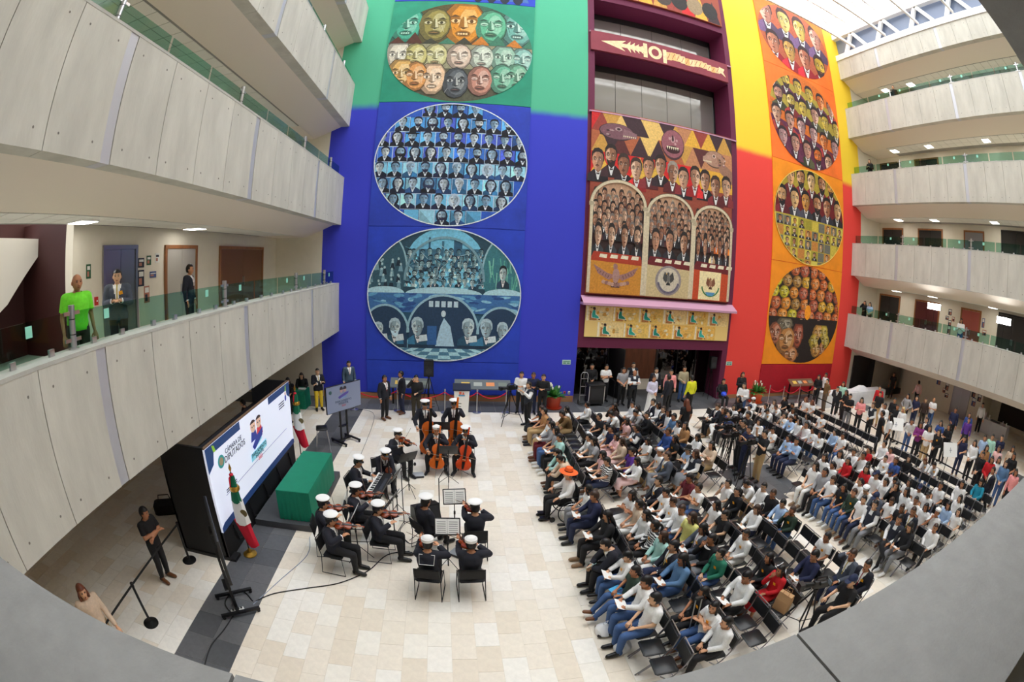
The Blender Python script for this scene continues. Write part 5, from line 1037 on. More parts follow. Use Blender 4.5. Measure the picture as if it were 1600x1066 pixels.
def tripod(name, loc, rz, h, spread, label, cat='tripod', r=.016):
    t = thing(name, loc, rz, label, cat, 'camera and lighting tripods')
    MB().cyl((0, 0, h * .3), (0, 0, h), r * 1.3).obj('column', blackm, t)
    for a in (90, 210, 330):
        c, s = math.cos(math.radians(a)), math.sin(math.radians(a)); MB().tube([(c * .04, s * .04, h * .97), (c * spread * .55, s * spread * .55, h * .45), (c * spread, s * spread, .015)], [r * 1.3, r, r * .8], 6).obj('leg', blackm, t); MB().tube([(0, 0, h * .32), (c * spread * .72, s * spread * .72, h * .28)], r * .6, 5).obj('spreader', blackm, t)
    MB().cyl((0, 0, h), (0, 0, h + .06), .05).obj('head', blackm, t); return t
glossb = mat('lens_glass', (14, 16, 24), .08); scr_g = mat('viewfinder_screen', (120, 130, 140), .3)
def tvcamera(loc, rz, label):
    t = thing('video_camera', loc, rz, label, 'camera', 'video cameras on tripods')
    MB().rbox(-.06, .06, -.2, .14, .02, .2, .02).obj('body', black, t); MB().cyl((0, .13, .11), (0, .24, .11), .05, .05, 12).cyl((0, .24, .11), (0, .36, .11), .058, .066, 14).obj('lens', black, t); MB().cyl((0, .36, .11), (0, .364, .11), .055, n=14).obj('lens_glass', glossb, t)
    MB().box(-.075, .075, .36, .46, .045, .175).obj('matte_box', black, t, smooth=False); MB().tube([(0, -.14, .2), (0, -.12, .26), (0, .1, .26), (0, .12, .2)], .016, 6).obj('handle', black, t); MB().rbox(-.15, -.07, -.08, .08, .17, .24, .01).obj('viewfinder', black, t); MB().obox((-.16, -.1, .24), (.12, .012, .085)).obj('monitor', scr_g, t, smooth=False)
    MB().rbox(-.05, .05, -.29, -.2, .04, .18, .01).obj('battery', blackm, t); MB().tube([(.03, -.2, .02), (.12, -.45, -.06)], .01, 6).obj('pan_bar', blackm, t); return t
def stanchion(loc, label, kind='black'):
    m = blackm if kind == 'black' else chrome; t = thing('barrier_post', loc, 0, label, 'barrier post', 'queue barrier posts')
    MB().lathe([(.001, 0), (.17, 0), (.17, .018), (.06, .045), (.03, .06)], 18).obj('base', m, t); MB().cyl((0, 0, .04), (0, 0, .93), .028 if kind == 'black' else .022, n=12).obj('pole', m, t); MB().cyl((0, 0, .90), (0, 0, .985), .036, n=12).obj('top_cap', m, t); return t
def belt(a, b, label, z=.94, h=.05, sag=0.):
    a, b = Vector((a[0], a[1], z)), Vector((b[0], b[1], z)); n = 8; d = (b - a).normalized(); nn = Vector((-d.y, d.x, 0)) * .003; R = []
    for i in range(n + 1):
        p = a.lerp(b, i / n) - Vector((0, 0, sag * 4 * (i / n) * (1 - i / n))); R.append([p + nn + Vector((0, 0, h / 2)), p - nn + Vector((0, 0, h / 2)), p - nn - Vector((0, 0, h / 2)), p + nn - Vector((0, 0, h / 2))])
    return MB().loft(R).obj('barrier_belt', mat('belt_black', (20, 20, 22), .7), label=label, cat='barrier belt', group='barrier belts')
def rope(a, b, label, z=.86):
    a, b = Vector((a[0], a[1], z)), Vector((b[0], b[1], z)); P = [a.lerp(b, i / 12) - Vector((0, 0, .30 * 4 * (i / 12) * (1 - i / 12) * min(1, (b - a).length / 1.4))) for i in range(13)]
    return MB().tube(P, .022, 7).obj('velvet_rope', mat('red_velvet', (196, 20, 44), .8), label=label, cat='rope', group='red velvet ropes')
def potted_plant(loc, label, potc, s=1.):
    t = thing('potted_plant', loc, 0, label, 'plant', 'potted plants by the mural wall'); pm = mat('pot_%s' % potc[0], potc[1], .5)
    MB().lathe([(.001, 0), (.24 * s, 0), (.27 * s, .06), (.34 * s, .5 * s), (.36 * s, .56 * s), (.33 * s, .56 * s), (.31 * s, .5 * s), (.001, .5 * s)], 20).obj('pot', pm, t); MB().lathe([(.001, 0), (.36 * s, 0), (.38 * s, .05), (.3 * s, .03)], 20).obj('saucer', pm, t)
    gl = [mat('leaf_%d' % i, c, .5) for i, c in enumerate(((46, 110, 48), (70, 136, 60), (96, 156, 76)))]; lw = mat('white_bloom', (244, 244, 232), .6); r = random.Random(len(label))
    for i in range(64):
        a = r.uniform(0, 6.28); el = r.uniform(.25, 1.35); ln = r.uniform(.35, .62) * s; b0 = Vector((.1 * s * math.cos(a), .1 * s * math.sin(a), .5 * s)); d = Vector((math.cos(a) * math.cos(el), math.sin(a) * math.cos(el), math.sin(el))); sd = Vector((-math.sin(a), math.cos(a), 0)); P = []
        for k, w in ((0, .008), (.35, .065), (.65, .075), (1, .004)): c = b0 + d * ln * k - Vector((0, 0, .22 * k * k * math.cos(el) * s)); P.append((c - sd * w * s, c + sd * w * s))
        MB().add([q for p in P for q in p], [(0, 1, 3, 2), (2, 3, 5, 4), (4, 5, 7, 6)]).obj('leaf', gl[i % 3], t)
    for i in range(7):
        a = r.uniform(0, 6.28); p = Vector((.2 * s * math.cos(a), .2 * s * math.sin(a), r.uniform(.86, 1.05) * s)); st = MB().tube([(0, 0, .5 * s), (p.x * .5, p.y * .5, .8 * s), p], .006, 4).obj('stem', gl[0], t); MB().ell(p + Vector((0, 0, .04)), (.04 * s, .02 * s, .07 * s), 7, 5).obj('bloom', lw, st)
    return t
def loud(loc, rz, label, s=1., tilt=0):
    t = thing('loudspeaker', loc, rz, label, 'loudspeaker'); M4 = Matrix.Rotation(tilt, 4, 'X'); gr = mat('speaker_grille', (34, 34, 38), .5)
    def p(mb, n, m):
        mb.v = [tuple(M4 @ (Vector(q) * s)) for q in mb.v]; mb.obj(n, m, t)
    p(MB().loft([[(-.19, .15, 0), (.19, .15, 0), (.13, -.17, 0), (-.13, -.17, 0)], [(-.19, .15, .62), (.19, .15, .62), (.13, -.17, .62), (-.13, -.17, .62)]]), 'cabinet', black); p(MB().box(-.165, .165, .15, .165, .04, .4), 'grille', gr); p(MB().cyl((0, .165, .21), (0, .172, .21), .12, n=20), 'woofer', mat('cone', (50, 50, 54), .6)); p(MB().loft([[(-.15, .151, .43), (.15, .151, .43), (.15, .151, .58), (-.15, .151, .58)], [(-.06, .12, .47), (.06, .12, .47), (.06, .12, .54), (-.06, .12, .54)]]), 'horn', gr); return t
# ================================================================ STAGE, SCREENS, ORCHESTRA
Rz = lambda a: Matrix.Rotation(math.radians(a), 4, 'Z')
# ---- LED wall
ledb = mat('led_cabinet', (22, 22, 25), .55, noise=(3, .12)); scrw = mat('led_white', (226, 232, 250), .5, emit=0.160); scrn = mat('led_navy', (44, 74, 130), .5, emit=0.063); scrg = mat('led_green', (150, 206, 60), .5, emit=0.070); scrc = mat('led_cyan', (150, 220, 240), .5, emit=0.105); scrk = mat('led_ink', (50, 56, 76), .5, emit=0.021); scrr = mat('led_red', (226, 70, 80), .5, emit=0.070); scrs = mat('led_skin', (238, 200, 178), .5, emit=0.087); scru = mat('led_blue', (58, 72, 170), .5, emit=0.063)
LXf, LY0, LY1, LZ = -4.75, 6.95, 12.02, 2.62
led = thing('led_wall', (0, 0, 0), 0, 'large white LED video wall in a black cabinet behind the green table', 'screen')
MB().box(-6.0, -4.80, LY0, LY0 + .06, 0, LZ).obj('end_panel', ledb, led, smooth=False); MB().box(-6.0, -4.80, LY1 - .06, LY1, 0, LZ).obj('end_panel', ledb, led, smooth=False)
MB().box(-6.02, -4.62, LY0 - .03, LY0 + .25, 0, .07).obj('base_rail', ledb, led, smooth=False); MB().box(-4.86, -4.77, LY0, LY1, 0, .72).obj('front_apron', ledb, led, smooth=False); MB().box(-4.82, -4.76, LY0, LY1, LZ - .03, LZ).obj('top_edge', mat('raw_board', (112, 86, 66), .7), led, smooth=False)
MB().box(-6.0, -5.95, LY0, LY1, .0, 1.9).obj('back_panel', ledb, led, smooth=False)
for k in range(5):
    y = LY0 + .5 + k * 1.0; MB().tube([(-4.765, y, .62), (-4.72, y + .02, .40), (-4.74, y + .1, .2), (-4.765, y + .3, .12)], .02, 6).obj('hanging_strap', black, led)
MB().box(-4.80, LXf, LY0, LY1, .72, LZ - .03).obj('screen', scrw, led, smooth=False)
LM = lambda u, v, d=.004: Vector((LXf + d, LY0 + u * (LY1 - LY0), .72 + v * (LZ - .75)))
def led_poly(name, pts, m, L=1):
    mb = MB(); P = [LM(u, v, .002 + .002 * L) for u, v in pts]; n = len(P); Q = [p - Vector((.0015, 0, 0)) for p in P]; mb.add(P + Q, [tuple(range(n)), tuple(range(2 * n - 1, n - 1, -1))] + [(i, n + i, n + (i + 1) % n, (i + 1) % n) for i in range(n)]); return mb.obj(name, m, led, smooth=False)
el2 = lambda u, v, a, b, n=18: [(u + a * math.cos(2 * math.pi * i / n), v + b * math.sin(2 * math.pi * i / n)) for i in range(n)]
led_poly('corner_band', [(0, 1), (0, .72), (.05, .78), (.065, .9), (.33, .9), (.33, 1)], scrn); led_poly('corner_band', [(1, 1), (1, .75), (.955, .82), (.945, .9), (.68, .9), (.68, 1)], scrn); led_poly('accent', [(.065, .9), (.085, .9), (.075, .97), (.055, .99)], scrg, 2); led_poly('accent', [(.945, .9), (.925, .9), (.935, .97), (.945, .99)], scrg, 2)
led_poly('bottom_band', [(0, 0), (1, 0), (1, .06), (.97, .09), (.03, .09), (0, .06)], scrn); led_poly('rule', [(.1, .335), (.9, .335), (.9, .34), (.1, .34)], scrk)
# emblem and lettering
led_poly('emblem', el2(.115, .74, .03, .075), mat('led_teal', (60, 160, 160), .5, emit=0.070)); led_poly('emblem_centre', el2(.115, .74, .018, .045), mat('led_emblem_grey', (170, 150, 120), .5, emit=0.070), 2)
LT = lambda u, v: basis(LM(u, v, .008), (0, 1, 0), (0, 0, 1))
text('lettering', 'CÁMARA DE', LT(.245, .80), .155, scrk, led); text('lettering', 'DIPUTADOS', LT(.252, .715), .20, mat('led_black', (24, 26, 34), .5), led); [led_poly('small_print', [(.11, v_), (.22, v_), (.22, v_ + .014), (.11, v_ + .014)], scrk, 1) for v_ in (.355, .38)]
for dx, hw in ((-.035, 1.0), (.035, .9)):
    led_poly('child_face', el2(.5 + dx, .80, .03, .075), scrs, 3); led_poly('child_hair', [(u, v) for u, v in el2(.5 + dx, .825, .034, .062) if v > .838], mat('led_hair', (60, 46, 50), .5, emit=0.028), 4); led_poly('child_jersey', [(.5 + dx - .04, .62), (.5 + dx + .04, .62), (.5 + dx + .025, .74), (.5 + dx - .025, .74)], scrr if dx > 0 else scru, 2)
    for e in (-1, 1): led_poly('child_eye', el2(.5 + dx + e * .011, .80, .005, .012, 8), scrk, 5)
led_poly('book_shape', [(.43, .56), (.45, .5), (.56, .6), (.575, .7), (.5, .66)], scru, 6); led_poly('sash', [(.45, .5), (.55, .56), (.55, .64), (.45, .56)], scrc, 5); led_poly('title_band', [(.40, .38), (.60, .40), (.60, .5), (.40, .48)], scrc, 3)
text('lettering', 'PARLAMENTO', LT(.5, .455) @ Matrix.Translation((0, 0, .01)), .15, mat('led_green_ink', (50, 100, 110), .5, emit=0.021), led); text('lettering', 'INFANTIL', LT(.5, .40) @ Matrix.Translation((0, 0, .01)), .12, mat('led_green_ink'), led); text('lettering', '2023', LT(.5, .345) @ Matrix.Translation((0, 0, .01)), .13, scrr, led)
led_poly('side_logo', el2(.93, .8, .012, .05), scru, 2); led_poly('side_logo', el2(.93, .865, .011, .028), scrs, 2)
[led_poly('small_print', [(.82, v_), (.905, v_), (.905, v_ + .016), (.82, v_ + .016)], scrk, 1) for v_ in (.70, .735, .77)]
# ---- platform and table
stg = mat('platform_grey', (74, 76, 80), .7, noise=(6, .08)); ST = thing('stage_platform', label='low dark grey carpeted platform under the green table', cat='platform')
for y0, y1 in ((8.48, 9.94), (9.95, 11.42)): MB().box(-4.72, -3.2, y0, y1, 0, .17).obj('deck', stg, ST, smooth=False)
MB().box(-4.60, -4.05, 11.45, 12.0, 0, .09).obj('step', stg, ST, smooth=False)
gcl = mat('green_tablecloth', (0, 126, 96), .8, noise=(5, .06))
def cloth_table(x0, x1, y0, y1, zb, zt, m, label, folds=26, cat='table', amp=.018):
    t = thing('draped_table', (0, 0, 0), 0, label, cat); mb = MB(); n = folds * 4; cx, cy = (x0 + x1) / 2, (y0 + y1) / 2
    per = []
    for i in range(n):
        s = i / n * 4
        e, f = int(s), s - int(s); per.append([(x0 + (x1 - x0) * f, y0), (x1, y0 + (y1 - y0) * f), (x1 - (x1 - x0) * f, y1), (x0, y1 - (y1 - y0) * f)][e])
    rg = []
    for z, k in ((zt, -.012), (zt - .012, .002), (zt - .3, .6), (zb + .012, 1.0)):
        R = []
        for i, (x, y) in enumerate(per):
            o = k * amp * (1 + math.sin(i * 1.9) * .9) if k > 0 else k; dx, dy = x - cx, y - cy; L = math.hypot(dx, dy); R.append((x + dx / L * o, y + dy / L * o, z))
        rg.append(R)
    mb.loft(rg).obj('tablecloth', m, t, smooth=True)
    for x in (x0 + .06, x1 - .06):
        for y in (y0 + .06, y1 - .06): MB().cyl((x, y, zb), (x, y, zt - .03), .02).obj('leg', blackm, t)
    return t
cloth_table(-4.08, -3.24, 8.66, 10.95, .17, .96, gcl, 'long table draped in a plain green cloth on the platform')
# ---- flags
fg, fw, fr_ = mat('flag_green', (0, 104, 72), .7), mat('flag_white', (236, 236, 234), .7), mat('flag_red', (206, 20, 50), .7); polem = mat('flag_pole', (60, 44, 30), .4)
def flag(x, y, h, ph, label):
    t = thing('flag_on_stand', (x, y, 0), 0, label, 'flag', 'tricolour flags beside the video wall')
    MB().lathe([(.001, 0), (.16, 0), (.16, .02), (.05, .06), (.03, .16)], 18).obj('base', gold, t); MB().cyl((0, 0, .1), (0, 0, h), .016).obj('pole', polem, t); MB().lathe([(.001, 0), (.02, .02), (.035, .08), (.001, .2)], 10, (0, 0, h)).obj('finial', gold, t)
    def hang(name, a0, a1, m, z0, z1, r0, r1, dx=0.):
        mb = MB(); n = 10; R = []
        for k in range(7):
            f = k / 6; z = z1 + (z0 - z1) * f; r = r0 + (r1 - r0) * f; c = Vector((.02 + dx * f, -.03 * f, z)); R.append([c + Vector((math.cos(a0 + (a1 - a0) * i / n) * r * (1 + .22 * math.sin(i * 2.4 + f)), math.sin(a0 + (a1 - a0) * i / n) * r * .8 * (1 + .22 * math.cos(i * 2.0)), -.05 * f * math.sin(i))) for i in range(n)])
        return mb.loft(R).obj(name, m, t)
    z1 = h - .08
    hang('green_stripe', 0, 6.28, fg, z1 - .55, z1, .045, .11); w = hang('white_stripe', 0, 6.28, fw, z1 - 1.05, z1 - .53, .115, .16, .05); hang('red_stripe', 0, 6.28, fr_, z1 - 1.62, z1 - 1.0, .155, .12, .16)
    MB().lathe([(.001, 0), (.085, 0), (.085, .006), (.001, .006)], 18, (.16, -.09, z1 - .8), 0, Matrix.Rotation(math.pi / 2, 3, 'X') ).obj('coat_of_arms', mat('arms_brown', (120, 104, 60), .6), w)
    tie = MB(); tie.ell((0, 0, z1 + .02), (.05, .05, .035)); tie.obj('bow_knot', fr_, t)
    for k, m in enumerate((fg, fw, fr_)):
        a = k * 2.1; MB().tube([(0, 0, z1 + .02), (.06 * math.cos(a), .06 * math.sin(a), z1 - .04), (.09 * math.cos(a), .09 * math.sin(a), z1 - .3)], [.012, .02, .012], 5).obj('ribbon', m, t)
    MB().lathe([(.10, 0), (.115, .02), (.115, .08), (.10, .1)], 12, (.02, 0, z1 - .33)).obj('gold_band', gold, t); return t
flag(-4.42, 7.3, 2.02, 0, 'tricolour flag on a brass stand at near end of the video wall'); flag(-4.70, 12.36, 2.2, 0, 'tricolour flag on a brass stand at far end of the video wall')
# ---- monitors on wheeled stands
tvs = mat('monitor_picture', (132, 142, 170), .2, emit=0.017)
def monitor(cx, cy, ang, w, z0, z1, label, pic=True):
    t = thing('monitor_on_stand', (cx, cy, 0), math.radians(ang), label, 'monitor', 'monitors on wheeled stands')
    MB().rbox(-w / 2, w / 2, -.03, .03, z0, z1, .012).obj('casing', black, t); sc_ = MB().box(-w / 2 + .015, w / 2 - .015, .03, .033, z0 + .02, z1 - .015).obj('screen', tvs, t, smooth=False)
    for s in (-1, 1):
        MB().box(s * .14 - .025, s * .14 + .025, -.09, -.04, .1, z1 - .25).obj('upright', blackm, t, smooth=False); MB().box(s * .3 - .03, s * .3 + .03, -.42, .38, .07, .12).obj('foot', blackm, t, smooth=False)
        for y in (-.38, .34): MB().cyl((s * .3 - .02, y, .035), (s * .3 + .02, y, .035), .034, n=12).obj('caster', black, t)
    MB().box(-.32, .32, -.1, -.03, .08, .13).obj('crossbeam', blackm, t, smooth=False); MB().box(-.16, .16, -.16, -.03, .55, .58).obj('tray', blackm, t, smooth=False)
    if pic:
        f = lambda u, v: (-(-w / 2 + u * w), .034, z0 + v * (z1 - z0))
        def pp(nm_, pts, m, L):
            P = [Vector(f(u, v)) + Vector((0, .0012 * L, 0)) for u, v in pts]; Q = [p - Vector((0, .001, 0)) for p in P]; n = len(P); MB().add(P + Q, [tuple(range(n))[::-1], tuple(range(n, 2 * n))]).obj(nm_, m, sc_, smooth=False)
        g = lambda nm_, c=(0, 0, 0): mat('mon_' + nm_, c, .4, emit=0.014)
        for dx in (-.05, .05): pp('child_face', el2(.48 + dx, .78, .04, .09), g('skin', (170, 140, 140)), 2); pp('child_hair', [q for q in el2(.48 + dx, .83, .048, .09) if q[1] > .79], g('hair', (50, 46, 60)), 3)
        pp('book_shape', [(.33, .56), (.36, .48), (.62, .62), (.64, .7), (.5, .66)], g('violet', (90, 80, 160)), 4); pp('sash', [(.4, .46), (.58, .5), (.58, .56), (.42, .52)], g('cyan', (110, 140, 190)), 1)
        pp('emblem', el2(.12, .78, .04, .07), g('green', (60, 96, 100)), 1)
        TM = lambda u, v: Matrix.Translation(f(u, v)) @ basis((0, .002, 0), (-1, 0, 0), (0, 0, 1))
        text('lettering', 'PARLAMENTO', TM(.48, .38), .11, g('ink', (70, 84, 110)), sc_); text('lettering', 'INFANTIL', TM(.48, .29), .1, g('ink'), sc_); text('lettering', '2023', TM(.48, .2), .09, g('red', (170, 60, 70)), sc_)
    return t
monitor(-3.58, 14.0, -127, 1.5, 1.14, 2.04, 'flat monitor on wheeled stand showing two cartoon children, before the blue wall')
monitor(-4.05, 5.62, -54.2, 1.55, 1.12, 2.02, 'flat monitor on wheeled stand seen edge-on beside the near flag', pic=False)
# ---- stool with laptop
t = thing('high_stool', (-4.18, 13.2, 0), .3, 'chrome-legged stool with square black seat near the far flag', 'stool'); MB().rbox(-.19, .19, -.19, .19, .74, .8, .03).obj('seat', pad, t)
for sx in (-1, 1):
    for sy in (-1, 1): MB().tube([(sx * .15, sy * .15, .74), (sx * .24, sy * .24, .012)], .012, 6).obj('leg', chrome, t)
t = thing('laptop', (-4.18, 13.2, .80), .3, 'closed black laptop lying on the stool', 'laptop'); MB().rbox(-.17, .17, -.12, .12, 0, .018, .01).obj('base', black, t); MB().rbox(-.17, .17, -.12, .12, .019, .03, .01).obj('lid', blackm, t)
# ---- orchestra
uni = ('J')
sled = sled_chair(); sled_used = [False]
def place_sled(x, y, f, label):
    c = sled if not sled_used[0] else dup(sled); sled_used[0] = True; c.location = (x, y, 0); c.rotation_euler = (0, 0, math.radians(f - 90)); tag(c, label, 'chair', 'black chairs of the orchestra'); return c
KV = ('S', 'v', 'n', 12, -8, .05); KR = ('S', 'h', 'n', 0, -6, 0.); KK = ('S', 'k', 'n', 0, -14, .1); KC = ('S', 'u', 'w', 0, -10, .05); KB = ('T', 's', 'n', 10, -8, 0.); KL = ('S', 'f', 'n', 0, -12, .55)
MUS = [(-2.66, 7.85, 8, KV, 'q', 'woman in dark naval uniform and white cap playing violin beside the green table', 'n'), (-2.35, 7.27, -8, KV, 'q', 'uniformed violinist in white cap seated nearest the near flag', 's'), (-2.09, 8.53, 5, KV, 'q', 'woman violinist in white cap seated beside the keyboard player', 'n'), (-1.49, 7.81, -4, KV, 'q', 'uniformed man with broad white cap, centre of the left string group', 's'), (-2.34, 9.99, -8, KK, 'q', 'keyboard player in dark uniform and white peaked cap', 's'), (-1.84, 10.9, -62, KL, 'q', 'violist in white cap bending forward, viola on his knee', 's'), (-1.53, 11.9, -48, KV, 'q', 'bearded-collar uniformed violinist facing camera beside the violist', 's'), (-.44, 12.33, -88, KC, 'a', 'sailor in round white hat playing the lighter orange cello', 's'), (.41, 12.28, -98, KC, 'q', 'cellist in peaked white cap playing the redder cello', 's'), (-.84, 13.41, -78, KB, 'q', 'standing double bass player behind the sailor cellist', 's'), (.07, 13.55, -95, KB, 'q', 'standing double bass player before the white lectern', 's'), (-.52, 8.17, 40, KR, 'q', 'uniformed musician turned beside the floor monitor speaker', 's'), (.47, 7.96, 92, KV, 'q', 'violinist in broad white cap with back to camera, bow arm out', 's'), (-.44, 6.67, 84, KV, 'a', 'sailor violinist with white-edged square collar seen from behind', 's'), (.33, 6.67, 93, KV, 'a', 'violinist in small round white cap seen from behind, nearest the camera', 's')]
VL = ('near the green table', 'nearest the near flag', 'beside the keyboard player', 'of the centre left man', '', 'lying on the bent violist', 'of the violinist facing the camera', '', '', '', '', '', 'of the man with his bow arm out', 'of the sailor with square collar', 'of the rearmost capped player')
for i, (x, y, f, key, hk, lab, hr) in enumerate(MUS):
    lab = lab.replace('bearded-collar uniformed', 'uniformed'); short_ = None
    o = person(x, y, f, key, 'J', 'k', hr, lab, 'naval orchestra musicians', hatk=hk, hc='k', shoe=0, tie=1, skin=i % 3)
    F = Matrix.Translation((x, y, 0)) @ Rz(f - 90); P = lambda *q: F @ Vector(q)
    if key[0] == 'S': place_sled(x, y, f, 'black wire-legged chair ' + ('of the violinist beside the green table', 'of the violinist nearest the near flag', 'of the violinist beside the keyboard', 'of the centre left string player', 'of the keyboard player', 'of the bent violist', 'of the violinist facing the camera', 'of the sailor with orange cello', 'of the player with red-brown cello', '', '', 'beside the wedge speaker', 'of the violinist with bow arm out', 'of the square-collared sailor', 'of the rearmost capped violinist')[i])
    if i in (13,):   # sailor collar
        J = body(key)['J']; mb = MB(); pts = [(-.14, -.12, J['nec'].z - .02), (.14, -.12, J['nec'].z - .02), (.13, -.222, J['nec'].z - .18), (-.13, -.222, J['nec'].z - .18)]; mb.tube(pts, .007, 5, 0, closed=True); cs = MB().add(pts + [(q[0], q[1] + .01, q[2] - .004) for q in pts], [(0, 1, 2, 3), (7, 6, 5, 4), (0, 4, 5, 1), (2, 6, 7, 3), (0, 3, 7, 4), (1, 5, 6, 2)]).obj('square_collar', fab('dark_suit_top', (28, 30, 42)), o); mb.obj('collar_stripe', capw, cs)
    if key is KV:
        a, b = P(-.05, .045, 1.085), P(-.20, .60, 1.03); d = (b - a).normalized(); up = Vector((0, 0, 1)); side = d.cross(up).normalized(); nz = side.cross(d); nz = (nz + side * .35).normalized(); side = d.cross(nz)
        viol('violin', basis(a - nz * .02, side, d), 1.0, varn, 'brown violin %s' % VL[i], 'violin')
        h = P(.16, .33, .97); c = a + d * .19 + nz * .07; e = c + (c - h).normalized() * (.70 - (c - h).length); bow(h, e, 'bow drawn across the violin %s' % VL[i])
    if key is KL:
        a, b = P(.02, .50, .44), P(-.05, .30, 1.0); d = (b - a).normalized(); s_ = d.cross(P(0, 1, 0) - P(0, 0, 0)).normalized(); viol('viola', basis(a, s_, d), 1.12, varn3, 'dark brown viola standing on the bent player\'s knee', 'viola'); bow(P(.2, .5, .6), P(.16, .44, 1.33), 'bow held upright by the bent violist')
    if key is KC:
        a, b = P(.02, .55, .22), P(-.10, .16, 1.25); d = (b - a).normalized(); s_ = d.cross(P(0, 1, 0) - P(0, 0, 0)).normalized(); viol('cello', basis(a, s_, d), 2.08, varn2 if i == 7 else mat('red_cello_varnish', (196, 66, 26), .25, noise=(6, .18)), ('bright orange cello held by the round-hatted sailor', 'red-brown cello of the player in peaked cap')[i - 7], 'cello', pin=.26); bow(P(.28, .5, .72), P(-.38, .62, .62), ('cello bow of the round-hatted sailor', 'cello bow of the player in peaked cap')[i - 7])
    if key is KB:
        a, b = P(-.05, .45, .16), P(-.14, .25, 1.9); d = (b - a).normalized(); s_ = d.cross(P(0, 1, 0) - P(0, 0, 0)).normalized(); viol('double_bass', basis(a, s_, d), 2.95, varn2, ('double bass behind the sailor cellist', 'double bass in front of the white lectern')[i - 9], 'double bass', pin=.18); bow(P(.32, .42, 1.0), P(-.38, .62, .95), ('bass bow of the player behind the sailor', 'bass bow of the player by the lectern')[i - 9])
# stands
ms0 = music_stand(); msu = [False]
for x, y, f, sh, lab in ((-1.98, 7.72, -2, 1, 'between table-side violinists and the left group'), (-1.27, 8.42, -15, 1, 'in front of the keyboard-side violinist'), (-1.32, 9.55, -15, 1, 'standing over the electric keyboard'), (-1.12, 10.62, -55, 0, 'shared by the violist and his neighbour'), (-.08, 11.14, -92, 0, 'standing between the two cellos'), (-.30, 12.95, -90, 0, 'between the two double basses'), (.06, 8.60, 95, 1, 'in front of the man with his bow arm out'), (-.09, 7.40, 90, 1, 'in front of the two rear violinists')):
    c = ms0 if not msu[0] else dup(ms0); msu[0] = True; c.location = (x, y, 0); c.rotation_euler = (0, 0, math.radians(f - 90)); tag(c, 'black music stand ' + lab, 'music stand', 'music stands of the orchestra')
    if sh: sheets((x, y, 0), math.radians(f - 90), 'open white score on the stand ' + lab.replace('standing ', ''))
# keyboard
t = thing('electric_keyboard', (-1.78, 9.72, 0), math.radians(-98), 'black electric keyboard with white keys on a folding stand', 'keyboard')
MB().rbox(-.6, .6, -.16, .2, .70, .78, .02).obj('case', black, t)
kw = mat('key_white', (244, 244, 240), .3)
for i in range(35): MB().box(-.56 + i * .032, -.56 + i * .032 + .029, -.155, -.02, .775, .792).obj('white_key', kw, t, smooth=False)
for i in range(34):
    if i % 7 not in (2, 6): MB().box(-.56 + (i + 1) * .032 - .01, -.56 + (i + 1) * .032 + .008, -.105, -.02, .792, .802).obj('black_key', black, t, smooth=False)
for s in (-1, 1): MB().tube([(s * .4, -.16, .01), (-s * .0 + s * .4, .18, .69)], .014, 6).obj('stand_leg', blackm, t); MB().tube([(s * .4, .18, .01), (s * .4, -.16, .69)], .014, 6).obj('stand_leg', blackm, t)
MB().box(-.3, .3, .1, .17, .78, .786).obj('control_panel', mat('panel_grey', (60, 62, 68), .4), t, smooth=False)
# floor monitor wedge, mic stands, boxes, cables
t = thing('floor_monitor', (-.62, 9.45, 0), math.radians(25), 'black wedge monitor speaker on the floor amid the orchestra', 'loudspeaker')
MB().loft([[(-.32, -.2, 0), (-.32, .24, 0), (-.32, .2, .34), (-.32, -.06, .40)], [(.32, -.2, 0), (.32, .24, 0), (.32, .2, .34), (.32, -.06, .40)]]).obj('cabinet', black, t, smooth=False); MB().obox((0, -.145, .2), (.56, .012, .36), Matrix.Rotation(-.33, 3, 'X')).obj('grille', mat('speaker_grille', (34, 34, 38), .5), t, smooth=False)
for k, (x, y, h, lab) in enumerate(((-1.11, 9.0, 1.5, 'black microphone stand beside the keyboard stand'), (-.28, 9.0, 1.35, 'black microphone stand beside the wedge speaker'), (.2, 11.9, .9, 'short microphone stand between the cellists'), (7.0, 18.1, 1.2, 'microphone stand at the entrance before the equipment cases'))):
    t = thing('microphone_stand', (x, y, 0), k, lab, 'microphone stand', 'microphone stands'); MB().cyl((0, 0, .1), (0, 0, h), .011).obj('pole', blackm, t); MB().tube([(0, 0, h), (.3, 0, h - .12 + .3)], .008, 5).obj('boom', blackm, t); MB().ell((.31, 0, h + .19), (.03, .03, .045), 8, 6).obj('microphone', blackm, t)
    for a in (0, 120, 240): MB().tube([(0, 0, .18), (.3 * math.cos(math.radians(a)), .3 * math.sin(math.radians(a)), .012)], .009, 5).obj('leg', blackm, t)
gb_ = mat('stage_box_grey', (170, 174, 180), .5)
for x, y, a, lab in ((-.95, 11.7, .2, 'grey stage box on the floor beside the sailor cellist'), (.12, 7.95, -.6, 'grey stage box on the floor under the rear music stand')):
    t = thing('stage_box', (x, y, 0), a, lab, 'stage box', 'grey stage boxes'); MB().rbox(-.16, .16, -.13, .13, 0, .08, .015).obj('case', gb_, t); MB().box(-.14, .14, -.135, -.128, .015, .065).obj('connector_panel', black, t, smooth=False)
cabm = mat('cable_black', (22, 22, 24), .5)
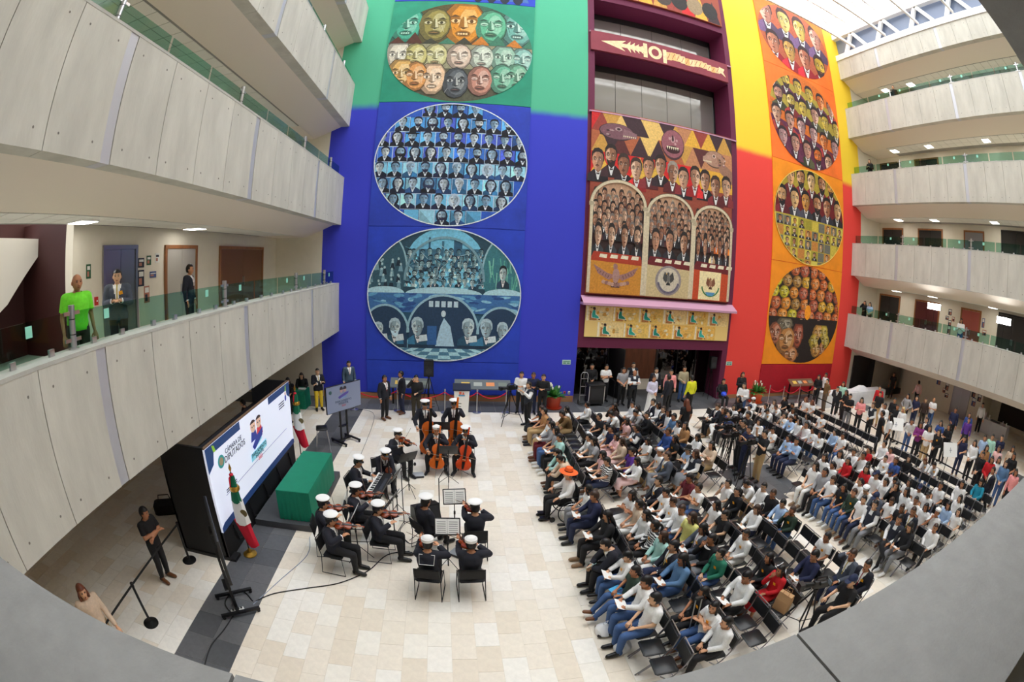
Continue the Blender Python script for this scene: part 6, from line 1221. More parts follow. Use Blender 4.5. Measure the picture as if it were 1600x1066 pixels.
def cable(pts, label, r=.012, m=None):
    P = [Vector((*atz(*q), r)) for q in pts]; out = []
    for i in range(len(P) - 1):
        p0, p1, p2, p3 = P[max(0, i - 1)], P[i], P[i + 1], P[min(len(P) - 1, i + 2)]
        for k in range(5):
            t_ = k / 5; out.append(.5 * ((2 * p1) + (p2 - p0) * t_ + (2 * p0 - 5 * p1 + 4 * p2 - p3) * t_ ** 2 + (3 * p1 - p0 - 3 * p2 + p3) * t_ ** 3))
    out.append(P[-1]); MB().tube(out, r, 5).obj('cable', m or cabm, label=label, cat='cable', group='cables on the floor')
cable([(400, 940), (430, 928), (480, 920), (530, 912), (575, 893), (605, 868), (640, 862)], 'long black cable from near monitor to the orchestra'); cable([(365, 962), (350, 985), (330, 1010), (320, 1040)], 'black cable trailing down the dark stone band'); cable([(396, 945), (440, 905), (480, 868), (484, 840)], 'pale thin cable rising to the chair near the platform', .008, mat('cable_grey', (150, 160, 180), .5)); cable([(560, 640), (585, 610 + 40), (560, 720), (545, 752), (540, 790)], 'thin dark floor cable from blue wall to the keyboard', .007); cable([(640, 845), (655, 830), (640, 815), (625, 830), (640, 850), (662, 840)], 'coil of black cable by the wedge speaker', .008)
cable([(363, 960), (352, 945), (360, 930), (380, 925), (395, 940)], 'looped black cable at the foot of the near monitor', .014)
t = thing('power_strip', (*atz(372, 955), 0), .7, 'small power strip on the dark band beside near monitor', 'power strip'); MB().rbox(-.14, .14, -.04, .04, 0, .05, .01).obj('case', mat('strip_grey', (190, 190, 186), .5), t); [MB().cyl((-.09 + k * .06, 0, .05), (-.09 + k * .06, 0, .075), .018).obj('plug', black, t) for k in range(4)]
# ================================================================ AUDIENCE
ORD = ['first', 'second', 'third', 'fourth', 'fifth', 'sixth', 'seventh', 'eighth', 'ninth', 'tenth', 'eleventh', 'twelfth', 'thirteenth']
ROWX = [3.05, 3.95, 4.82, 5.68, 6.6, 7.45, 9.85, 10.7, 11.55, 12.4, 13.3, 14.3, 15.35]
SEATY = [15.0 - .44 * i for i in range(12)] + [8.75 - .44 * i for i in range(12)]
AUD = {
'A': (810, 600, 8.88, "200 330 K l d p|340 390 T s t h|345 490 W s t h|380 560 G l j h|490 600 G l m p|640 340 W l t h|770 440 O s t f|930 280 W s k h|1270 330 M l k c|1220 470 K s k h|880 690 W p k h|650 770 A p k p|670 910 A p k f|1040 800 G l k p|1110 940 P l k p|1230 650 N p q h|1350 700 P l q x|1380 570 W l w h"),
'B': (950, 620, 8.88, "265 95 W s k h|410 150 W l q h|180 210 G s k f|145 255 W s n f|380 240 K s k h|300 310 P l w c|345 430 V p k x|240 640 E l q h|360 830 W l q p|440 920 U p k p|600 620 W l w p|740 760 W a t h|630 100 J s n h|740 150 W l w p|790 240 D s w h|840 260 W l g h|960 270 J s k h|1060 370 W l w p|1110 420 T l j h|820 480 B s w h|900 540 K l k h|1230 550 W l k p|1120 750 L b k x|1200 810 V l s h|860 860 g s g l|1390 670 E l t x"),
'C': (840, 700, 8.88, "480 150 E p S f|970 170 Z s n p|690 540 W l g h|840 740 N s n p|1290 580 W l w x|1380 710 E p w h|860 980 K l k p"),
'D': (980, 700, 8.88, "385 490 J s n h|540 590 W s k p|800 440 m s g p|690 730 W s w p|700 830 W s j h|1070 590 W s j x|1300 440 W s w c|1215 790 W l w h|1310 920 K p k p|250 870 W l k h"),
'E': (870, 800, 8.88, "710 390 J s k f|1040 620 W c j p|1200 830 F s j o|1330 140 Z p k h|1390 260 A l w h"),
'F': (1010, 800, 8.88, "240 430 J s n l|470 220 Y l k h|680 260 g l g p|930 390 C p s c|1070 530 X s j h|470 650 D l j p|1230 330 W s w h|740 1000 K l k h|1240 980 W s k p"),
'G': (1100, 700, 8.88, "520 640 K p k h|670 560 W s t h|880 600 K s k h|930 700 L s k p|920 400 W s t f|790 850 W l n p|1060 810 F s j c"),
'H': (1090, 610, 8.88, "225 230 J s k p|390 280 K l w l|380 380 B s k h|540 240 W l k h|620 150 K l k h|810 130 W a w p|850 230 W c k h|955 240 W s k h|1060 140 W l k h|1085 200 W s k f|1270 110 K l k h|1250 200 K s k f|1010 290 W c j f|1160 350 W s k c|1330 280 W l w h|1310 370 L s k p|1400 450 W l j h|820 430 W l k h|990 530 W s w p|1310 660 L s n h|1400 700 L s n x"),
'I': (1230, 600, 8.88, "300 220 W l w h|400 240 W l w h|250 450 K l k f|360 470 G l k h|280 570 W p R c|510 430 W s w h|330 640 W s j h|490 680 W l j h|630 650 L s k h|710 710 W s j h|900 940 W s k h|740 990 W l k h|1090 900 R p k h|1235 800 W s k h|1030 980 W s k c"),
'J': (1230, 680, 8.88, "860 340 R l w h|550 350 W l k h|340 420 W l w h|700 420 W p k h|490 510 G p k h|620 570 W p j p|1190 370 W s k f|1300 290 W s k h|1340 350 B s k h|1360 480 W c k h|1110 520 R l w h|910 630 W p k h|790 710 K l j h|880 780 F s j h|1050 770 W a k f|1150 830 g c k f|1290 610 W p w h|1370 700 W c m h|1040 920 W s n h"),
'L': (1360, 690, 8.88, "300 100 P p p h|430 210 K l g h|320 570 W s w f|510 510 W l w h|350 670 K l k c|500 740 W l k h|590 650 W s k h|760 650 W c w h|870 760 W c k h|330 860 W s w p|480 950 K p t h|740 870 W l w h|980 930 W a w c|1100 620 W s j l|1280 610 W l j h|1290 790 W l w h|1160 970 L l j h|1240 960 W l w h|830 240 W l j f|920 280 W s j f"),
'M': (1290, 770, 8.88, "590 240 V s g h|940 360 V s k l|1030 590 K l g p|1260 330 J s n h|350 820 g s n e|600 960 J s k h"),
'N': (1430, 720, 8.88, "880 300 j l n p|250 900 W s k h"),
'O': (1150, 840, 6.459, "265 160 K l d h|320 290 R l R c|860 10 W s k h|830 210 N s w p|50 960 W s k h"),
'P': (0, 0, 1, "1140 945 W l j x|989 932 W s j p|1035 941 W s j h"),
}
free = {(r, s): 0 for r in range(13) for s in range(24)}
for s in range(5, 12): free.pop((6, s))                 # the cameramen's bay
for q in ((4, 22), (4, 23), (3, 23)): free.pop(q)
AR = random.Random(21); seated_at = {}
cands = []
for k, (ox, oy, sc, txt) in AUD.items():
    for it in txt.split('|'):
        a = it.split(); hx, hy = ox + float(a[0]) / sc, oy + float(a[1]) / sc
        lean = .5 if a[5] == 'f' else 0
        X, Y = atz(hx, hy, 1.18 if lean == 0 else 1.08)
        cands.append((X + lean * .5, Y, a[2:]))
cands.sort(key=lambda c: min(abs(c[0] - r) for r in ROWX))
for X, Y, a in cands:
    best = min((abs(ROWX[r] - X) * 1.5 + abs(SEATY[s] - Y), r, s) for (r, s), v in free.items() if (r, s) not in seated_at)
    if best[0] > 1.6: continue
    seated_at[(best[1], best[2])] = (Y, a)
fc0 = folding_chair(); fcu = False
_t = ORD + ['fourteenth', 'fifteenth', 'sixteenth', 'seventeenth', 'eighteenth', 'nineteenth', 'twentieth', 'twenty-first', 'twenty-second', 'twenty-third', 'twenty-fourth']
def nice(n): return _t[n - 1] + ' seat'
HW = dict(s='short-haired', l='long-haired', p='tied-haired', a='sailor-capped', c='peaked-capped', b='black-hatted', o='orange-hatted')
for (r, s) in sorted(free):
    x, y = ROWX[r], SEATY[s]; occ = (r, s) in seated_at
    jx_, jy_, ja = AR.uniform(-.03, .03), AR.uniform(-.02, .02), AR.uniform(-4, 4)
    c = dup(fc0) if fcu else fc0; fcu = True; c.location = (x + jx_, y + jy_, 0); c.rotation_euler = (0, 0, math.radians(180 + ja - 90))
    tag(c, '%s black folding chair, %s row from the orchestra, %s from the mural' % ('occupied' if occ else 'empty', ORD[r], nice(s + 1)), 'chair', 'folding chairs of the audience')
    if not occ: continue
    Y, (top, hair, bottom, pose) = seated_at[(r, s)]
    near = y < 7; yaw = AR.choice((0, 0, 18, -18, 30, -28)); pit = -14 if pose == 'p' else AR.choice((0, -6, 4))
    yaw = {0: 0}.get(yaw, 20 if yaw > 0 else -20); pit = -14 if pose == 'p' else (0 if pose != 'f' else -20)
    legs = {'l': 'l', 'o': 'o'}.get(pose, 'n'); lean = .5 if pose == 'f' else 0.
    key = ('S', 'h' if pose in 'lo' else pose, legs, yaw if pose in 'hx' else 0, pit, lean)
    child = top in 'WLPRAKEXZFY' and pose not in 'l' and AR.random() < .8; scl = AR.choice((.88, .9, .92)) if child else .99
    ln = '%s %s in %s, %s row from orchestra, %s from the mural' % (HW[hair], 'child' if scl < .95 else 'person', TOPS[top][0], ORD[r], nice(s + 1))
    person(x + jx_ + .0, y + jy_, 180 + ja + AR.uniform(-6, 6), key, top, bottom, hair, ln, 'seated audience', scale=scl, badge=(child and AR.random() < .55) or (top in 'Jg' and AR.random() < .5), hc='r' if (top == 'W' and r == 12 and hair == 'l') else None)
    if pose == 'p':
        t = thing('paper_sheet', (x + jx_ - .33 * scl, y + jy_, .70 * scl + .46 * (1 - scl)), math.radians(90 + ja), 'white paper held by the reader in %s row, %s from the mural' % (ORD[r], nice(s + 1)), 'paper', 'papers held by the audience')
        MB().add([(-.13, -.09, .02), (.13, -.09, .02), (.13, .0, .035), (-.13, .0, .035), (-.13, .11, .09), (.13, .11, .09), (-.13, -.09, .016), (.13, -.09, .016), (.13, 0, .031), (-.13, 0, .031), (-.13, .11, .086), (.13, .11, .086)], [(0, 1, 2, 3), (3, 2, 5, 4), (7, 6, 9, 8), (8, 9, 10, 11), (0, 6, 7, 1), (4, 5, 11, 10), (0, 3, 9, 6), (3, 4, 10, 9), (1, 7, 8, 2), (2, 8, 11, 5)]).obj('sheet', paper, t, smooth=False)
# ---- wheelchair user in the orange hat
wx, wy = atz(898, 795, .5); wy = 9.42; wx = 2.72
person(wx, wy, 182, ('S', 'w', 'n', 0, 0, 0.), 'W', 'k', 'o', 'person in white shirt and wide orange hat sitting in the wheelchair', 'seated audience', short='shirt', shoe=0, hc='g')
t = thing('wheelchair', (wx, wy, 0), math.radians(92), 'black wheelchair with large spoked wheels at the end of first row', 'wheelchair')
MB().rbox(-.22, .22, -.2, .22, .43, .455, .02).obj('seat', mesh_b, t); MB().rbox(-.22, .22, -.27, -.245, .46, .9, .01).obj('backrest', mesh_b, t)
for s in (-1, 1):
    w = MB().tube([(s * .30, -.08 + .30 * math.cos(a * math.pi / 12), .30 + .30 * math.sin(a * math.pi / 12)) for a in range(24)], .016, 6, 0, True).obj('large_wheel', black, t); MB().tube([(s * .335, -.08 + .26 * math.cos(a * math.pi / 12), .30 + .26 * math.sin(a * math.pi / 12)) for a in range(24)], .008, 5, 0, True).obj('push_rim', chrome, w)
    for a in range(8): MB().tube([(s * .30, -.08, .30), (s * .30, -.08 + .29 * math.cos(a * math.pi / 4), .30 + .29 * math.sin(a * math.pi / 4))], .003, 4).obj('spoke', chrome, w)
    MB().tube([(s * .245, -.26, .95), (s * .245, -.25, .45), (s * .245, -.15, .15)], .013, 6).obj('back_tube', blackm, t); MB().tube([(s * .245, -.24, .68), (s * .26, .18, .68), (s * .245, .24, .45), (s * .2, .46, .12)], .013, 6).obj('armrest_tube', blackm, t); MB().cyl((s * .22 - .015, .33, .07), (s * .22 + .015, .33, .07), .07, n=14).obj('caster', black, t); MB().box(min(s * .06, s * .2), max(s * .06, s * .2), .46, .62, .09, .105).obj('footplate', blackm, t, smooth=False)
    MB().tube([(s * .3, -.25, .95), (s * .245, -.36, .95)], .015, 6).obj('push_handle', black, t)
# ---- things among the seats
kraft = mat('kraft_paper', (190, 150, 108), .85); bagw = mat('white_bag', (236, 238, 242), .5)
def bag(x, y, z, rz, m, label, w=.32, d=.16, h=.4, name='paper_bag', handles=True):
    t = thing(name, (x, y, z), rz, label, 'bag', 'bags among the seats'); k = .93; MB().loft([[(-w / 2, -d / 2, 0), (w / 2, -d / 2, 0), (w / 2, d / 2, 0), (-w / 2, d / 2, 0)], [(-w / 2, -d / 2, h * .6), (w / 2, -d / 2, h * .62), (w / 2, d / 2, h * .6), (-w / 2, d / 2, h * .58)], [(-w / 2 * k, -d / 3, h), (w / 2 * k, -d / 3, h * .98), (w / 2 * k, d / 3, h), (-w / 2 * k, d / 3, h * .97)]]).obj('body', m, t, smooth=False)
    if handles:
        for s in (-1, 1): MB().tube([(-.07, s * d / 3, h), (-.06, s * d / 3, h + .1), (.06, s * d / 3, h + .1), (.07, s * d / 3, h)], .006, 4).obj('handle', m, t)
    return t
def sack(px, py, label, z=0., r=.17, m=None):
    x, y = atz(px, py, z + .05); t = thing('plastic_bag', (x, y, z), .3, label, 'bag', 'bags among the seats'); rr = random.Random(px); mb = MB(); mb.lathe([(.001, 0), (r * .8, .005), (r, .07), (r * .85, .14), (r * .4, .2), (r * .15, .25)], 14); mb.v = [(a * (1 + rr.uniform(-.12, .12)), b * (1 + rr.uniform(-.12, .12)), max(0, c + rr.uniform(-.01, .01))) for a, b, c in mb.v]; mb.obj('body', m or bagw, t); MB().tube([(-.03, 0, .22), (-.05, 0, .3), (.05, 0, .3), (.03, 0, .22)], .008, 4).obj('knot', m or bagw, t)
sack(943, 986, 'white plastic bag on the floor before the first row'); sack(972, 1012, 'white plastic bag on the floor nearest the parapet')
bag(5.68, 4.35, .47, 1.9, kraft, 'large brown paper carrier bag on an empty chair near the parapet'); x, y = atz(1105, 680); bag(x, y, 0, 1.4, kraft, 'brown paper bag on the floor at front of the rear block', .26, .14, .36)
sack(918, 682, 'white bag set on an empty chair in the second row', .47, .19)
sack(1216, 895, 'white and black bag on an empty chair near the parapet', .47, .18)
t = thing('crutch', (3.75, 4.45, 0), 0, 'grey metal crutch leaning by the woman near the parapet', 'crutch'); al = mat('aluminium', (170, 172, 176), .35, .8)
for s in (-1, 1): MB().tube([(s * .012, -.1, .02), (s * .05, 0, .55), (s * .06, .12, 1.2)], .012, 6).obj('upright', al, t)
MB().rbox(-.075, .075, .09, .15, 1.19, 1.24, .015).obj('armpit_pad', pad, t); MB().cyl((-.05, .03, .72), (.05, .03, .72), .016).obj('grip', pad, t)
# standing newspaper and orange/blue sheets
t = thing('paper_sheet', (2.5, 6.55, .6), .5, 'pale aqua sheet held by the crouching man in the first row', 'paper'); MB().obox((0, 0, 0), (.24, .006, .3), Matrix.Rotation(.7, 3, 'X')).obj('sheet', mat('aqua_paper', (186, 228, 230), .8), t, smooth=False)
x, y = atz(967, 925, .6); t = thing('folder', (x, y, .58), .4, 'bright blue folder on a lap in the first row', 'folder'); MB().obox((0, 0, 0), (.24, .32, .012), Matrix.Rotation(.2, 3, 'X')).obj('cover', mat('blue_folder', (70, 170, 226), .6), t, smooth=False)
# ================================================================ STANDING PEOPLE, CREWS, GALLERIES
PUT = []
def st(px, py, top, hair, bottom, arms, facing, label, legs='n', lean=0., pitch=0, z=1.615, X=None, fl=0., **k):
    sc = k.get('scale', 1.)
    if X is not None:
        v = ray(px, py); s = X / v.x; x, y = X, v.y * s
    else: x, y = atz(px, py, fl + z * sc)
    f = math.radians(facing); x -= math.cos(f) * (.035 + lean * .66); y -= math.sin(f) * (.035 + lean * .66)
    for _ in range(4):
        for qx, qy, qz in PUT:
            d = math.hypot(x - qx, y - qy)
            if abs(qz - fl) < .5 and d < .46: x, y = qx + (x - qx + 1e-4) / (d + 1e-4) * .47, qy + (y - qy) / (d + 1e-4) * .47
    PUT.append((x, y, fl))
    return person(x, y, facing, ('T', arms, legs, 0, pitch, lean), top, bottom, hair, label, k.pop('group', 'standing onlookers'), z=fl, **k)
# by the blue wall and stage
st(496, 581, 'J', 'p', 'y', 'x', 300, 'woman in black blazer and yellow trousers beside the blue wall', shoe=0)
st(545, 569, 's', 's', 'k', 'd', 300, 'man in slate blue suit standing behind the picture monitor', tie=3)
st(601, 592, 'J', 's', 'k', 'd', 320, 'man in dark suit and open collar, leftmost of three before the blue wall', shoe=2)
st(626, 585, 'J', 's', 'n', 'd', 205, 'man in navy suit, middle of three before the blue wall', shoe=2)
st(650, 592, 'K', 's', 'o', 'e', 270, 'man in black shirt holding a hand to his ear before the blue wall', short='shirt', shoe=0)
person(-5.93, 5.81, -8, ('T', 'x', 'n', 20, -6, 0.), 'K', 'k', 's', 'young man in black with crossed arms behind the near rope barrier', 'standing onlookers', short='tee', shoe=2)
st(128, 925, 'E', 'l', 't', 'w', -20, 'woman in long beige coat walking under the left gallery', legs='w', hc='r', short='shirt')
# camera crew at the mural
st(815, 586, 'W', 'p', 'k', 'p', 255, 'woman with tied hair in white top beside the lily pot'); st(832, 587, 'N', 'p', 'n', 'p', 265, 'woman in navy top between two onlookers near the lily pot'); st(843, 589, 'K', 'p', 'k', 'p', 250, 'woman in black with pale scarf right beside the lily pot', short='shirt')
st(826, 602, 'V', 's', 'k', 'k', 200, 'bearded cameraman in grey sleeves and dark vest at the mural-side tripod', short='shirt')
# entrance
for a in ((925, 573, 'K', 's', 'k', 'f', 270, 'man in black shirt with hand to chin inside the entrance'), (948, 574, 'W', 's', 'k', 'x', 275, 'man in white polo with folded arms at the entrance'), (975, 579, 'G', 's', 'k', 'f', 270, 'man in patterned grey jumper beside the chrome post'), (990, 571, 'V', 's', 'k', 'd', 265, 'man in dark vest standing furthest back in the doorway'), (992, 583, 'V', '0', 'k', 'x', 262, 'older man in black vest with folded arms before the doorway'), (1026, 579, 'J', 's', 'k', 'd', 275, 'man in dark suit and tie facing out of the entrance'), (1022, 592, 'w', 'p', 'l', 'f', 285, 'woman in long pale lilac dress holding a handbag at the entrance'), (1045, 590, 'J', 's', 'k', 'd', 115, 'man in dark suit seen from behind at the entrance'), (1049, 582, 'h', 'p', 'k', 'd', 250, 'person in pink top half hidden by a dark suit at the entrance'), (1070, 577, 'c', 's', 'j', 'o', 265, 'man in khaki vest and jeans holding a microphone'), (1081, 591, 'y', 's', 'k', 'd', 100, 'woman in bright yellow top seen from behind at the entrance'), (1073, 629, 'K', 'l', 'k', 'd', 100, 'woman with curly auburn hair and black coat, back to camera'), (1161, 586, 'K', 'p', 'k', 'p', 265, 'person in black tee standing against the red wall'), (1163, 603, 'W', 'l', 'j', 'p', 215, 'woman in white top and jeans reading before the red wall')):
    st(*a, hc='r' if 'auburn' in a[7] else None)
x, y = atz(1131, 597, 1.2); person(x, y, 262, ('S', 'h', 'n', 0, 0, 0.), 'K', 'k', 'p', 'woman in dark jacket seated by the red wall with blue bag', 'seated audience', short='shirt')
c = dup(fc0); c.location = (x, y, 0); c.rotation_euler = (0, 0, math.radians(172)); tag(c, 'folding chair of the woman seated by the red wall', 'chair', 'folding chairs of the audience')
t = thing('handbag', (x - .1, y - .3, .60), 0, 'shiny bright blue bag on a lap by the red wall', 'bag'); MB().lathe([(.001, 0), (.13, .02), (.15, .1), (.1, .18), (.03, .2)], 12).obj('body', mat('blue_bag', (40, 80, 220), .3), t); MB().tube([(-.06, 0, .18), (0, 0, .3), (.06, 0, .18)], .008, 5).obj('strap', black, t)
# queue along the right-hand barrier
CR = "575 95 K l k f|610 85 W s k d|617 115 O s b b|670 148 J s k b|697 130 e l k d|712 172 K l k p|732 192 K s g p|790 210 h l k p|845 235 V p k f|880 150 R s k d|882 180 K s t d|905 240 W p k f|893 277 K s k b|918 287 W l k d|955 212 K p k f|968 245 K s k f|990 255 W l w f|1020 190 G l k i|1065 200 N p n f|1110 212 M s o d|1150 210 W 0 j p|1113 310 J s k d|1042 312 W s j f|1085 335 v l k x|1130 352 W l t p|1185 325 B l k p|1175 372 K l k f|1225 345 K l k p|1258 260 N s k o|1328 285 B l k d|1325 312 U n d d|1302 405 N s n e|1395 235 W s k d|1355 425 W l k f|1405 400 L s k b|1440 395 e s j d|1415 450 T l k f|1490 400 N s n b|1475 455 P s k d|1395 485 K s k f|1440 508 R l k f|1475 510 W l w p|1510 530 D l j f|1545 455 E l k d|1550 490 K l k f|1560 572 h l k d|1445 562 J s k d|950 82 K p k d|1075 122 P s k w"
CL = ["before the info panel", "beside the info panel", "in brown uniform at the barrier's far end", "in navy suit stooping at the white table", "in mint top at the white table", "in black reading a phone by the barrier", "in black and grey by the barrier", "in pink cardigan holding papers", "in dark cardigan over white", "in red jacket behind the white table", "in black jacket and tan trousers", "in white with back to the white board", "broad-backed in black by the barrier", "in white shirt beside the broad-backed man", "in black holding flowers", "in black just behind the first board", "blonde in white behind the first board", "with hands on hips in light grey", "in navy with tied hair", "in dark clothes carrying a red bag", "bald in white shirt and jeans", "in navy jacket over white", "in white tee leaning over the first board", "in violet jacket with folded arms", "in white with beige trousers at the barrier", "in blue-violet behind the barrier", "in black tee with orange badge at the barrier", "in black photographing with phone", "in navy polo carrying a white bag", "in bright blue facing the lift", "in purple headscarf and dark dress", "in navy beside the second board, hand raised", "in white shirt by the snack table", "in cream jacket at the barrier", "in pale blue shirt watching from the back", "in mint shirt near the snack table", "in brown jacket among the queue", "in navy with hands behind his back", "in pale pink with shoulder strap", "in black with orange jacket on arm", "in red and white at the queue's end", "in white holding a book at the queue's end", "in denim jacket at the near end", "in beige near the gallery column", "in black near the gallery column", "in salmon top nearest the parapet", "in dark suit walking with back to camera", "in black beside the far doorway", "in pale pink walking away under the gallery"]
qr = random.Random(9)
for it, cl in zip(CR.split('|'), CL):
    a = it.split(); px, py = 1100 + float(a[0]) / 3.2, 560 + float(a[1]) / 3.2
    f = 195 + qr.uniform(-28, 28)
    if 'back to camera' in cl: f = 140
    if 'walking away' in cl: f = 60
    if 'broad-backed' in cl or 'beside the broad' in cl: f = 130
    st(px, py, a[2], a[3], a[4], a[5], f, 'person ' + cl, legs='w' if 'walking' in cl else 'n', lean=.35 if ('leaning' in cl or 'stooping' in cl) else 0., hc='y' if 'blonde' in cl else None, badge='badge' in cl, scale=1.04 if 'broad' in cl else qr.uniform(.95, 1.01))
# cameramen in the middle bay
for x, y, f, top, bot, arms, lab in ((9.15, 10.15, 180, 'K', 't', 'r', 'cameraman in black tee and tan trousers with raised arm, middle aisle'), (9.0, 11.15, 176, 'K', 'k', 'k', 'cameraman all in black at the middle aisle tripods'), (8.85, 10.6, 184, 'N', 'n', 'k', 'cameraman in navy between two tripods in the middle aisle'), (9.75, 11.9, 180, 'K', 'k', 'k', 'cameraman in black furthest back in the middle aisle')):
    person(x, y, f, ('T', arms, 'n', 0, -6, 0.), top, bot, 's', lab, 'camera crew', short='tee')
for i, (x, y, a) in enumerate(((8.42, 9.95, 2), (8.45, 11.3, -4), (8.25, 10.63, 8), (9.2, 11.95, 0))):
    w = ('first', 'second', 'third', 'fourth')[i]; tripod('camera_tripod', (x, y, 0), a, 1.32, .36, '%s tall black camera tripod counted from near end of the middle aisle' % w); tvcamera((x, y, 1.38), math.radians(90 + a), '%s video camera counted from near end of the middle aisle' % w)
tripod('camera_tripod', (2.17, 16.25, 0), .4, 1.25, .55, 'black camera tripod near the velvet ropes and lily pot'); tvcamera((2.17, 16.25, 1.31), math.radians(112), 'video camera near the velvet ropes and lily pot')
tripod('camera_tripod', (5.98, 3.95, 0), .4, 1.1, .5, 'camera tripod beside the parapet in the near rows'); tvcamera((6.0, 3.95, 1.16), math.radians(75), 'large video camera beside the parapet in the near rows')
person(6.75, 3.7, 172, ('S', 'k', 'n', 0, -8, 0.), 'K', 'k', 's', 'cameraman in black seated behind the camera by the parapet', 'camera crew', short='tee', hatk='c')
c = dup(fc0); c.location = (6.75, 3.7, 0); c.rotation_euler = (0, 0, math.radians(82)); tag(c, 'folding chair under the cameraman by the parapet', 'chair', 'folding chairs of the audience')
# galleries
st(120, 436, 'i', '0', 'o', 'd', -20, 'bald man in lime green polo on the left gallery', X=-5.72, fl=4.24, short='tee', skin=2, wide=1.18); st(183, 425, 'g', 's', 'k', 'p', -50, 'man in grey jacket with orange sticker on the left gallery', X=-6.35, fl=4.24, badge=True, wide=1.12); st(297, 417, 'J', 's', 'k', 'd', 12, 'man in dark suit and open white shirt on the left gallery', X=-6.6, fl=4.24, skin=1)
st(1351, 478, 'K', 'l', 'k', 'e', 200, 'woman in black waving from the lowest right gallery', X=23.75, fl=4.2, scale=.95); st(1358, 480, 'L', 'l', 'k', 'f', 190, 'girl in pale top beside the waving woman, right gallery', X=23.75, fl=4.2, scale=.93); st(1502, 503, 'W', 'l', 'j', 'p', 190, 'woman in white photographing from the lowest right gallery', X=24.1, fl=4.2, scale=.97)
st(1359, 260, 'K', 'l', 'k', 'p', 190, 'person in black leaning at the third right gallery', X=23.6, fl=12.9); st(1396, 141, 'K', 's', 'o', 'd', 200, 'person in dark green at the fourth right gallery', X=23.6, fl=17.4)
# registration table under the left gallery
cloth_table(-7.15, -6.05, 17.05, 17.75, 0, .76, gcl, 'small green-draped registration table beside the blue wall', 20)
for px, py, lab in ((466, 592, 'woman in black seated behind the registration table'), (444, 600, 'person in black in the shade beside the registration table')):
    x, y = atz(px, py, 1.2); person(x, y + .42, 285, ('S', 'p', 'n', 0, -14, 0.), 'K', 'k', 'l', lab, 'seated audience', short='shirt'); c = dup(fc0); c.location = (x, y + .42, 0); c.rotation_euler = (0, 0, math.radians(195)); tag(c, 'chair of the ' + lab, 'chair', 'folding chairs of the audience')
x, y = atz(379, 631, 1.2); person(x, y, 200, ('S', 'p', 'n', 0, -14, 0.), 'M', 'k', 's', 'technician in dark clothes behind the video wall', 'camera crew'); c = dup(fc0); c.location = (x, y, 0); c.rotation_euler = (0, 0, math.radians(110)); tag(c, 'chair of the technician behind the video wall', 'chair', 'folding chairs of the audience')
# ================================================================ FITTINGS AND SMALL THINGS
def aty(px, py, y):
    v = ray(px, py); s = y / v.y; return v.x * s, CAM_H + v.z * s
for p_, lab in (((4.3, 18.15, 0), 'white lilies in a terracotta pot beside the blue wall'), ((15.1, 18.1, 0), 'leafy plant with white blooms in an orange pot before the red wall')):
    potted_plant(p_, lab, ('terracotta', (178, 62, 34)) if p_[0] < 9 else ('orange', (206, 84, 36)), 1. if p_[0] < 9 else 1.05)
# velvet rope barriers
PL = [(-4.0, 17.4), (-2.2, 17.45), (-.28, 17.4), (1.01, 17.46), (2.19, 17.49)]
for i, q in enumerate(PL): stanchion((q[0], q[1], 0), 'chrome rope post, %s from the stage before the blue wall' % ORD[i], 'chrome')
for i in range(4): rope(PL[i], PL[i + 1], 'sagging red velvet rope, %s span before the blue wall' % ORD[i])
PRr = [atz(*q) for q in ((1178, 624), (1199, 631), (1221, 632), (1246, 629), (1268, 627))]
for i, q in enumerate(PRr): stanchion((q[0], q[1], 0), 'chrome rope post, %s from the entrance before the red wall' % ORD[i], 'chrome')
for i in range(1, 4): rope(PRr[i], PRr[i + 1], 'sagging red velvet rope, %s span before the red wall' % ORD[i - 1])
stanchion((8.05, 18.2, 0), 'chrome post standing alone at the entrance doors', 'chrome')
# black belt barriers
LB = [(-5.74, 6.61), (-5.61, 4.44), (-5.5, 2.6)]
for i, q in enumerate(LB[:2]): stanchion((*q, 0), ('black belt post beside the video wall', 'black belt post nearest the parapet on the left')[i])
belt(LB[0], LB[1], 'black belt between two posts before the man in black'); belt(LB[1], LB[2], 'black belt running from near post under the parapet')
for q, l in (((459, 642), 'black belt post before the registration table'), ((452, 660), 'black belt post in the shade behind the far flag')): stanchion((*atz(*q), 0), l)
RB = [atz(*q, .94) for q in ((1252, 610), (1330, 646), (1392, 686), (1449, 711), (1530, 755))]
for i, q in enumerate(RB): stanchion((*q, 0), 'black belt post, %s from the mural along the right aisle' % ORD[i])
for i in range(4): belt(RB[i], RB[i + 1], 'black belt, %s span from the mural along the right aisle' % ORD[i])
# white boards with a printed compass mark on stands
for i, (px, py) in enumerate(((1400, 663), (1485, 703))):
    x, y = atz(px, py, 1.2); t = thing('sign_board', (x, y, 0), math.radians((-38, -30)[i]), ('white sign board nearer the mural above the right barrier', 'white sign board further from the mural above the right barrier')[i], 'sign', 'white sign boards'); TI = Matrix.Translation((0, 0, 1.2)) @ Matrix.Rotation(math.radians(-32), 4, 'X') @ Matrix.Translation((0, 0, -1.2))
    def tl(mb): mb.v = [tuple(TI @ Vector(q)) for q in mb.v]; return mb
    tl(MB().box(-.40, .40, -.012, .012, .93, 1.47)).obj('panel', white, t, smooth=False)
    tl(MB().box(-.012, .012, -.0145, -.012, 1.08, 1.28).box(-.08, .08, -.015, -.0125, 1.165, 1.185)).obj('printed_mark', mat('print_grey', (110, 116, 126), .6), t, smooth=False); MB().cyl((0, .04, .03), (0, .04, 1.16), .016).obj('pole', blackm, t); MB().lathe([(.001, 0), (.18, 0), (.18, .02), (.03, .05)], 16, (0, .04, 0)).obj('base', blackm, t)
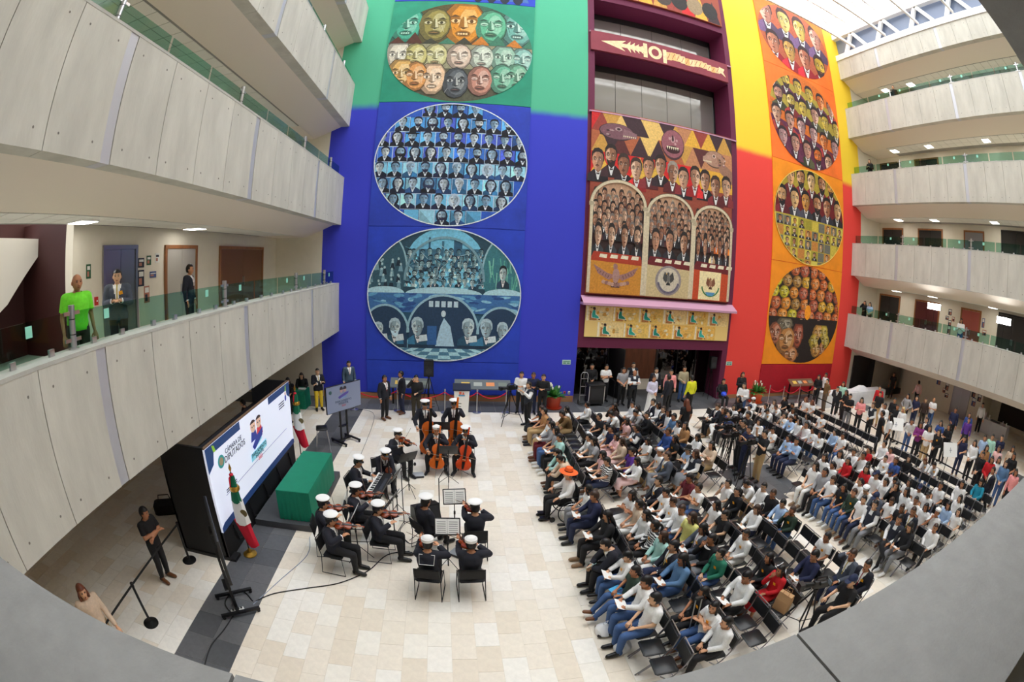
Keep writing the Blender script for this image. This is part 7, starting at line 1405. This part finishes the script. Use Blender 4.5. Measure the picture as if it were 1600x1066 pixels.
# lectern
t = thing('lectern', (.38, 17.15, 0), 0, 'white lectern with dark blue top behind the bass players', 'lectern'); MB().loft([[(-.26, -.16, 0), (.26, -.16, 0), (.26, .2, 0), (-.26, .2, 0)], [(-.3, -.2, 1.05), (.3, -.2, 1.05), (.3, .2, 1.18), (-.3, .2, 1.18)]]).obj('body', white, t, smooth=False)
MB().add([(-.35, -.24, 1.06), (.35, -.24, 1.06), (.35, .22, 1.20), (-.35, .22, 1.20), (-.35, -.24, 1.11), (.35, -.24, 1.11), (.35, .22, 1.25), (-.35, .22, 1.25)], [(0, 3, 2, 1), (4, 5, 6, 7), (0, 1, 5, 4), (1, 2, 6, 5), (2, 3, 7, 6), (3, 0, 4, 7)]).obj('top', mat('navy_top', (30, 36, 60), .6), t, smooth=False)
MB().box(-.12, .12, -.206, -.196, .84, .90).obj('logo_band', mat('logo_cyan', (90, 160, 200), .6), t, smooth=False); MB().box(-.1, -.01, -.21, -.2, .91, 1.02).obj('logo_mark', mat('logo_orange', (230, 110, 80), .6), t, smooth=False); MB().add([(.01, -.208, .91), (.11, -.208, .91), (.06, -.208, 1.02), (.01, -.2, .91), (.11, -.2, .91), (.06, -.2, 1.02)], [(0, 1, 2), (5, 4, 3), (0, 3, 4, 1), (1, 4, 5, 2), (2, 5, 3, 0)]).obj('logo_mark', mat('logo_orange'), t, smooth=False)
# display desks
def desk(x0, x1, y, zf, label, m):
    t = thing('display_desk', (0, 0, 0), 0, label, 'display', 'slanted display desks'); MB().add([(x0, y - .3, zf), (x1, y - .3, zf), (x1, y + .15, zf + .28), (x0, y + .15, zf + .28), (x0, y - .3, zf - .05), (x1, y - .3, zf - .05), (x1, y + .15, zf + .23), (x0, y + .15, zf + .23)], [(0, 1, 2, 3), (4, 7, 6, 5), (0, 4, 5, 1), (1, 5, 6, 2), (2, 6, 7, 3), (3, 7, 4, 0)]).obj('panel', m, t, smooth=False)
    for x in (x0 + .1, x1 - .1): MB().box(x - .03, x + .03, y - .05, y + .05, 0, zf + .05).obj('leg', blackm, t, smooth=False)
    n = Vector((0, -.28, .45)).normalized()
    for i in range(4):
        a = x0 + (x1 - x0) * (.12 + .22 * i); b = a + (x1 - x0) * .15; P = [Vector((u, y - .3 + .45 * v, zf + .28 * v)) + n * .003 for u, v in ((a, .3), (b, .3), (b, .7), (a, .7))]; MB().add(P, [(0, 1, 2, 3)]).obj('printed_picture', mat('disp_%d' % i, ((226, 190, 90), (170, 176, 170), (236, 150, 90), (120, 130, 120))[i], .5), t, smooth=False)
dg_ = mat('desk_grey', (96, 104, 108), .5)
desk(.1, 2.45, 18.4, .82, 'long grey slanted display desk before the blue wall', dg_); desk(-2.6, -.9, 18.4, .82, 'grey slanted display desk behind the three men', dg_); desk(17.6, 19.6, 18.3, .82, 'brown slanted display desk before the red wall', mat('desk_brown', (120, 84, 64), .5))
# loudspeakers on stands
tripod('speaker_stand', (-.94, 17.75, 0), .2, 1.36, .45, 'black tripod stand carrying the loudspeaker before the blue wall'); loud((-.94, 17.75, 1.42), math.radians(180), 'black loudspeaker high on a stand before the blue wall', 1.05)
x = 12.65; tripod('speaker_stand', (x, 19.15, 0), .5, 1.5, .3, 'black tripod stand carrying the loudspeaker at the entrance'); loud((x, 19.15, 1.56), math.radians(180), 'black loudspeaker on a stand inside the entrance', .95)
# equipment cases and hand truck
t = thing('flight_case', (6.25, 18.55, 0), .05, 'black road case with metal edges standing at the entrance', 'case'); MB().rbox(-.36, .36, -.26, .26, .1, .92, .02).obj('body', black, t)
for sx in (-1, 1):
    for sy in (-1, 1): MB().box(sx * .36 - .015, sx * .36 + .015, sy * .26 - .015, sy * .26 + .015, .1, .92).obj('edge_trim', chrome, t, smooth=False); MB().cyl((sx * .28 - .02, sy * .2, .05), (sx * .28 + .02, sy * .2, .05), .05).obj('caster', black, t)
MB().box(-.28, .28, -.275, -.262, .3, .8).obj('front_mesh', mat('speaker_grille', (34, 34, 38), .5), t, smooth=False); MB().rbox(-.4, .4, -.3, .3, .92, 1.0, .03).obj('lid', black, t)
t = thing('hand_truck', (5.75, 18.6, 0), 0, 'silver-framed hand truck leaning beside the road case', 'trolley'); MB().tube([(-.16, 0, .05), (-.16, .06, 1.35), (-.1, .06, 1.45), (.1, .06, 1.45), (.16, .06, 1.35), (.16, 0, .05)], .016, 6).obj('frame', chrome, t); MB().box(-.2, .2, -.25, 0, .02, .04).obj('toe_plate', chrome, t, smooth=False); [MB().cyl((s * .2 - .02, .06, .1), (s * .2 + .02, .06, .1), .1, n=14).obj('wheel', black, t) for s in (-1, 1)]; [MB().box(-.16, .16, .02 + zz * .03, .04 + zz * .03, zz, zz + .03).obj('rung', chrome, t, smooth=False) for zz in (.4, .8, 1.15)]
# signs on the painted walls
sgn = mat('mint_sign', (196, 226, 214), .5); sg2 = mat('sign_ink', (90, 150, 130), .6)
for (px, py), lab in (((885, 566), 'small pale green evacuation sign on the blue wall'), ((1139, 568), 'small pale evacuation sign on the red wall')):
    x, z = aty(px, py, YW); t = thing('wall_sign', (x, YW, z), 0, lab, 'sign', 'evacuation signs'); MB().box(-.19, .19, -.02, 0, -.1, .1).obj('panel', sgn, t, smooth=False); MB().box(-.15, .15, -.023, -.02, .02, .06).obj('print', sg2, t, smooth=False); MB().box(-.15, -.02, -.023, -.02, -.07, -.01).obj('print', sg2, t, smooth=False); MB().box(.02, .15, -.023, -.02, -.07, -.01).obj('print', sg2, t, smooth=False)
for k, (px, py) in enumerate(((882, 614), (889, 614))):
    x, z = aty(px, py, YW); t = thing('wall_socket', (x, YW, z), 0, ('red wall socket on the blue wall beside the lilies', 'white wall socket on the blue wall beside the lilies')[k], 'socket'); MB().rbox(-.05, .05, -.012, 0, -.08, .08, .004).obj('plate', (mat('socket_red', (190, 60, 60), .5), white)[k], t); MB().box(-.02, .02, -.016, -.012, -.045, .045).obj('outlet', dark, t, smooth=False)
# white-clothed tables at right
wcl = mat('white_tablecloth', (236, 238, 242), .8, noise=(4, .05))
cloth_table(18.9, 25.2, 16.3, 17.1, 0, .76, wcl, 'long table under a white cloth by the red wall', 60, amp=.03); mb = MB(); mb.lathe([(.001, .28), (.3, .24), (.75, .1), (1.0, 0)], 16, (22.6, 16.7, .765)); mb.v = [(x, 16.7 + (y - 16.7) * .36, z + .02 * math.sin(x * 9 + y * 7)) for x, y, z in mb.v]; mb.obj('covered_pile', wcl, label='pile hidden under white cloth on the long table', cat='covered goods')
cloth_table(27.55, 28.35, 7.1, 9.25, 0, .78, mat('grey_tablecloth', (206, 206, 212), .8), 'snack table with pale cloth under the right gallery', 24)
for i, (y, r, h, m, lab) in enumerate(((9.05, .07, .34, chrome, 'tall steel urn at one end of the snack table'), (8.75, .05, .24, white, 'white jug beside the urn on the snack table'), (7.6, .045, .2, mat('grey_tablecloth'), 'grey jug near the middle of the snack table'), (7.3, .04, .18, white, 'small white jug at the far end of the snack table'))):
    t = thing('drinks_jug', (27.9, y, .78), 0, lab, 'jug', 'jugs on the snack table'); MB().lathe([(.001, 0), (r, 0), (r, h * .8), (r * .7, h), (.001, h)], 14).obj('body', m, t); MB().tube([(r, 0, h * .7), (r + .05, 0, h * .6), (r, 0, h * .3)], .008, 5).obj('handle', black, t)
for i in range(3): t = thing('snack_tray', (27.95, 7.95 + i * .26, .78), 0, 'dark tray, %s from the jugs on the snack table' % ORD[i], 'tray', 'trays on the snack table'); MB().loft([[(-.16, -.11, 0), (.16, -.11, 0), (.16, .11, 0), (-.16, .11, 0)], [(-.19, -.13, .035), (.19, -.13, .035), (.19, .13, .035), (-.19, .13, .035)]]).obj('tray', blackm, t, smooth=False)
# doors, lifts, posters of the galleries
liftm = mat('lift_steel', (150, 148, 152), .3, .85); fire = mat('fire_red', (190, 40, 34), .5); post = [mat('poster_%d' % i, c, .6) for i, c in enumerate(((40, 44, 60), (230, 230, 226), (40, 90, 60), (180, 120, 100), (70, 90, 140)))]
ND = [0]
def door(x, s, y0, y1, z0, h, m, label, frame_m=wood, two=True):
    """opening on a side wall at x; s=+1 faces +x"""
    ND[0] += 1; t = thing('door_%d' % ND[0], (0, 0, 0), 0, label, kind='structure'); a = lambda d: x + s * d
    for (p, q, r, u) in ((y0 - .1, y0, z0, z0 + h + .1), (y1, y1 + .1, z0, z0 + h + .1), (y0, y1, z0 + h, z0 + h + .1)): MB().box(min(a(0), a(.06)), max(a(0), a(.06)), p, q, r, u).obj('door_frame', frame_m, t, smooth=False)
    n = 2 if two else 1; w = (y1 - y0) / n
    for i in range(n):
        l = MB().box(min(a(.01), a(.035)), max(a(.01), a(.035)), y0 + i * w + .006, y0 + (i + 1) * w - .006, z0, z0 + h - .005).obj('door_leaf', m, t, smooth=False)
        if m is not liftm: MB().box(min(a(.035), a(.07)), max(a(.035), a(.07)), y0 + w * (1 if two else .9) - (.06 if i == 0 else -.04), y0 + w * (1 if two else .9) - (.04 if i == 0 else -.06), z0 + .9, z0 + 1.2).obj('door_handle', chrome, l, smooth=False)
def poster(x, s, y, z, w, h, m, label, cat='poster'):
    t = thing('wall_notice', (x, y, z), 0, label, cat, 'notices on the gallery walls'); MB().box(min(0, s * .012), max(0, s * .012), -w / 2, w / 2, -h / 2, h / 2).obj('panel', m, t, smooth=False); MB().box(min(s * .012, s * .014), max(s * .012, s * .014), -w / 2 + .03, w / 2 - .03, h * .1, h / 2 - .04).obj('print', post[1] if m is not post[1] else post[0], t, smooth=False); MB().box(min(s * .012, s * .014), max(s * .012, s * .014), -w / 2 + .03, w * .1, -h / 2 + .04, h * .0).obj('print', post[3] if m is not post[3] else post[0], t, smooth=False)
FL1, FR1 = 4.24, 4.2
door(XBL, 1, 7.8, 9.0, FL1, 2.2, liftm, 'steel lift doors on the left gallery', liftm); door(XBL, 1, 10.5, 12.1, FL1, 2.2, mat('frosted_pane', (176, 170, 160), .3), 'wood-framed frosted glass doors on the left gallery'); door(XBL, 1, 13.8, 17.4, FL1, 2.2, mat('wood_leaf', (120, 78, 44), .5), 'wide wooden doors at far end of left gallery')
for i, (y, z, w, h, k, lab) in enumerate(((7.2, 6.0, .16, .3, 2, 'green running-man sign beside the lift on the left gallery'), (9.3, 6.1, .26, .24, 0, 'upper black notice beside the lift, left gallery'), (9.3, 5.72, .26, .4, 0, 'tall black notice beside the lift, left gallery'), (9.55, 5.3, .24, .42, 3, 'small photo notice low beside the lift, left gallery'), (9.65, 6.15, .2, .24, 2, 'small green notice between lift and doors, left gallery'), (10.05, 6.2, .2, .24, 1, 'white notice between lift and doors, left gallery'), (9.85, 5.78, .3, .16, 4, 'small blue screen panel between lift and doors, left gallery'))): poster(XBL, 1, y, z, w, h, post[k], lab, 'notice')
t = thing('fire_alarm', (XBL, 7.45, 5.35), 0, 'red fire alarm box on the left gallery wall', 'alarm'); MB().box(0, .05, -.05, .05, -.09, .09).obj('box', fire, t, smooth=False); MB().cyl((.05, 0, 0), (.06, 0, 0), .02).obj('button', white, t)
for i, z0 in enumerate((4.2, 8.5, 12.9, 17.35)):
    lv = nm[i]
    door(XBR, -1, 16.9, 18.6, z0, 2.2, dark, 'dark double doors at mural end of %s right gallery' % lv); door(XBR, -1, 13.5, 15.4, z0, 2.2, dark if i else mat('dark_red_glass', (84, 40, 44), .3), 'dark double doors in middle of %s right gallery' % lv)
    if i < 2: door(XBR, -1, 10.2, 11.6, z0, 2.2, mat('lift_red', (176, 96, 84), .35, .4) if i == 0 else liftm, 'lift doors on %s right gallery' % lv, wood)
    if i < 2: door(XBR, -1, 6.6, 8.7, z0, 2.35, dark, 'dark stair opening on %s right gallery' % lv, dark)
for i, (y, z, w, h, k) in enumerate(((12.55, 6.1, .26, .34, 0), (12.75, 5.75, .26, .22, 0), (12.25, 5.75, .22, .26, 3), (12.5, 5.5, .24, .3, 0), (12.5, 5.1, .26, .5, 0), (9.9, 5.9, .2, .5, 4), (9.75, 5.4, .3, .3, 3))): poster(XBR, -1, y, z, w, h, post[k], 'small notice, %s counted from the mural beside the lift, right gallery' % ORD[i], 'notice')
door(28.8, -1, 11.1, 12.4, 0, 2.2, liftm, 'steel lift doors on the ground floor at right', liftm); MB().box(26.2, 26.26, 18.4, 18.95, 0, 2.3).obj('door_30', dark, smooth=False, label='tall black door panel beside the red wall', kind='structure'); MB().box(24.3, 26.2, 18.9, 18.99, 0, 2.35).obj('door_31', dark, smooth=False, label='black double door in end wall beside the red wall', kind='structure')
for i, (y, z, w, h, k) in enumerate(((13.9, 1.75, .34, .46, 4), (13.3, 1.3, .26, .3, 3), (13.1, 1.6, .3, .5, 0), (13.0, 1.05, .3, .26, 0), (10.75, 1.75, .3, .5, 0), (10.6, 1.25, .34, .5, 4), (10.2, 1.6, .3, .44, 0))): poster(28.8, -1, y, z, w, h, post[k], 'poster, %s counted from the mural beside the ground floor lift' % ORD[i])
MB().box(31.1, 31.2, 5.2, 9.0, .3, 1.9).obj('blackboard', dark, smooth=False, label='black screen leaning behind the snack table', cat='screen')
# lamps on stands, right gallery
pl = mat('led_panel_light', (255, 255, 255), .5, emit=14.0)
for i, (y, lab) in enumerate(((12.7, 'bright LED panel light on stand, right gallery, nearer the mural'), (7.66, 'bright LED panel light on stand, right gallery, further from the mural'))):
    t = thing('panel_light', (24.05, y, 4.2), 0, lab, 'lamp', 'panel lights on the right gallery'); MB().cyl((0, 0, .1), (0, 0, 1.85), .014).obj('pole', blackm, t)
    for a in (0, 120, 240): MB().tube([(0, 0, .5), (.35 * math.cos(math.radians(a)), .35 * math.sin(math.radians(a)), .012)], .01, 5).obj('leg', blackm, t)
    MB().rbox(-.03, .03, -.5, .5, 1.85, 2.2, .01).obj('housing', black, t); MB().box(-.036, -.03, -.48, .48, 1.87, 2.18).obj('light_surface', pl, t, smooth=False)
# bags behind the video wall, hanging plant on the right gallery
x, y = atz(262, 800); t = thing('equipment_bag', (x, y, 0), .5, 'black equipment bag on the floor behind the video wall', 'bag'); MB().rbox(-.35, .35, -.2, .2, 0, .3, .05).obj('body', mesh_b, t); MB().tube([(-.2, 0, .28), (-.15, 0, .5), (.15, 0, .5), (.2, 0, .28)], .015, 6).obj('handle', black, t)
potted_plant((24.6, 9.4, 8.5), 'leafy potted plant on the second right gallery', ('grey_pot', (90, 90, 90)), .9)
t = thing('ring_toy_bag', (15.0, 18.0, 0), 0, 'bag with a colourful floral pattern on the floor by the red wall', 'bag'); MB().rbox(-.2, .2, -.13, .13, 0, .32, .04).obj('body', mat('floral', (214, 150, 120), .7, noise=(20, .6)), t); MB().tube([(-.1, 0, .3), (0, 0, .5), (.1, 0, .3)], .012, 5).obj('handle', mat('floral_strap', (180, 40, 60), .7), t)
# white sign panel beside the far flag, papers on the registration table
x, y = atz(424, 632, 1.45); t = thing('sign_board', (x, y, 0), math.radians(60), 'blank white sign board at the far end of the video wall', 'sign', 'white sign boards'); MB().box(-.3, .3, -.01, .01, 1.25, 1.7).obj('panel', white, t, smooth=False); MB().cyl((0, .03, .03), (0, .03, 1.4), .014).obj('pole', blackm, t); MB().lathe([(.001, 0), (.17, 0), (.17, .02), (.03, .05)], 16, (0, .03, 0)).obj('base', blackm, t)
for i, (dx, lab) in enumerate(((.2, 'white paper stack at blue-wall end of the registration table'), (.7, 'white paper stack at inner end of the registration table'))): t = thing('paper_stack', (-6.05 - dx, 17.35, .765), .2 * i, lab, 'paper', 'papers on the registration table'); MB().box(-.15, .15, -.11, .11, 0, .04).obj('sheets', paper, t, smooth=False); MB().obox((0, 0, .043), (.28, .2, .004), Matrix.Rotation(.15, 3, 'Z')).obj('top_sheet', paper, t, smooth=False)
